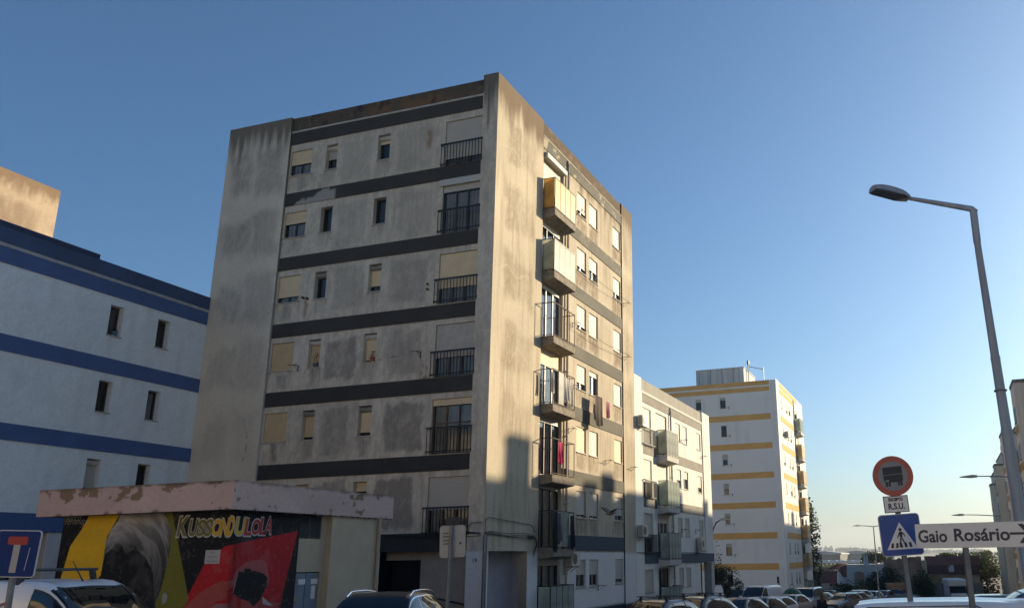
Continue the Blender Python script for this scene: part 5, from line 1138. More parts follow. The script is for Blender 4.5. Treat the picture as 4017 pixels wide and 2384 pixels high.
# ================================================================== vehicles
def cr(p0, p1, p2, p3, t): return 0.5*((2*p1)+(-p0+p2)*t+(2*p0-5*p1+4*p2-p3)*t*t+(-p0+3*p1-3*p2+p3)*t**3)
class Surf:
    def __init__(s, G): s.G = np.array(G, float); s.nu, s.nv = s.G.shape[:2]
    def __call__(s, u, v):
        i = min(int(u), s.nu-2); j = min(int(v), s.nv-2); fu, fv = u-i, v-j
        def g(a, b): return s.G[min(max(a, 0), s.nu-1), min(max(b, 0), s.nv-1)]
        rows = [cr(g(a, j-1), g(a, j), g(a, j+1), g(a, j+2), fv) if True else 0 for a in (i-1, i, i+1, i+2)]
        return cr(rows[0], rows[1], rows[2], rows[3], fu)
    def patch(s, u0, u1, v0, v1, nu, nv, off=0.0):
        P = np.array([[s(u0+(u1-u0)*i/nu, v0+(v1-v0)*j/nv) for j in range(nv+1)] for i in range(nu+1)])
        if off:
            du = np.gradient(P, axis=0); dv = np.gradient(P, axis=1); N = np.cross(du, dv); N /= np.maximum(np.linalg.norm(N, axis=2, keepdims=True), 1e-9)
            c = np.array([0, P[:, :, 1].mean(), 0.6]); sgn = np.sign(((P-c)*N).sum(2, keepdims=True)); P = P+N*np.where(sgn == 0, 1, sgn)*off
        return P
def grid_add(b, P, mirror=False):
    nu, nv = P.shape[0]-1, P.shape[1]-1; V = P.reshape(-1, 3).copy()
    if mirror: V[:, 0] *= -1
    Fq = [(i*(nv+1)+j, i*(nv+1)+j+1, (i+1)*(nv+1)+j+1, (i+1)*(nv+1)+j) for i in range(nu) for j in range(nv)]
    b.add([tuple(x) for x in V], Fq if mirror else [f[::-1] for f in Fq])
# stations: y, half width, belt z, roof half width, roof edge z, top z
KIND = {
 'hatch': dict(st=[(-2.02,.60,.56,.50,.60,.62),(-1.93,.76,.68,.64,.71,.74),(-1.45,.85,.80,.70,.86,.90),(-0.92,.87,.90,.70,.95,.98),(-0.20,.87,.94,.585,1.37,1.42),(0.40,.87,.96,.585,1.43,1.48),(1.15,.87,.98,.57,1.41,1.455),(1.65,.85,1.0,.53,1.30,1.34),(1.93,.80,.97,.56,1.02,1.05),(2.02,.74,.78,.6,.82,.84)], c=3, r=4, e=7, t=8, axles=(-1.28, 1.25), wr=.31),
 'suv': dict(st=[(-2.2,.66,.70,.56,.76,.78),(-2.1,.84,.84,.70,.90,.93),(-1.55,.92,.96,.76,1.02,1.06),(-0.90,.93,1.04,.76,1.10,1.13),(-0.25,.93,1.08,.64,1.55,1.61),(0.45,.93,1.10,.64,1.62,1.68),(1.30,.93,1.13,.62,1.58,1.63),(1.85,.90,1.16,.58,1.42,1.47),(2.15,.86,1.12,.62,1.16,1.18),(2.22,.78,.9,.64,.94,.96)], c=3, r=4, e=7, t=8, axles=(-1.4, 1.36), wr=.36),
 'van': dict(st=[(-2.15,.64,.66,.56,.72,.74),(-2.05,.82,.82,.70,.88,.91),(-1.60,.89,.98,.76,1.04,1.08),(-1.20,.90,1.06,.78,1.12,1.16),(-0.45,.90,1.10,.72,1.72,1.78),(0.30,.91,1.12,.75,1.80,1.85),(1.20,.91,1.12,.75,1.81,1.86),(2.0,.90,1.12,.74,1.78,1.83),(2.13,.88,1.10,.72,1.66,1.70),(2.15,.86,.9,.7,.96,.98)], c=3, r=4, e=8, t=8, axles=(-1.35, 1.4), wr=.33),
}
M_TYRE = mat('tyre', (0.015, 0.015, 0.016), 0.9); M_RIM = mat('alloy_rim', (0.42, 0.43, 0.44), 0.35, metal=0.8); M_TRIM = mat('black_trim', (0.014, 0.014, 0.016), 0.5); M_CHROME = mat('bright_trim', (0.75, 0.76, 0.78), 0.18, metal=0.9)
M_CGLASS = glass_mat('car_glass', (0.10, 0.12, 0.13), 0.05); M_CIN = mat('car_interior', (0.02, 0.02, 0.022), 0.9); M_HEADL = mat('headlight', (0.55, 0.57, 0.6), 0.12, metal=0.3); M_TAIL = mat('tail_light', (0.30, 0.012, 0.012), 0.25); M_PLATE = mat('number_plate', (0.66, 0.66, 0.62), 0.5)
def car_paint(n, c, metal=0.25): return mat('car_paint_'+n, c, 0.32, metal=metal, coat=0.7)
def vehicle(name, label, cat, x, y, z, head, kind, paint, scale=(1, 1, 1), bars=False, rails=False, panel_van=False, rear=False, group=None, gl=None):
    K = KIND[kind]; t = thing(name, label, cat, (x, y, z), head, group); gl = gl or M_CGLASS
    sx, sy, sz = scale; G = []
    for (yy, w, zb, wr, ze, ztp) in K['st']:
        zs = 0.24; G.append([(w-0.10, yy, zs), (w, yy, zs+0.14), (w+0.012, yy, (zs+zb)/2+0.08), (w-0.03, yy, zb), (wr, yy, ze), (wr*0.58, yy, (ze+3*ztp)/4), (0.0, yy, ztp)])
    G = np.array(G)*np.array(scale); S = Surf(G); nu = S.nu-1
    b = MB()
    for mir in (False, True): grid_add(b, S.patch(0, nu, 0, 6, nu*4, 18), mir)
    for i in (0, nu):
        P = [tuple(p) for p in S.patch(i, i, 0, 6, 1, 18)[0]]; Q = [(-p[0], p[1], p[2]) for p in P[::-1]]
        b.add(P+Q[1:], [tuple(range(len(P)+len(Q)-1))])
    body = b.build('body', paint, t); autosmooth(body, 50)
    def glaz(nm, u0, u1, v0, v1, both, m=gl, off=0.006, nu_=6, nv_=5):
        for mir in ((False, True) if both else (None,)):
            bb = MB()
            if mir is None:
                P = S.patch(u0, u1, v0, v1, nu_, nv_, off); grid_add(bb, P); grid_add(bb, P, True)
            else: grid_add(bb, S.patch(u0, u1, v0, v1, nu_, nv_, off), mir)
            bb.build(nm, m, t, smooth=True)
    c, r, e, tl = K['c'], K['r'], K['e'], K['t']
    glaz('windscreen', c+0.10, r-0.06, 4.12, 6.0, False)
    glaz('windscreen_seal', c+0.03, r+0.0, 4.03, 6.0, False, M_TRIM, 0.003)
    if panel_van: spans = [(c+0.34, r+0.28)]
    else: spans = [(c+0.30, r+0.50), (r+0.58, r+1.55), (r+1.63, e-0.35)]
    for a, d in spans:
        glaz('side_window', a, d, 3.12, 3.88, True); glaz('window_trim', a-0.03, d+0.03, 3.06, 3.94, True, M_TRIM if kind != 'suv' else M_CHROME, 0.003)
    if not (panel_van and kind == 'van'): glaz('rear_window', e+0.12 if e < tl else e+0.1, tl-0.12 if e < tl else e+0.7, 4.1, 6.0, False)
    elif rear:
        for sgn in (-1, 1): new_obj('rear_window', MB().prism(rrect(0.50*sx, 0.5*sz, 0.06), -0.004, 0.004).mesh('rear_window', gl), t, (sgn*0.36*sx, 2.155*sy, 1.40*sz))
    glaz('headlight', 0.35, 1.5, 3.0, 3.7, True, M_HEADL, 0.006, 5, 4)
    glaz('grille', 0.04, 0.6, 3.4, 6.0, False, M_TRIM, 0.006)
    glaz('bumper_grille', 0.02, 0.2, 1.2, 1.9, True, M_TRIM, 0.004)
    glaz('tail_light', nu-1.2, nu-0.5, 2.6, 3.6, True, M_TAIL, 0.005)
    yf = G[0, 0, 1]; new_obj('number_plate', MB().box(-0.26, 0.26, -0.015, 0.0, 0.44*sz, 0.55*sz).mesh('number_plate', M_PLATE), t, (0, yf-0.005, 0))
    yr = G[-1, 0, 1]; new_obj('number_plate', MB().box(-0.26, 0.26, 0.0, 0.015, 0.62*sz, 0.73*sz).mesh('number_plate', M_PLATE), t, (0, yr+0.005, 0))
    new_obj('badge', MB().prism([(0, 0.07), (0.05, 0), (0, -0.07), (-0.05, 0)], -0.02, 0.0).mesh('badge', M_CHROME), t, (0, yf-0.012, 0.60*sz if kind == 'hatch' else 0.78*sz))
    R_ = K['wr']
    tyre = cached(('tyre', R_), lambda: MB().lathe([(R_*0.62, -0.10), (R_*0.93, -0.105), (R_, -0.07), (R_, 0.07), (R_*0.93, 0.105), (R_*0.62, 0.10)], 24).mesh('tyre', M_TYRE, True))
    def rimm():
        bb = MB(); bb.lathe([(R_*0.60, -0.06), (R_*0.63, 0.10), (R_*0.56, 0.10), (R_*0.52, 0.05), (R_*0.16, 0.075), (R_*0.05, 0.08)], 20); return bb.mesh('rim', M_RIM)
    rim = cached(('rim', R_), rimm)
    for ya in K['axles']:
        for sgn in (-1, 1):
            w = new_obj('wheel', tyre, t, (sgn*(G[4, 1, 0]-0.09), ya*sy, R_)); w.rotation_euler = (0, sgn*math.pi/2, 0)
            new_obj('rim', rim, w)
            a = new_obj('wheel_arch', cached(('arch', R_), lambda: MB().add([((R_+d)*math.cos(math.pi*i/16), y, (R_+d)*math.sin(math.pi*i/16)-0.02) for d, y in ((0.02, 0.0), (0.085, 0.0), (0.085, 0.03), (0.02, 0.03)) for i in range(17)], [(k*17+i, k*17+i+1, ((k+1) % 4)*17+i+1, ((k+1) % 4)*17+i) for k in range(4) for i in range(16)]).mesh('wheel_arch', M_TRIM)), t, (sgn*(G[4, 1, 0]+0.005), ya*sy, R_)); a.rotation_euler = (0, 0, sgn*math.pi/2)
    pm = S(c+0.42, 3.0)
    for sgn in (-1, 1):
        mo = new_obj('mirror', cached(('mir', paint.name), lambda: MB().bbox(-0.10, 0.10, -0.06, 0.06, -0.065, 0.075, 0.03).mesh('mirror', paint)), t, (sgn*(pm[0]+0.13), pm[1]-0.02, pm[2]+0.09))
        new_obj('mirror_glass', cached('mirg', lambda: MB().box(-0.08, 0.08, 0.061, 0.064, -0.05, 0.055).mesh('mirror_glass', M_CHROME)), mo)
    if rails or bars:
        for sgn in (-1, 1):
            pts = [S(r+0.1+(e-0.4-r)*i/8, 4.12) for i in range(9)]
            MB().tube([(sgn*p[0], p[1], p[2]+(0.045 if 0 < i < 8 else 0.005)) for i, p in enumerate(pts)], 0.018, 6).build('roof_rail', M_TRIM if bars else M_CHROME, t)
    if bars:
        for uu in (r+0.35, e-1.0):
            p = S(uu, 4.3); top = S(uu, 6.0)[2]+0.09
            br = MB().box(-p[0]-0.09, p[0]+0.09, p[1]-0.03, p[1]+0.03, top, top+0.028)
            for sgn in (-1, 1): br.prism([(sgn*(p[0]-0.06), p[2]), (sgn*(p[0]+0.02), p[2]), (sgn*(p[0]-0.02), top), (sgn*(p[0]-0.09), top)], p[1]-0.03, p[1]+0.03)
            br.build('roof_bar', M_TRIM, t)
    wp = S(c+0.12, 5.2)
    MB().tube([(-0.45, wp[1]-0.01, wp[2]+0.0), (0.05, wp[1]+0.02, wp[2]+0.03)], 0.008, 4).tube([(0.05, wp[1]-0.01, wp[2]+0.0), (0.5, wp[1]+0.02, wp[2]+0.01)], 0.008, 4).build('wiper', M_TRIM, t)
    ci = MB()
    if not panel_van:
        for sgn in (-1, 1):
            for ys, hh in ((0.25, 0.0), (1.0, 0.0)): ci.bbox(sgn*0.36-0.22, sgn*0.36+0.22, ys*sy, ys*sy+0.14, 0.5, 1.08*sz, 0.04); ci.bbox(sgn*0.36-0.12, sgn*0.36+0.12, ys*sy+0.02, ys*sy+0.12, 1.1*sz, 1.26*sz, 0.04)
        ci.build('seats', M_CIN, t)
    return t, S
P_WHITE = car_paint('white', (0.80, 0.81, 0.82), 0.0); P_BLACK = car_paint('black', (0.010, 0.010, 0.011), 0.3); P_SILV = car_paint('silver', (0.34, 0.36, 0.38), 0.7); P_GREY = car_paint('grey', (0.16, 0.165, 0.17), 0.5); P_MAR = car_paint('maroon', (0.10, 0.018, 0.02), 0.4); P_NAVY = car_paint('navy', (0.02, 0.03, 0.055), 0.4); P_BEIGE = car_paint('beige', (0.34, 0.27, 0.18), 0.3); P_DSILV = car_paint('dark_silver', (0.18, 0.19, 0.20), 0.7); P_GOLD = car_paint('bronze', (0.13, 0.10, 0.055), 0.6)
def spot(xd, yd, dist, h):          # roof point in the photo (2501 px wide), distance, car height -> wheel contact point
    k = 4017/2501; p = far(xd*k, yd*k, dist); return p.x, p.y, p.z-h
CARS = []
def park(xd, yd, dist, h, head, *a, **kw):
    x, y, z = spot(xd, yd, dist, h); CARS.append((x, y, z)); return vehicle(*a[:3], x, y, z, head, *a[3:], **kw)
GR = 'cars parked along the street'
# near left van
xv, yv, zv = spot(215, 1408, 15.4, 1.90); xv -= 0.45
V1, S1 = vehicle('delivery_van', 'white panel van with roof bars in front of the mural', 'van', xv, yv, zv, R(99), 'van', P_WHITE, panel_van=True)
b = MB(); top = S1(5, 6)[2]
for uu in (4.75, 6.6):
    p = S1(uu, 4.3); bb = MB().tube([(-p[0]-0.05, p[1], top+0.16), (p[0]+0.05, p[1], top+0.16)], 0.022, 8)
    for sgn in (-1, 1): bb.prism([(sgn*(p[0]-0.02), p[2]-0.02), (sgn*(p[0]+0.06), p[2]-0.06), (sgn*(p[0]-0.02), top+0.15), (sgn*(p[0]-0.08), top+0.15)], p[1]-0.035, p[1]+0.035)
    bb.build('roof_bar', M_TRIM, V1)
MB().tube([(0.1, -0.25, top-0.05), (0.1, 0.0, top+0.28)], [0.012, 0.006], 6).build('aerial', M_TRIM, V1)
for tx, sz_, u, v, m in (('SILAC', 0.27, 5.15, 3.50, mat('van_brown_lettering', (0.20, 0.10, 0.075), 0.5)), ('energia', 0.24, 5.15, 2.92, mat('van_blue_lettering', (0.02, 0.16, 0.42), 0.5))):
    p = S1(u, v); pa = S1(u, v-0.3); pb2 = S1(u, v+0.3); til = math.atan2(pb2[0]-pa[0], pb2[2]-pa[2])
    me = text_mesh(tx, sz_, m, off=0.006, shear=0.2, ext=0.001)
    o = new_obj('lettering', me, V1, (-p[0]-0.014, p[1], p[2])); o.rotation_euler = (0, 0, 0); o.rotation_euler = (-0.0, 0.0, R(-90)); o.rotation_mode = 'XYZ'
    o.rotation_euler = (til, 0, R(-90))
# black SUV before the porch
park(932, 1442, 18.0, 1.70, R(16), 'suv_car', 'black SUV with bright window trim in front of the sand coloured hut', 'car', 'suv', P_BLACK, rails=True)
H0 = R(-14)
park(1595, 1463, 28.5, 1.50, H0, 'parked_car', 'dark car with roof bars, nearest of the row beside the white block', 'car', 'hatch', P_DSILV, bars=True, group=GR)
park(1695, 1455, 34, 1.52, H0, 'parked_car', 'dark estate car with roof bars, second in the row', 'car', 'hatch', P_GREY, scale=(1, 1.08, 1.02), bars=True, group=GR)
park(1800, 1459, 44, 1.47, H0, 'parked_car', 'maroon hatchback, third in the row', 'car', 'hatch', P_MAR, group=GR)
park(1853, 1457, 50, 1.48, H0, 'parked_car', 'dark blue hatchback just behind the maroon one', 'car', 'hatch', P_NAVY, group=GR)
park(1888, 1456, 55, 1.48, H0, 'parked_car', 'white hatchback between the dark blue and the silver car', 'car', 'hatch', P_WHITE, group=GR)
park(1926, 1450, 61, 1.50, H0, 'parked_car', 'silver hatchback at the end of the row near the green bin', 'car', 'hatch', P_SILV, group=GR)
park(1852, 1428, 66, 2.0, R(-16), 'parked_van', 'white van standing behind the row of cars', 'van', 'van', P_WHITE, scale=(1, 1, 1.06), panel_van=True, group=GR)
park(1800, 1434, 69, 1.9, R(-10), 'parked_van', 'dark van in the shade left of the white van', 'van', 'van', P_GREY, group=GR)
park(1887, 1441, 72, 1.5, R(170), 'parked_car', 'white car half hidden behind the white van', 'car', 'hatch', P_WHITE, group=GR)
park(1968, 1434, 70, 1.75, R(-6), 'parked_van', 'silver people carrier beside the green bin', 'van', 'van', P_SILV, scale=(1, 1, 0.95), group=GR)
park(2018, 1446, 88, 1.45, R(78), 'parked_car', 'beige car standing sideways behind the woman', 'car', 'hatch', P_BEIGE, group=GR)
park(2035, 1441, 102, 1.45, R(80), 'parked_car', 'dark saloon behind the beige car', 'car', 'hatch', P_NAVY, group=GR)
park(2058, 1447, 74, 1.48, R(-22), 'parked_car', 'dark grey hatchback facing the camera right of the woman', 'car', 'hatch', P_GREY, group=GR)
park(2080, 1445, 84, 1.48, R(-22), 'parked_car', 'silver hatchback behind the dark grey one', 'car', 'hatch', P_DSILV, group=GR)
park(2093, 1440, 93, 1.55, R(-20), 'parked_car', 'white car with dark roof third from the woman', 'car', 'suv', P_WHITE, scale=(0.95, 0.95, 0.93), group=GR)
park(2127, 1442, 98, 1.58, R(-12), 'parked_car', 'silver crossover facing the camera left of the sign post', 'car', 'suv', P_SILV, scale=(0.95, 0.95, 0.95), group=GR)
park(2155, 1440, 108, 1.5, R(-16), 'parked_car', 'dark grey car behind the silver crossover', 'car', 'hatch', P_DSILV, group=GR)
park(2172, 1440, 116, 1.5, R(-16), 'parked_car', 'white car beyond the dark grey one left of the post', 'car', 'hatch', P_WHITE, group=GR)
park(2203, 1437, 112, 1.5, R(65), 'parked_car', 'pale silver car seen from the side by the leaning post', 'car', 'hatch', P_SILV, group=GR)
park(2272, 1426, 128, 1.95, R(196), 'parked_van', 'small cream van seen from behind by the metal fence', 'van', 'van', car_paint('cream', (0.50, 0.45, 0.34), 0.0), panel_van=True, rear=True, group=GR)
park(2545, 1441, 24, 1.62, R(-88), 'parked_van', 'silver van beyond the white van at the lower right', 'van', 'van', P_SILV, scale=(1, 1.1, 0.9), group=GR)
park(2385, 1449, 31, 1.5, R(-86), 'parked_car', 'dark silver car partly hidden behind the silver van', 'car', 'hatch', P_DSILV, group=GR)
xv, yv, zv = spot(2505, 1464, 14.2, 1.86)
V3, S3 = vehicle('delivery_van', 'white van roof at the lower right below the direction board', 'van', xv, yv, zv, R(92), 'van', P_WHITE, scale=(1, 1.12, 1), panel_van=True)
b = MB(); pts = [(5.2, 3.0), (5.2, 3.85), (5.4, 4.02), (6.9, 4.02), (7.3, 3.8), (7.3, 3.0)]
b.tube([tuple(np.array(S3(u, v))*np.array((-1, 1, 1))-np.array((0.004, 0, -0.003))) for u, v in pts], 0.008, 4); b.build('door_seam', M_TRIM, V3)
# camper by the fence
cx_, cy_, cz_ = spot(2330, 1412, 120, 2.9)
CA = thing('camper', 'white camper van parked by the metal fence under the stone wall', 'camper', (cx_, cy_, cz_), R(8))
MB().bbox(-1.05, 1.05, -1.6, 3.2, 0.5, 2.9, 0.12).build('body', mat('camper_white', (0.58, 0.57, 0.54), 0.5), CA)
MB().bbox(-0.95, 0.95, -2.9, -1.6, 0.4, 1.25, 0.12).build('bonnet', P_WHITE, CA)
MB().prism_x([(-2.55, 1.25), (-1.61, 1.25), (-1.61, 1.98), (-1.9, 1.98)], -0.9, 0.9).build('windscreen', M_TRIM, CA)
MB().prism_x([(-2.35, 2.1), (-1.61, 2.0), (-1.61, 2.88), (-2.2, 2.75)], -1.04, 1.04).build('sleeping_cab', MATS['camper_white'], CA)
for sgn in (-1, 1):
    for ya in (-2.2, 2.2): w = new_obj('wheel', _cache[('tyre', .33)], CA, (sgn*0.85, ya, 0.33)); w.rotation_euler = (0, math.pi/2, 0)
# scooter by the white block
sx_, sy_, sz_ = spot(1752, 1428, 42, 1.35)
SCO = thing('motor_scooter', 'white scooter with a tall windshield beside the dark estate car', 'scooter', (sx_, sy_, sz_), R(20))
MB().prism_x([(-0.75, 0.3), (-0.55, 0.9), (-0.45, 0.95), (-0.38, 0.4), (0.1, 0.38), (0.25, 0.75), (0.8, 0.80), (0.85, 0.55), (0.6, 0.3)], -0.16, 0.16).build('body', P_WHITE, SCO)
MB().add([(-0.22, -0.62, 0.92), (0.22, -0.62, 0.92), (0.19, -0.50, 1.2), (0.12, -0.43, 1.37), (-0.12, -0.43, 1.37), (-0.19, -0.50, 1.2), (-0.2, -0.60, 0.92), (0.2, -0.60, 0.92)], [(0, 1, 2, 5), (5, 2, 3, 4)]).build('windshield', M_SWHITE, SCO)
MB().tube([(-0.33, -0.45, 0.98), (0.33, -0.45, 0.98)], 0.02, 6).build('handlebar', M_TRIM, SCO); MB().bbox(-0.15, 0.15, 0.1, 0.75, 0.8, 0.88, 0.03).build('seat', M_TRIM, SCO)
for ya in (-0.68, 0.62): w = new_obj('wheel', MB().lathe([(0.12, -0.05), (0.22, -0.05), (0.24, 0), (0.22, 0.05), (0.12, 0.05)], 18).mesh('wheel', M_TYRE), SCO, (0, ya, 0.24)); w.rotation_euler = (0, math.pi/2, 0)
# green bottle bank
ix, iy, iz = spot(1934, 1434, 66, 1.7)
IG = thing('recycling_bin', 'green domed bottle bank beside the silver hatchback', 'bin', (ix, iy, iz))
autosmooth(MB().lathe([(0.5, 0), (0.62, 0.15), (0.74, 0.6), (0.76, 0.95), (0.70, 1.25), (0.52, 1.5), (0.25, 1.64), (0.05, 1.68)], 24).build('shell', mat('bottle_green', (0.01, 0.085, 0.035), 0.45, var=0.2), IG))
MB().tube([(0.13*math.cos(a), 0, 1.78+0.13*math.sin(a)) for a in [i*math.pi/6 for i in range(13)]], 0.02, 6).build('lifting_ring', M_ZINC, IG)
MB().box(-0.2, 0.2, -0.78, -0.70, 1.0, 1.15).build('label_plate', M_SWHITE, IG)
MB().lathe([(0.13, 0), (0.13, 0.05)], 16).build('bottle_slot', M_TRIM, IG, (0.0, -0.74, 1.25)).rotation_euler = (math.pi/2, 0, 0)
# ================================================================== ground
gx = np.unique(np.concatenate([np.linspace(-60, 40, 51), np.linspace(-3000, 3000, 41)])); gy = np.unique(np.concatenate([np.linspace(-60, 240, 101), np.linspace(240, 1000, 20), np.linspace(1000, 6000, 12)]))
V = [(x, y, ground(x, y)) for y in gy for x in gx]; nx = len(gx)
Fs = [(j*nx+i, j*nx+i+1, (j+1)*nx+i+1, (j+1)*nx+i) for j in range(len(gy)-1) for i in range(nx-1)]
M_ASPH = mat('asphalt', (0.055, 0.055, 0.056), 0.92, var=0.35, vscale=0.9, bump=0.4, bscale=60)
g = MB().add(V, Fs).build('ground', mat('dry_ground', (0.16, 0.13, 0.08), 0.95, var=0.4, vscale=0.05), smooth=True); struct(g)
def sheet(name, x0, x1, y0, y1, m, up, n=60):
    xs = np.linspace(x0, x1, 12); ys = np.linspace(y0, y1, n)
    V = [(x, y, ground(x, y)+up) for y in ys for x in xs]
    o = MB().add(V, [(j*12+i, j*12+i+1, (j+1)*12+i+1, (j+1)*12+i) for j in range(n-1) for i in range(11)]).build(name, m, smooth=True)
    return struct(o)
sheet('road', -40, 30, -40, 136, M_ASPH, 0.03)
sheet('bounce_plaza', -40, 30, -18, 5.5, mat('bounce_paving', (0.48, 0.46, 0.42), 0.85, var=0.2, vscale=4, bump=0.2), 0.12, 20)  # unseen pale paving, added to bounce sunlight onto the shaded fronts
# pavement with a kerb along the blocks
def strip3d(name, x0, x1, y0, y1, h, m, n=40):
    ys = np.linspace(y0, y1, n); b = MB(); V = []
    for y in ys:
        z = ground((x0+x1)/2, y)
        V += [(x0, y, z), (x0, y, z+0.03+h), (x1-0.14, y, z+0.03+h), (x1, y, z+0.02+h), (x1, y, z)]
    b.add(V, [(j*5+i, j*5+i+1, (j+1)*5+i+1, (j+1)*5+i) for j in range(n-1) for i in range(4)])
    return struct(b.build(name, m))
strip3d('pavement', XC+0.02, XC+1.9, 21.5, 60, 0.13, mat('paving', (0.30, 0.285, 0.26), 0.9, var=0.3, vscale=2, bump=0.3))
M_LINE = mat('road_paint', (0.55, 0.55, 0.53), 0.8, var=0.4, vscale=5)
for i in range(9):
    x0 = -12.3; y0 = 23+i*3.0; z = ground(x0, y0)
    o = MB().add([(x0, y0, ground(x0, y0)+0.035), (x0+4.6, y0-1.2, ground(x0+4.6, y0-1.2)+0.035), (x0+4.6, y0-1.08, ground(x0+4.6, y0-1.08)+0.035), (x0, y0+0.12, ground(x0, y0+0.12)+0.035)], [(0, 1, 2, 3)]).build('parking_line', M_LINE); struct(o)

# ================================================================== plants
def leaves(b, c, rx, ry, rz, n, size, rg, shell=0.45):
    for i in range(n):
        while True:
            p = Vector((rg.uniform(-1, 1), rg.uniform(-1, 1), rg.uniform(-1, 1)))
            if shell*rg.random() < p.length <= 1: break
        q = Vector((c[0]+p.x*rx, c[1]+p.y*ry, c[2]+p.z*rz)); s = size*rg.uniform(0.6, 1.3)
        u = Vector((rg.gauss(0, 1), rg.gauss(0, 1), rg.gauss(0, 0.6))).normalized(); w = u.cross(Vector((rg.gauss(0, 1), rg.gauss(0, 1), rg.gauss(0, 1)))).normalized()
        b.add([q-u*s*0.5, q+w*s*0.28, q+u*s*0.5, q-w*s*0.28], [(0, 1, 2, 3)])
M_L1 = sheer_mat('leaf_green', (0.055, 0.085, 0.022), 0.35, 0.6); M_L2 = sheer_mat('leaf_olive', (0.075, 0.085, 0.03), 0.35, 0.6); M_L3 = sheer_mat('leaf_dark', (0.045, 0.062, 0.026), 0.3, 0.6); M_L4 = sheer_mat('leaf_yellow', (0.20, 0.14, 0.03), 0.35, 0.7)
M_L5 = sheer_mat('leaf_dry', (0.042, 0.042, 0.022), 0.3, 0.8); M_BARK = mat('bark', (0.075, 0.055, 0.04), 0.95, var=0.4, vscale=8)
def tree(name, label, cat, p, h, rx, rz, m, n, size, seed, clumps=9, trunk=True, gap=0.6, group=None):
    """Trunk, limbs and a crown of clumped leaves; p is the foot."""
    rg = random.Random(seed); t = thing(name, label, cat, p, 0, group)
    cz = h-rz
    tb = MB(); tb.tube([(0, 0, -0.3), (rg.uniform(-.1, .1), 0, cz*0.5), (rg.uniform(-.2, .2), rg.uniform(-.2, .2), cz)], [max(0.05, h*0.022), h*0.017, h*0.012], 7)
    b = MB()
    for i in range(clumps):
        a = rg.uniform(0, 6.28); e = rg.uniform(-0.8, 1.0); q = rg.uniform(0.25, 0.8); c = (rx*q*math.cos(a)*math.sqrt(max(0.05, 1-e*e*0.6)), rx*q*math.sin(a)*math.sqrt(max(0.05, 1-e*e*0.6)), cz+rz*e*0.75)
        cr_ = rg.uniform(0.28, 0.48); leaves(b, c, rx*cr_, rx*cr_, rz*cr_, n//clumps, size, rg)
        tb.tube([(0, 0, cz*rg.uniform(0.55, 1.0)), (c[0]*0.5, c[1]*0.5, (c[2]+cz)/2), c], [h*0.008, h*0.006, h*0.003], 5)
    leaves(b, (0, 0, cz), rx, rx, rz, n//3, size, rg, 0.2)
    b.build('crown', m, t); tb.build('trunk' if trunk else 'stems', M_BARK, t); return t
k2 = 4017/2501
def foot(xd, yd, dist): return far(xd*k2, yd*k2, dist)
def at_ground(xd, dist): p = far(xd*k2, 2300, dist); return Vector((p.x, p.y, ground(p.x, p.y)))
# dry shrub tree in front of the ochre block
tp = at_ground(1764, 64); top = far(1775*k2, 1378*k2, 64).z
tree('small_tree', 'low straggly tree with dark leaves before the ochre banded block', 'tree', (tp.x+0.3, tp.y, tp.z), top-tp.z, 1.25, 1.15, M_L5, 1700, 0.15, 11, 11)
tp = at_ground(1748, 61); tree('small_tree', 'thin upright leafy branches at the corner of the low white block', 'tree', tp, far(1748*k2, 1316*k2, 61).z-tp.z, 0.62, 1.9, M_L5, 700, 0.14, 12, 8)
tp = at_ground(1972, 103); tree('tall_tree', 'tall green tree behind the ochre banded block', 'tree', (tp.x, tp.y, tp.z), far(1980*k2, 1212*k2, 103).z-tp.z, 1.9, 5.6, M_L1, 4200, 0.30, 13, 12)

# ================================================================== the far end of the street
M_TILE = mat('clay_tiles', (0.27, 0.088, 0.058), 0.9, var=0.45, vscale=1.1); M_TILE2 = mat('old_clay_tiles', (0.15, 0.05, 0.036), 0.9, var=0.5, vscale=1.3)
M_STONE = mat('rubble_wall', (0.36, 0.25, 0.17), 0.95, var=0.5, vscale=0.9, bump=0.8, bscale=3); M_STONE2 = mat('sandy_rubble_wall', (0.48, 0.37, 0.24), 0.95, var=0.5, vscale=0.8, bump=0.8, bscale=3); M_WWALL = mat('whitewash', (0.58, 0.58, 0.57), 0.9, var=0.12, vscale=0.4)
zz7 = lambda x, y, d: far(3050+x/4.444, 2050+y/4.444, d)
zzz = lambda x, y, d: far(3350+x/3.75, 2150+y/3.75, d)
def tile_roof(name, A, B_, C_, D_, m, parent, n=28, th=0.12):
    """Tile courses: A,B eaves (left,right), D,C ridge (left,right); rolls run up the slope, courses step."""
    A, B_, C_, D_ = map(Vector, (A, B_, C_, D_)); nr = max(6, int((B_-A).length/0.24)); nc = max(4, int((D_-A).length/0.38))
    N = (B_-A).cross(D_-A).normalized()
    if N.z < 0: N = -N
    b = MB(); V = []; Fs = []
    for j in range(nc):
        for e in (0, 1):
            t = (j+e*0.999)/nc; L = A.lerp(D_, t); Rr = B_.lerp(C_, t)
            for i in range(nr*2+1):
                u = i/(nr*2); V.append(L.lerp(Rr, u)+N*((0.05 if i % 2 else -0.03)+(0.035 if e == 0 else 0.0)))
    w = nr*2+1
    for r_ in range(2*nc-1):
        for i in range(w-1): Fs.append((r_*w+i, r_*w+i+1, (r_+1)*w+i+1, (r_+1)*w+i))
    b.add(V, Fs); o = b.build(name, m, parent, -parent.location); return o
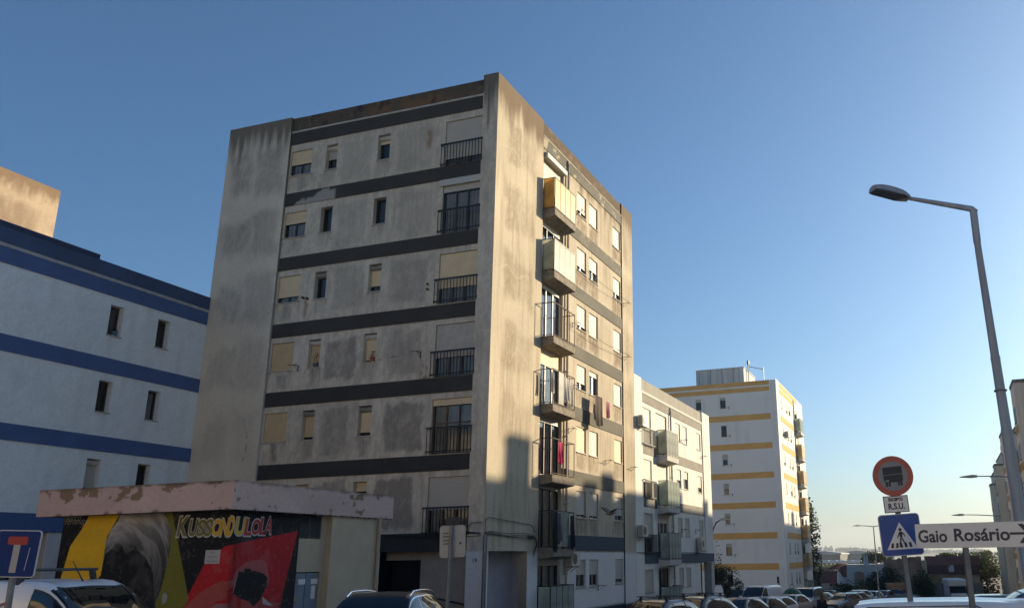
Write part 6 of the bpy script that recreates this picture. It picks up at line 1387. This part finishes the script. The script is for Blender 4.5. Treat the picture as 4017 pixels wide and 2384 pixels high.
def wallbox(name, P, Q, z0, z1, th, m, parent):     # wall from P to Q (plan), thickness away from the camera
    P = Vector((P[0], P[1], 0)); Q = Vector((Q[0], Q[1], 0)); d = (Q-P).normalized(); nrm = Vector((-d.y, d.x, 0))*th
    if nrm.y < 0: nrm = -nrm
    b = MB(); b.add([(*P.xy, z0), (*Q.xy, z0), (*(Q+nrm).xy, z0), (*(P+nrm).xy, z0), (*P.xy, z1), (*Q.xy, z1), (*(Q+nrm).xy, z1), (*(P+nrm).xy, z1)], [(0, 3, 2, 1), (4, 5, 6, 7), (0, 1, 5, 4), (1, 2, 6, 5), (2, 3, 7, 6), (3, 0, 4, 7)])
    return new_obj(name, b.mesh(name, m), parent, -parent.location)
# house A: brick red roof next to the ochre block
D1 = 118.0; a = zz7(600, 1100, D1); c = zz7(1040, 1040, D1); e0 = zz7(600, 835, D1+4); e1 = zz7(1020, 832, D1+4)
HA = thing('tiled_house', 'low house with a broad red tiled roof beside the ochre block', 'house', (a.x, a.y, ground(a.x, a.y)), group='houses at the end of the street')
ez = zz7(800, 1105, D1).z
tile_roof('roof', (a.x-6, a.y, ez), (c.x, c.y, ez), (e1.x, e1.y+1, e1.z), (e0.x-6, e0.y+1, e0.z), M_TILE, HA)
wallbox('wall', (a.x-6, a.y+0.4), (c.x-0.2, c.y+0.4), HA.location.z-1, ez, 6, M_WWALL, HA)
gm = MB(); gm.add([(c.x-0.05, c.y+0.1, ez-0.6), (c.x+0.5, c.y+9, ez-0.6), (c.x+0.5, c.y+9, ez), (e1.x+0.1, e1.y+1, e1.z+0.15), (c.x-0.05, c.y+0.1, ez+0.1)], [(0, 1, 2, 3, 4)]); new_obj('gable', gm.mesh('gable', M_WWALL), HA, -HA.location)
# house B: steep red roof with white wall
D2 = 132.0; HBp = zz7(1050, 1030, D2)
HB = thing('tiled_house', 'white house with a steep red hipped roof', 'house', (HBp.x, HBp.y, ground(HBp.x, HBp.y)), group='houses at the end of the street')
l0 = zz7(1035, 945, D2); r0 = zz7(1215, 945, D2); l1 = zz7(1090, 770, D2+3); r1 = zz7(1200, 715, D2+3)
tile_roof('roof', l0, r0, r1, l1, M_TILE, HB)
ll = zz7(845, 812, D2+6); lt = zz7(1060, 702, D2+8); rt = zz7(1210, 700, D2+8)
tile_roof('roof', ll, zz7(1095, 812, D2+4), rt, lt, M_TILE2, HB)
wallbox('wall', (l0.x+0.2, l0.y+0.3), (r0.x, r0.y+0.3), HB.location.z-1, l0.z, 5, M_WWALL, HB)
new_obj('window', MB().box(l0.x+0.5, r0.x-0.1, l0.y+0.2, l0.y+0.29, l0.z-1.9, l0.z-1.45).mesh('window', M_TRIM), HB, -HB.location)
# white flat house with arch
D3 = 128.0; w0 = zz7(1200, 725, D3); w1 = zz7(1870, 735, D3)
WH = thing('white_house', 'flat topped whitewashed wall house with a brick arch patch', 'house', (w0.x, w0.y, ground(w0.x, w0.y)), group='houses at the end of the street')
wallbox('wall', (w0.x, w0.y), (w1.x, w1.y), WH.location.z-1, w0.z, 7, M_WWALL, WH)
a0 = zz7(1345, 990, D3); a1 = zz7(1505, 840, D3); n = 14; wA = a1.x-a0.x; hA = a1.z-a0.z
new_obj('arch_patch', MB().prism([(a0.x, a0.z-1.5), (a0.x+wA, a0.z-1.5)]+[(a0.x+wA/2+wA/2*math.cos(math.pi*i/n), a0.z+hA*0.7+hA*0.3*math.sin(math.pi*i/n)) for i in range(n+1)], w0.y-0.12, w0.y).mesh('arch_patch', M_STONE), WH, -WH.location)
for x in (1520, 1565): p = zz7(x, 720, D3+1); new_obj('chimney', MB().add([(p.x-.15, p.y, p.z), (p.x+.2, p.y, p.z), (p.x+.15, p.y+.3, p.z), (p.x-.1, p.y+.3, p.z), (p.x-.05, p.y, p.z+1.4), (p.x+.1, p.y, p.z+1.4), (p.x+.1, p.y+.2, p.z+1.4), (p.x-.05, p.y+.2, p.z+1.4)], [(0, 1, 5, 4), (1, 2, 6, 5), (2, 3, 7, 6), (3, 0, 4, 7), (4, 5, 6, 7)]).mesh('chimney', M_WWALL), WH, -WH.location)
# stone ruin gable
D4 = 124.0; s0 = zzz(430, 120, D4); s1 = zzz(985, 125, D4)
RU = thing('stone_ruin', 'tall bare rubble stone gable behind the sign post', 'ruin', (s0.x, s0.y, ground(s0.x, s0.y)))
zb0 = RU.location.z-1; b = MB(); rg = random.Random(3); P = [(s0.x, zb0), (s1.x, zb0), (s1.x, zzz(985, 170, D4).z)]
for i in range(12, -1, -1): u = i/12; P.append((s0.x+(s1.x-s0.x)*u, s0.z-0.5*(1-u)+rg.uniform(-0.15, 0.2)))
b.prism(P, s0.y, s0.y+0.9); new_obj('wall', b.mesh('wall', M_STONE), RU, -RU.location)
e = zzz(970, 175, D4); new_obj('end_wall', MB().box(s1.x+0.01, s1.x+0.5, s1.y-0.2, s1.y+6, zb0, e.z).mesh('end_wall', mat('pale_end_wall', (0.50, 0.43, 0.30), 0.9, var=0.3)), RU, -RU.location)
# long barn with two roofs
D5 = 130.0; b0 = zzz(1040, 385, D5); b1 = zzz(1850, 390, D5); m0 = zzz(1045, 240, D5+3); m1 = zzz(1840, 245, D5+3); t0 = zzz(1030, 112, D5+8); t1 = zzz(1840, 105, D5+8)
BA = thing('tiled_barn', 'long stone barn with a large red tiled roof and two chimneys', 'barn', (b0.x, b0.y, ground(b0.x, b0.y)))
tile_roof('roof', b0, b1, m1, m0, M_TILE2, BA); tile_roof('roof', m0+Vector((0, 0.4, 0.05)), m1+Vector((0, 0.4, 0.05)), t1, t0, M_TILE, BA)
wallbox('wall', (b0.x, b0.y+0.2), (b1.x, b1.y+0.2), BA.location.z-1, b0.z-0.05, 8, M_STONE2, BA)
for x0, x1, y0, y1 in ((1400, 1420, 275, 370), (1422, 1466, 245, 372)):
    p = zzz(x0, y1, D5+0.8); q_ = zzz(x1, y0, D5+0.8); new_obj('chimney', MB().bbox(p.x, q_.x, p.y, p.y+0.6, p.z-0.4, q_.z, 0.03).mesh('chimney', M_WWALL), BA, -BA.location)
# sheet metal fence: each sheet its own panel
D6 = 122.0; f0 = zzz(1000, 500, D6); FE = thing('sheet_fence', 'grey corrugated sheet fence in front of the stone barn', 'fence', (f0.x, f0.y, ground(f0.x, f0.y)-0.3))
shades = [mat('fence_sheet_'+str(i), c, 0.75, var=0.3, vscale=2) for i, c in enumerate(((0.22, 0.215, 0.21), (0.15, 0.145, 0.14), (0.26, 0.25, 0.235), (0.17, 0.12, 0.11)))]
for i in range(10):
    pa = zzz(1000+i*90, 500, D6); pb3 = zzz(1000+(i+1)*90-4, 500, D6); w = pb3.x-pa.x; h = pa.z-FE.location.z+random.uniform(-0.15, 0.1)
    V = []
    for j in range(25): x = w*j/24; V += [(x, 0.03*math.sin(j*1.6), 0), (x, 0.03*math.sin(j*1.6), h)]
    MB().add(V, [(2*j, 2*j+2, 2*j+3, 2*j+1) for j in range(24)]).build('panel', shades[(i*3+i//3) % 4], FE, (pa.x-f0.x, 0, 0), smooth=True)
# garden wall and signboard
gw0 = zzz(480, 530, 112); gw1 = zzz(790, 525, 112); GW = thing('garden_wall', 'low earth coloured garden wall behind the far parked cars', 'wall', (gw0.x, gw0.y, ground(gw0.x, gw0.y)))
wallbox('wall', (gw0.x, gw0.y), (gw1.x, gw1.y), GW.location.z-0.5, gw0.z, 0.4, M_STONE, GW); wallbox('coping', (gw0.x-0.05, gw0.y-0.06), (gw1.x+0.05, gw1.y-0.06), gw0.z+0.002, gw0.z+0.2, 0.55, M_STONE2, GW)
p = zz7(768, 1145, 100); q_ = zz7(905, 1050, 100); NB = thing('notice_board', 'white notice board on two posts behind the people carrier', 'sign', ((p.x+q_.x)/2, p.y, ground(p.x, p.y)))
MB().bbox(p.x-NB.location.x, q_.x-NB.location.x, 0, 0.06, p.z-NB.location.z, q_.z-NB.location.z, 0.01).build('board', mat('pale_board', (0.52, 0.45, 0.43), 0.6, var=0.12), NB)
for s in (-1, 1): MB().box(s*(q_.x-p.x)/2*0.93-0.05, s*(q_.x-p.x)/2*0.93+0.05, 0.07, 0.15, -0.2, q_.z-NB.location.z).build('post', M_ZINC, NB)
p = far(*pz(1815, 1000), 72); q_ = far(*pz(1840, 1190), 72); LPo = thing('thin_post', 'thin dark leaning post before the ochre banded block', 'post', (q_.x, q_.y, ground(q_.x, q_.y)))
MB().tube([(0.05, 0, -0.2), (p.x-q_.x, 0, p.z-LPo.location.z)], 0.05, 8).build('pole', M_TRIM, LPo)
MB().box(p.x-q_.x-0.12, p.x-q_.x+0.05, -0.02, 0.02, p.z-LPo.location.z-0.5, p.z-LPo.location.z).build('plate', M_TRIM, LPo)
# shrubs and trees round the houses
SH = [('shrub', 'dark leafy hedge below the white house', 1380, 1000, 116, 5.0, 2.2, 5.0, M_L3, 2600, 0.34),
      ('shrub', 'tall dark bush climbing at the end of the white house', 1870, 790, 117, 3.4, 3.2, 6.0, M_L3, 3000, 0.34),
      ('shrub', 'light green bush in front of the hedge', 1260, 1080, 108, 1.8, 1.2, 2.4, M_L2, 900, 0.26),
      ('shrub', 'yellow flowering shrub between the parked cars', 1530, 1110, 106, 1.0, 1.2, 2.4, M_L4, 600, 0.2),
      ('shrub', 'dark bush under the red tiled roof', 1010, 1060, 104, 2.6, 1.7, 3.2, M_L3, 1300, 0.3),
      ('shrub', 'slim pale reeds before the red tiled roof', 690, 960, 106, 0.7, 1.6, 4.0, M_L2, 320, 0.24)]
for i, (nm, lab, zx, zy, d_, rx, rz, h_, m, n, s_) in enumerate(SH):
    p = zz7(zx, zy, d_); tree(nm, lab, 'shrub', (p.x, p.y, p.z-h_), h_+0.1, rx, rz, m, n, s_, 30+i, 9, group='shrubs at the end of the street')
p = zzz(920, 320, 115); tree('small_tree', 'bright green small tree just right of the sign post', 'tree', (p.x, p.y, ground(p.x, p.y)), p.z-ground(p.x, p.y), 2.3, 3.4, M_L1, 2600, 0.32, 50, 9)
p = zzz(1925, 145, 135); tree('yellowing_tree', 'yellowing tree beside the beige row', 'tree', (p.x, p.y, ground(p.x, p.y)), p.z-ground(p.x, p.y), 2.6, 6.5, M_L4, 3400, 0.34, 51, 11)
for i, (x, y, r_) in enumerate(((1480, 70, 4.5), (1620, 55, 5.2), (1760, 40, 5.0), (1900, 25, 4.6), (340, 60, 4.0), (1290, 80, 4.0))):
    p = zzz(x, y, 170); lab = ['bushy green tree over the left part of the barn roof', 'broad green tree over the middle of the barn roof', 'green tree over the right part of the barn roof', 'green tree right of the direction board pole', 'green tree behind the double headed lamp', 'small tree left over the barn roof'][i]
    tree('green_tree', lab, 'tree', (p.x, p.y, ground(p.x, p.y)), p.z-ground(p.x, p.y), r_*0.9, r_*0.55, M_L2 if i % 2 else M_L1, 2000, 0.5, 60+i, 9, group='trees behind the barn')

# ================================================================== far plain, sheds, towers, ridge
M_SHED = mat('shed_grey', (0.20, 0.22, 0.235), 0.8, var=0.1); M_SHEDD = mat('shed_dark', (0.06, 0.075, 0.085), 0.8, var=0.2, vscale=0.08); M_SHEDR = mat('shed_roof', (0.34, 0.36, 0.37), 0.7)
def shed(label, x0, x1, yt, yb, d_, m, depth=40):
    p = zz7(x0, yb, d_); q_ = zz7(x1, yt, d_); g_ = min(ground(p.x, p.y), p.z)
    t = thing('warehouse', label, 'warehouse', (p.x, p.y, g_), group='sheds on the plain')
    MB().box(0, q_.x-p.x, 0, depth, 0, q_.z-g_).build('wall', m, t); MB().prism([(-0.5, q_.z-g_+0.01), (q_.x-p.x+0.5, q_.z-g_+0.01), (q_.x-p.x+0.5, q_.z-g_+0.6), ((q_.x-p.x)/2, q_.z-g_+1.6), (-0.5, q_.z-g_+0.6)], -0.5, depth).build('roof', M_SHEDR, t)
    nb = 12; w = (q_.x-p.x)/nb
    for i in range(nb): MB().box(i*w+w*0.2, i*w+w*0.7, -0.1, 0, 0.5, (q_.z-g_)*0.35).build('bay_door', M_SHED if m is M_SHEDD else M_SHEDD, t)
    return t
shed('long dark industrial shed on the far plain', 560, 1098, 545, 640, 420, M_SHEDD); shed('long grey industrial shed right of the dark one', 1105, 1690, 530, 605, 460, M_SHED)
for i in range(6):
    p = zz7(630+i*140, 698, 330); q_ = zz7(630+i*140+126, 648, 330); g_ = p.z-1.1
    t = thing('lorry_trailer', ['white lorry trailer nearest the ochre block', 'second white trailer of the far line', 'third white trailer of the far line', 'fourth white trailer of the far line', 'fifth white trailer of the far line', 'last white trailer of the far line'][i], 'trailer', (p.x, p.y, g_), group='trailers lined up on the plain')
    MB().bbox(0, q_.x-p.x, 0, 2.6, 1.1, q_.z-g_, 0.1).build('box', mat('trailer_white', (0.60, 0.62, 0.64), 0.5), t)
    for xx in (0.2, 0.75): w = new_obj('wheel', MB().lathe([(0.2, -0.3), (0.55, -0.3), (0.55, 0.3), (0.2, 0.3)], 12).mesh('wheel', M_TYRE), t, ((q_.x-p.x)*xx+0.6, 0.5, 0.55)); w.rotation_euler = (math.pi/2, 0, 0)
fb = []
for (x0, x1, y0, y1, d_, m) in ((600, 1000, 770, 712, 300, mat('dry_field', (0.30, 0.21, 0.10), 0.95, var=0.3, vscale=0.1)),):
    p = zz7(x0, y0, d_); q_ = zz7(x1, y1, d_+25)
    struct(MB().add([(p.x-60, p.y, p.z-2), (q_.x, p.y, p.z-2), (q_.x, q_.y+20, q_.z), (p.x-60, q_.y+20, q_.z), (p.x-60, q_.y+60, p.z-3), (q_.x, q_.y+60, p.z-3)], [(0, 1, 2, 3), (3, 2, 5, 4)]).build('field_bank', m))
rg = random.Random(9)
p = zz7(740, 770, 240); tree('scrub_bush', 'broad olive scrub bush on the dry bank', 'shrub', (p.x, p.y, p.z-3.2), 4.2, 6.5, 1.6, M_L2, 1800, 0.5, 80, 9)
p = zz7(840, 790, 225); tree('scrub_bush', 'smaller scrub bush over the low tiled house', 'shrub', (p.x, p.y, p.z-3), 3.6, 3.5, 1.3, M_L2, 1000, 0.45, 81, 7)
# ridge with pines
RD = 1500.0; V = []; prof = [(-400, 512), (300, 508), (620, 505), (900, 500), (1050, 492), (1150, 478), (1300, 480), (1420, 486), (1560, 500), (1700, 500), (1900, 506), (2600, 505), (3600, 500), (5000, 510)]
for x, y in prof:
    p = zz7(x, y, RD); f_ = p.copy(); f_.z = -8; bk = far(3050+x/4.444, 2050+y/4.444, RD+500); bk.z = p.z-4
    V += [f_-Vector((0, 250, 0)), p, bk]
struct(MB().add(V, [(i*3+k, (i+1)*3+k, (i+1)*3+k+1, i*3+k+1) for i in range(len(prof)-1) for k in range(2)]).build('hill', mat('hazy_hill', (0.10, 0.11, 0.085), 0.95, var=0.4, vscale=0.02), smooth=True))
pb5 = MB()
for i in range(260):
    x = rg.uniform(980, 1560) if i < 150 else rg.uniform(500, 3800); base_y = np.interp(x, [q[0] for q in prof], [q[1] for q in prof]); p = zz7(x, base_y-rg.uniform(0, 6), RD-rg.uniform(0, 40)); r_ = rg.uniform(3, 7)
    leaves(pb5, p, r_*1.5, r_, r_*0.6, 26, r_*0.9, rg, 0.1)
o = pb5.build('pine_wood', sheer_mat('pine', (0.035, 0.05, 0.028), 0.2, 0.8)); struct(o, 'stuff'); o['label'] = 'pines strung along the far ridge'; 
M_TOW = mat('tower_grey', (0.30, 0.32, 0.33), 0.85); M_TOWD = mat('tower_window', (0.12, 0.14, 0.15), 0.6)
for i, (x0, x1, y0, y1) in enumerate(((645, 715, 440, 520), (730, 760, 430, 520), (805, 880, 425, 510), (900, 972, 422, 510))):
    p = zz7(x0, y1, 1400); q_ = zz7(x1, y0, 1400); t = thing('tower_block', ['distant tower block nearest the ochre block', 'thin distant tower block second from the left', 'distant tower block third from the left', 'rightmost distant tower block'][i], 'tower', (p.x, p.y, p.z-6), group='towers on the skyline')
    w = q_.x-p.x; h = q_.z-p.z+6; MB().box(0, w, 0, 18, 0, h).box(w*0.3, w*0.7, 4, 12, h, h+2.5).build('wall', M_TOW, t)
    for fl in range(int(h/6)): MB().box(w*0.05, w*0.95, -0.3, 0, fl*6+3, fl*6+5).build('window_band', M_TOWD, t)
p = zz7(1785, 510, 1100); q_ = zz7(1785, 415, 1100); w = (zz7(1812, 430, 1100)-zz7(1758, 430, 1100)).x/2
WT = thing('water_tower', 'distant flared concrete water tower left of the crossing sign', 'tower', (p.x, p.y, p.z-6)); h = q_.z-p.z+6
autosmooth(MB().lathe([(w*0.55, 0), (w*0.5, h*0.55), (w*0.55, h*0.66), (w*1.0, h*0.80), (w*1.0, h*0.97), (w*0.8, h)], 20).build('shaft', M_TOW, WT), 30)

# ================================================================== the woman walking up the street
pw = zz7(762, 1250, 47); gz = pw.z-1.64
W = thing('person', 'woman with light brown hair and dark top seen from behind', 'person', (pw.x, pw.y, gz), R(0))
def skin_body(name, joints, edges, m, parent, root=0, lvl=2):
    me = bpy.data.meshes.new(name); me.from_pydata([j[:3] for j in joints], edges, []); o = new_obj(name, me, parent)
    md = o.modifiers.new('skin', 'SKIN'); sk = me.skin_vertices[0].data
    for i, j in enumerate(joints): sk[i].radius = (j[3], j[4] if len(j) > 4 else j[3])
    sk[root].use_root = True
    md2 = o.modifiers.new('sub', 'SUBSURF'); md2.levels = lvl; md2.render_levels = lvl
    dg = bpy.context.evaluated_depsgraph_get(); m2 = bpy.data.meshes.new_from_object(o.evaluated_get(dg)); o.modifiers.clear(); o.data = m2; m2.materials.clear(); m2.materials.append(m)
    m2.polygons.foreach_set('use_smooth', [True]*len(m2.polygons)); return o
M_SKIN = mat('skin', (0.40, 0.23, 0.16), 0.6); M_TOPC = mat('dark_top_cloth', (0.022, 0.026, 0.038), 0.9, var=0.2, vscale=6); M_JEAN = mat('dark_trousers', (0.03, 0.034, 0.045), 0.9); M_HAIR = mat('light_brown_hair', (0.17, 0.105, 0.05), 0.6, var=0.4, vscale=20)
J = [(0, 0, 0.90, .15, .11), (0, 0.01, 1.08, .13, .095), (0, 0, 1.28, .16, .10), (0, 0, 1.40, .07, .06), (0, -0.01, 1.46, .05, .05), (0, 0, 1.55, .088, .10), (0, 0, 1.62, .055, .065),
     (-.17, 0, 1.35, .055), (-.22, 0.03, 1.10, .042), (-.22, -0.06, 0.88, .032), (-.22, -0.09, 0.79, .03), (.17, 0, 1.35, .055), (.22, 0.02, 1.10, .042), (.21, -0.12, 0.92, .032), (.21, -0.17, 0.85, .03),
     (-.09, 0, 0.80, .085), (-.10, -0.10, 0.46, .058), (-.10, 0.06, 0.09, .042), (-.10, -0.06, 0.035, .035), (.09, 0, 0.80, .085), (.10, 0.10, 0.46, .058), (.10, 0.28, 0.12, .042), (.10, 0.18, 0.05, .035)]
E_ = [(0, 1), (1, 2), (2, 3), (3, 4), (4, 5), (5, 6), (2, 7), (7, 8), (8, 9), (9, 10), (2, 11), (11, 12), (12, 13), (13, 14), (0, 15), (15, 16), (16, 17), (17, 18), (0, 19), (19, 20), (20, 21), (21, 22)]
body = skin_body('body', J, E_, M_SKIN, W)
def shell(name, zr, xr, m, off):       # clothes: the body's own surface pushed outwards between two heights
    me = body.data.copy(); me.name = name
    import bmesh as _b
    bm = _b.new(); bm.from_mesh(me); bm.normal_update()
    _b.ops.delete(bm, geom=[f for f in bm.faces if not (zr[0] <= f.calc_center_median().z <= zr[1] and abs(f.calc_center_median().x) < xr)], context='FACES')
    for v in bm.verts: v.co += v.normal*off
    bm.to_mesh(me); bm.free(); me.materials.clear(); me.materials.append(m); return new_obj(name, me, W)
shell('top', (0.84, 1.43), 1.0, M_TOPC, 0.022); shell('trousers', (0.07, 0.95), 0.2, M_JEAN, 0.014)
skin_body('hair', [(0, -0.005, 1.585, .10, .115), (0, 0.03, 1.64, .07, .07), (0, 0.07, 1.50, .105, .06), (0, 0.075, 1.36, .095, .045), (0, 0.07, 1.27, .05, .03)], [(0, 1), (0, 2), (2, 3), (3, 4)], M_HAIR, W)
for s in (-1, 1):
    hb = MB(); cx0, cy0, cz0 = (.22*s, -0.10 if s < 0 else -0.19, 0.78 if s < 0 else 0.835)
    for f_ in range(4): yy = cy0-0.028+f_*0.018; hb.tube([(cx0, yy, cz0+0.02), (cx0-s*0.004, yy, cz0-0.035), (cx0-s*0.02, yy-0.004, cz0-0.075+0.006*abs(f_-1.5))], [0.009, 0.009, 0.007], 6)
    hb.tube([(cx0, cy0-0.03, cz0+0.03), (cx0-s*0.02, cy0-0.055, cz0-0.01), (cx0-s*0.025, cy0-0.06, cz0-0.035)], [0.010, 0.009, 0.007], 6)
    hb.build('fingers', M_SKIN, W, smooth=True)
    MB().bbox(0.10*s-0.045, 0.10*s+0.045, (-0.16 if s < 0 else 0.08), (0.12 if s < 0 else 0.34), 0.0, 0.085, 0.03).build('shoe', M_TRIM, W)
hd_ = MB()
for s in (-1, 1): hd_.lathe([(0.004, -0.012), (0.012, -0.006), (0.012, 0.006), (0.004, 0.012)], 8, (s*0.035, -0.098, 1.565))
hd_.build('eyes', M_TRIM, W); MB().add([(0, -0.125, 1.535), (-0.014, -0.097, 1.53), (0.014, -0.097, 1.53), (0, -0.10, 1.57)], [(0, 1, 3), (0, 3, 2), (0, 2, 1)]).build('nose', M_SKIN, W); MB().box(-0.022, 0.022, -0.098, -0.09, 1.50, 1.507).build('mouth', mat('lips', (0.30, 0.10, 0.09), 0.6), W)
W.rotation_euler = (0, 0, R(180+25))

# ================================================================== air
hz = MB().box(-2600, 2600, -80, 2700, -12, 60).build('haze', None); struct(hz, 'stuff'); hz['label'] = 'thin evening haze over the plain'
hm = bpy.data.materials.new('thin_air'); hm.use_nodes = True; hn = hm.node_tree.nodes; hn.remove(hn['Principled BSDF'])
pv = hn.new('ShaderNodeVolumePrincipled'); pv.inputs['Color'].default_value = (0.82, 0.91, 1.0, 1); pv.inputs['Density'].default_value = 0.00036; pv.inputs['Anisotropy'].default_value = 0.2
hm.node_tree.links.new(pv.outputs[0], hn['Material Output'].inputs['Volume']); hz.data.materials.clear(); hz.data.materials.append(hm)
# ================================================================== tidy
for o in list(bpy.data.objects):
    if o.name.startswith('tmp'): bpy.data.objects.remove(o)
for o in bpy.data.objects:
    if '_l' in o: del o['_l']
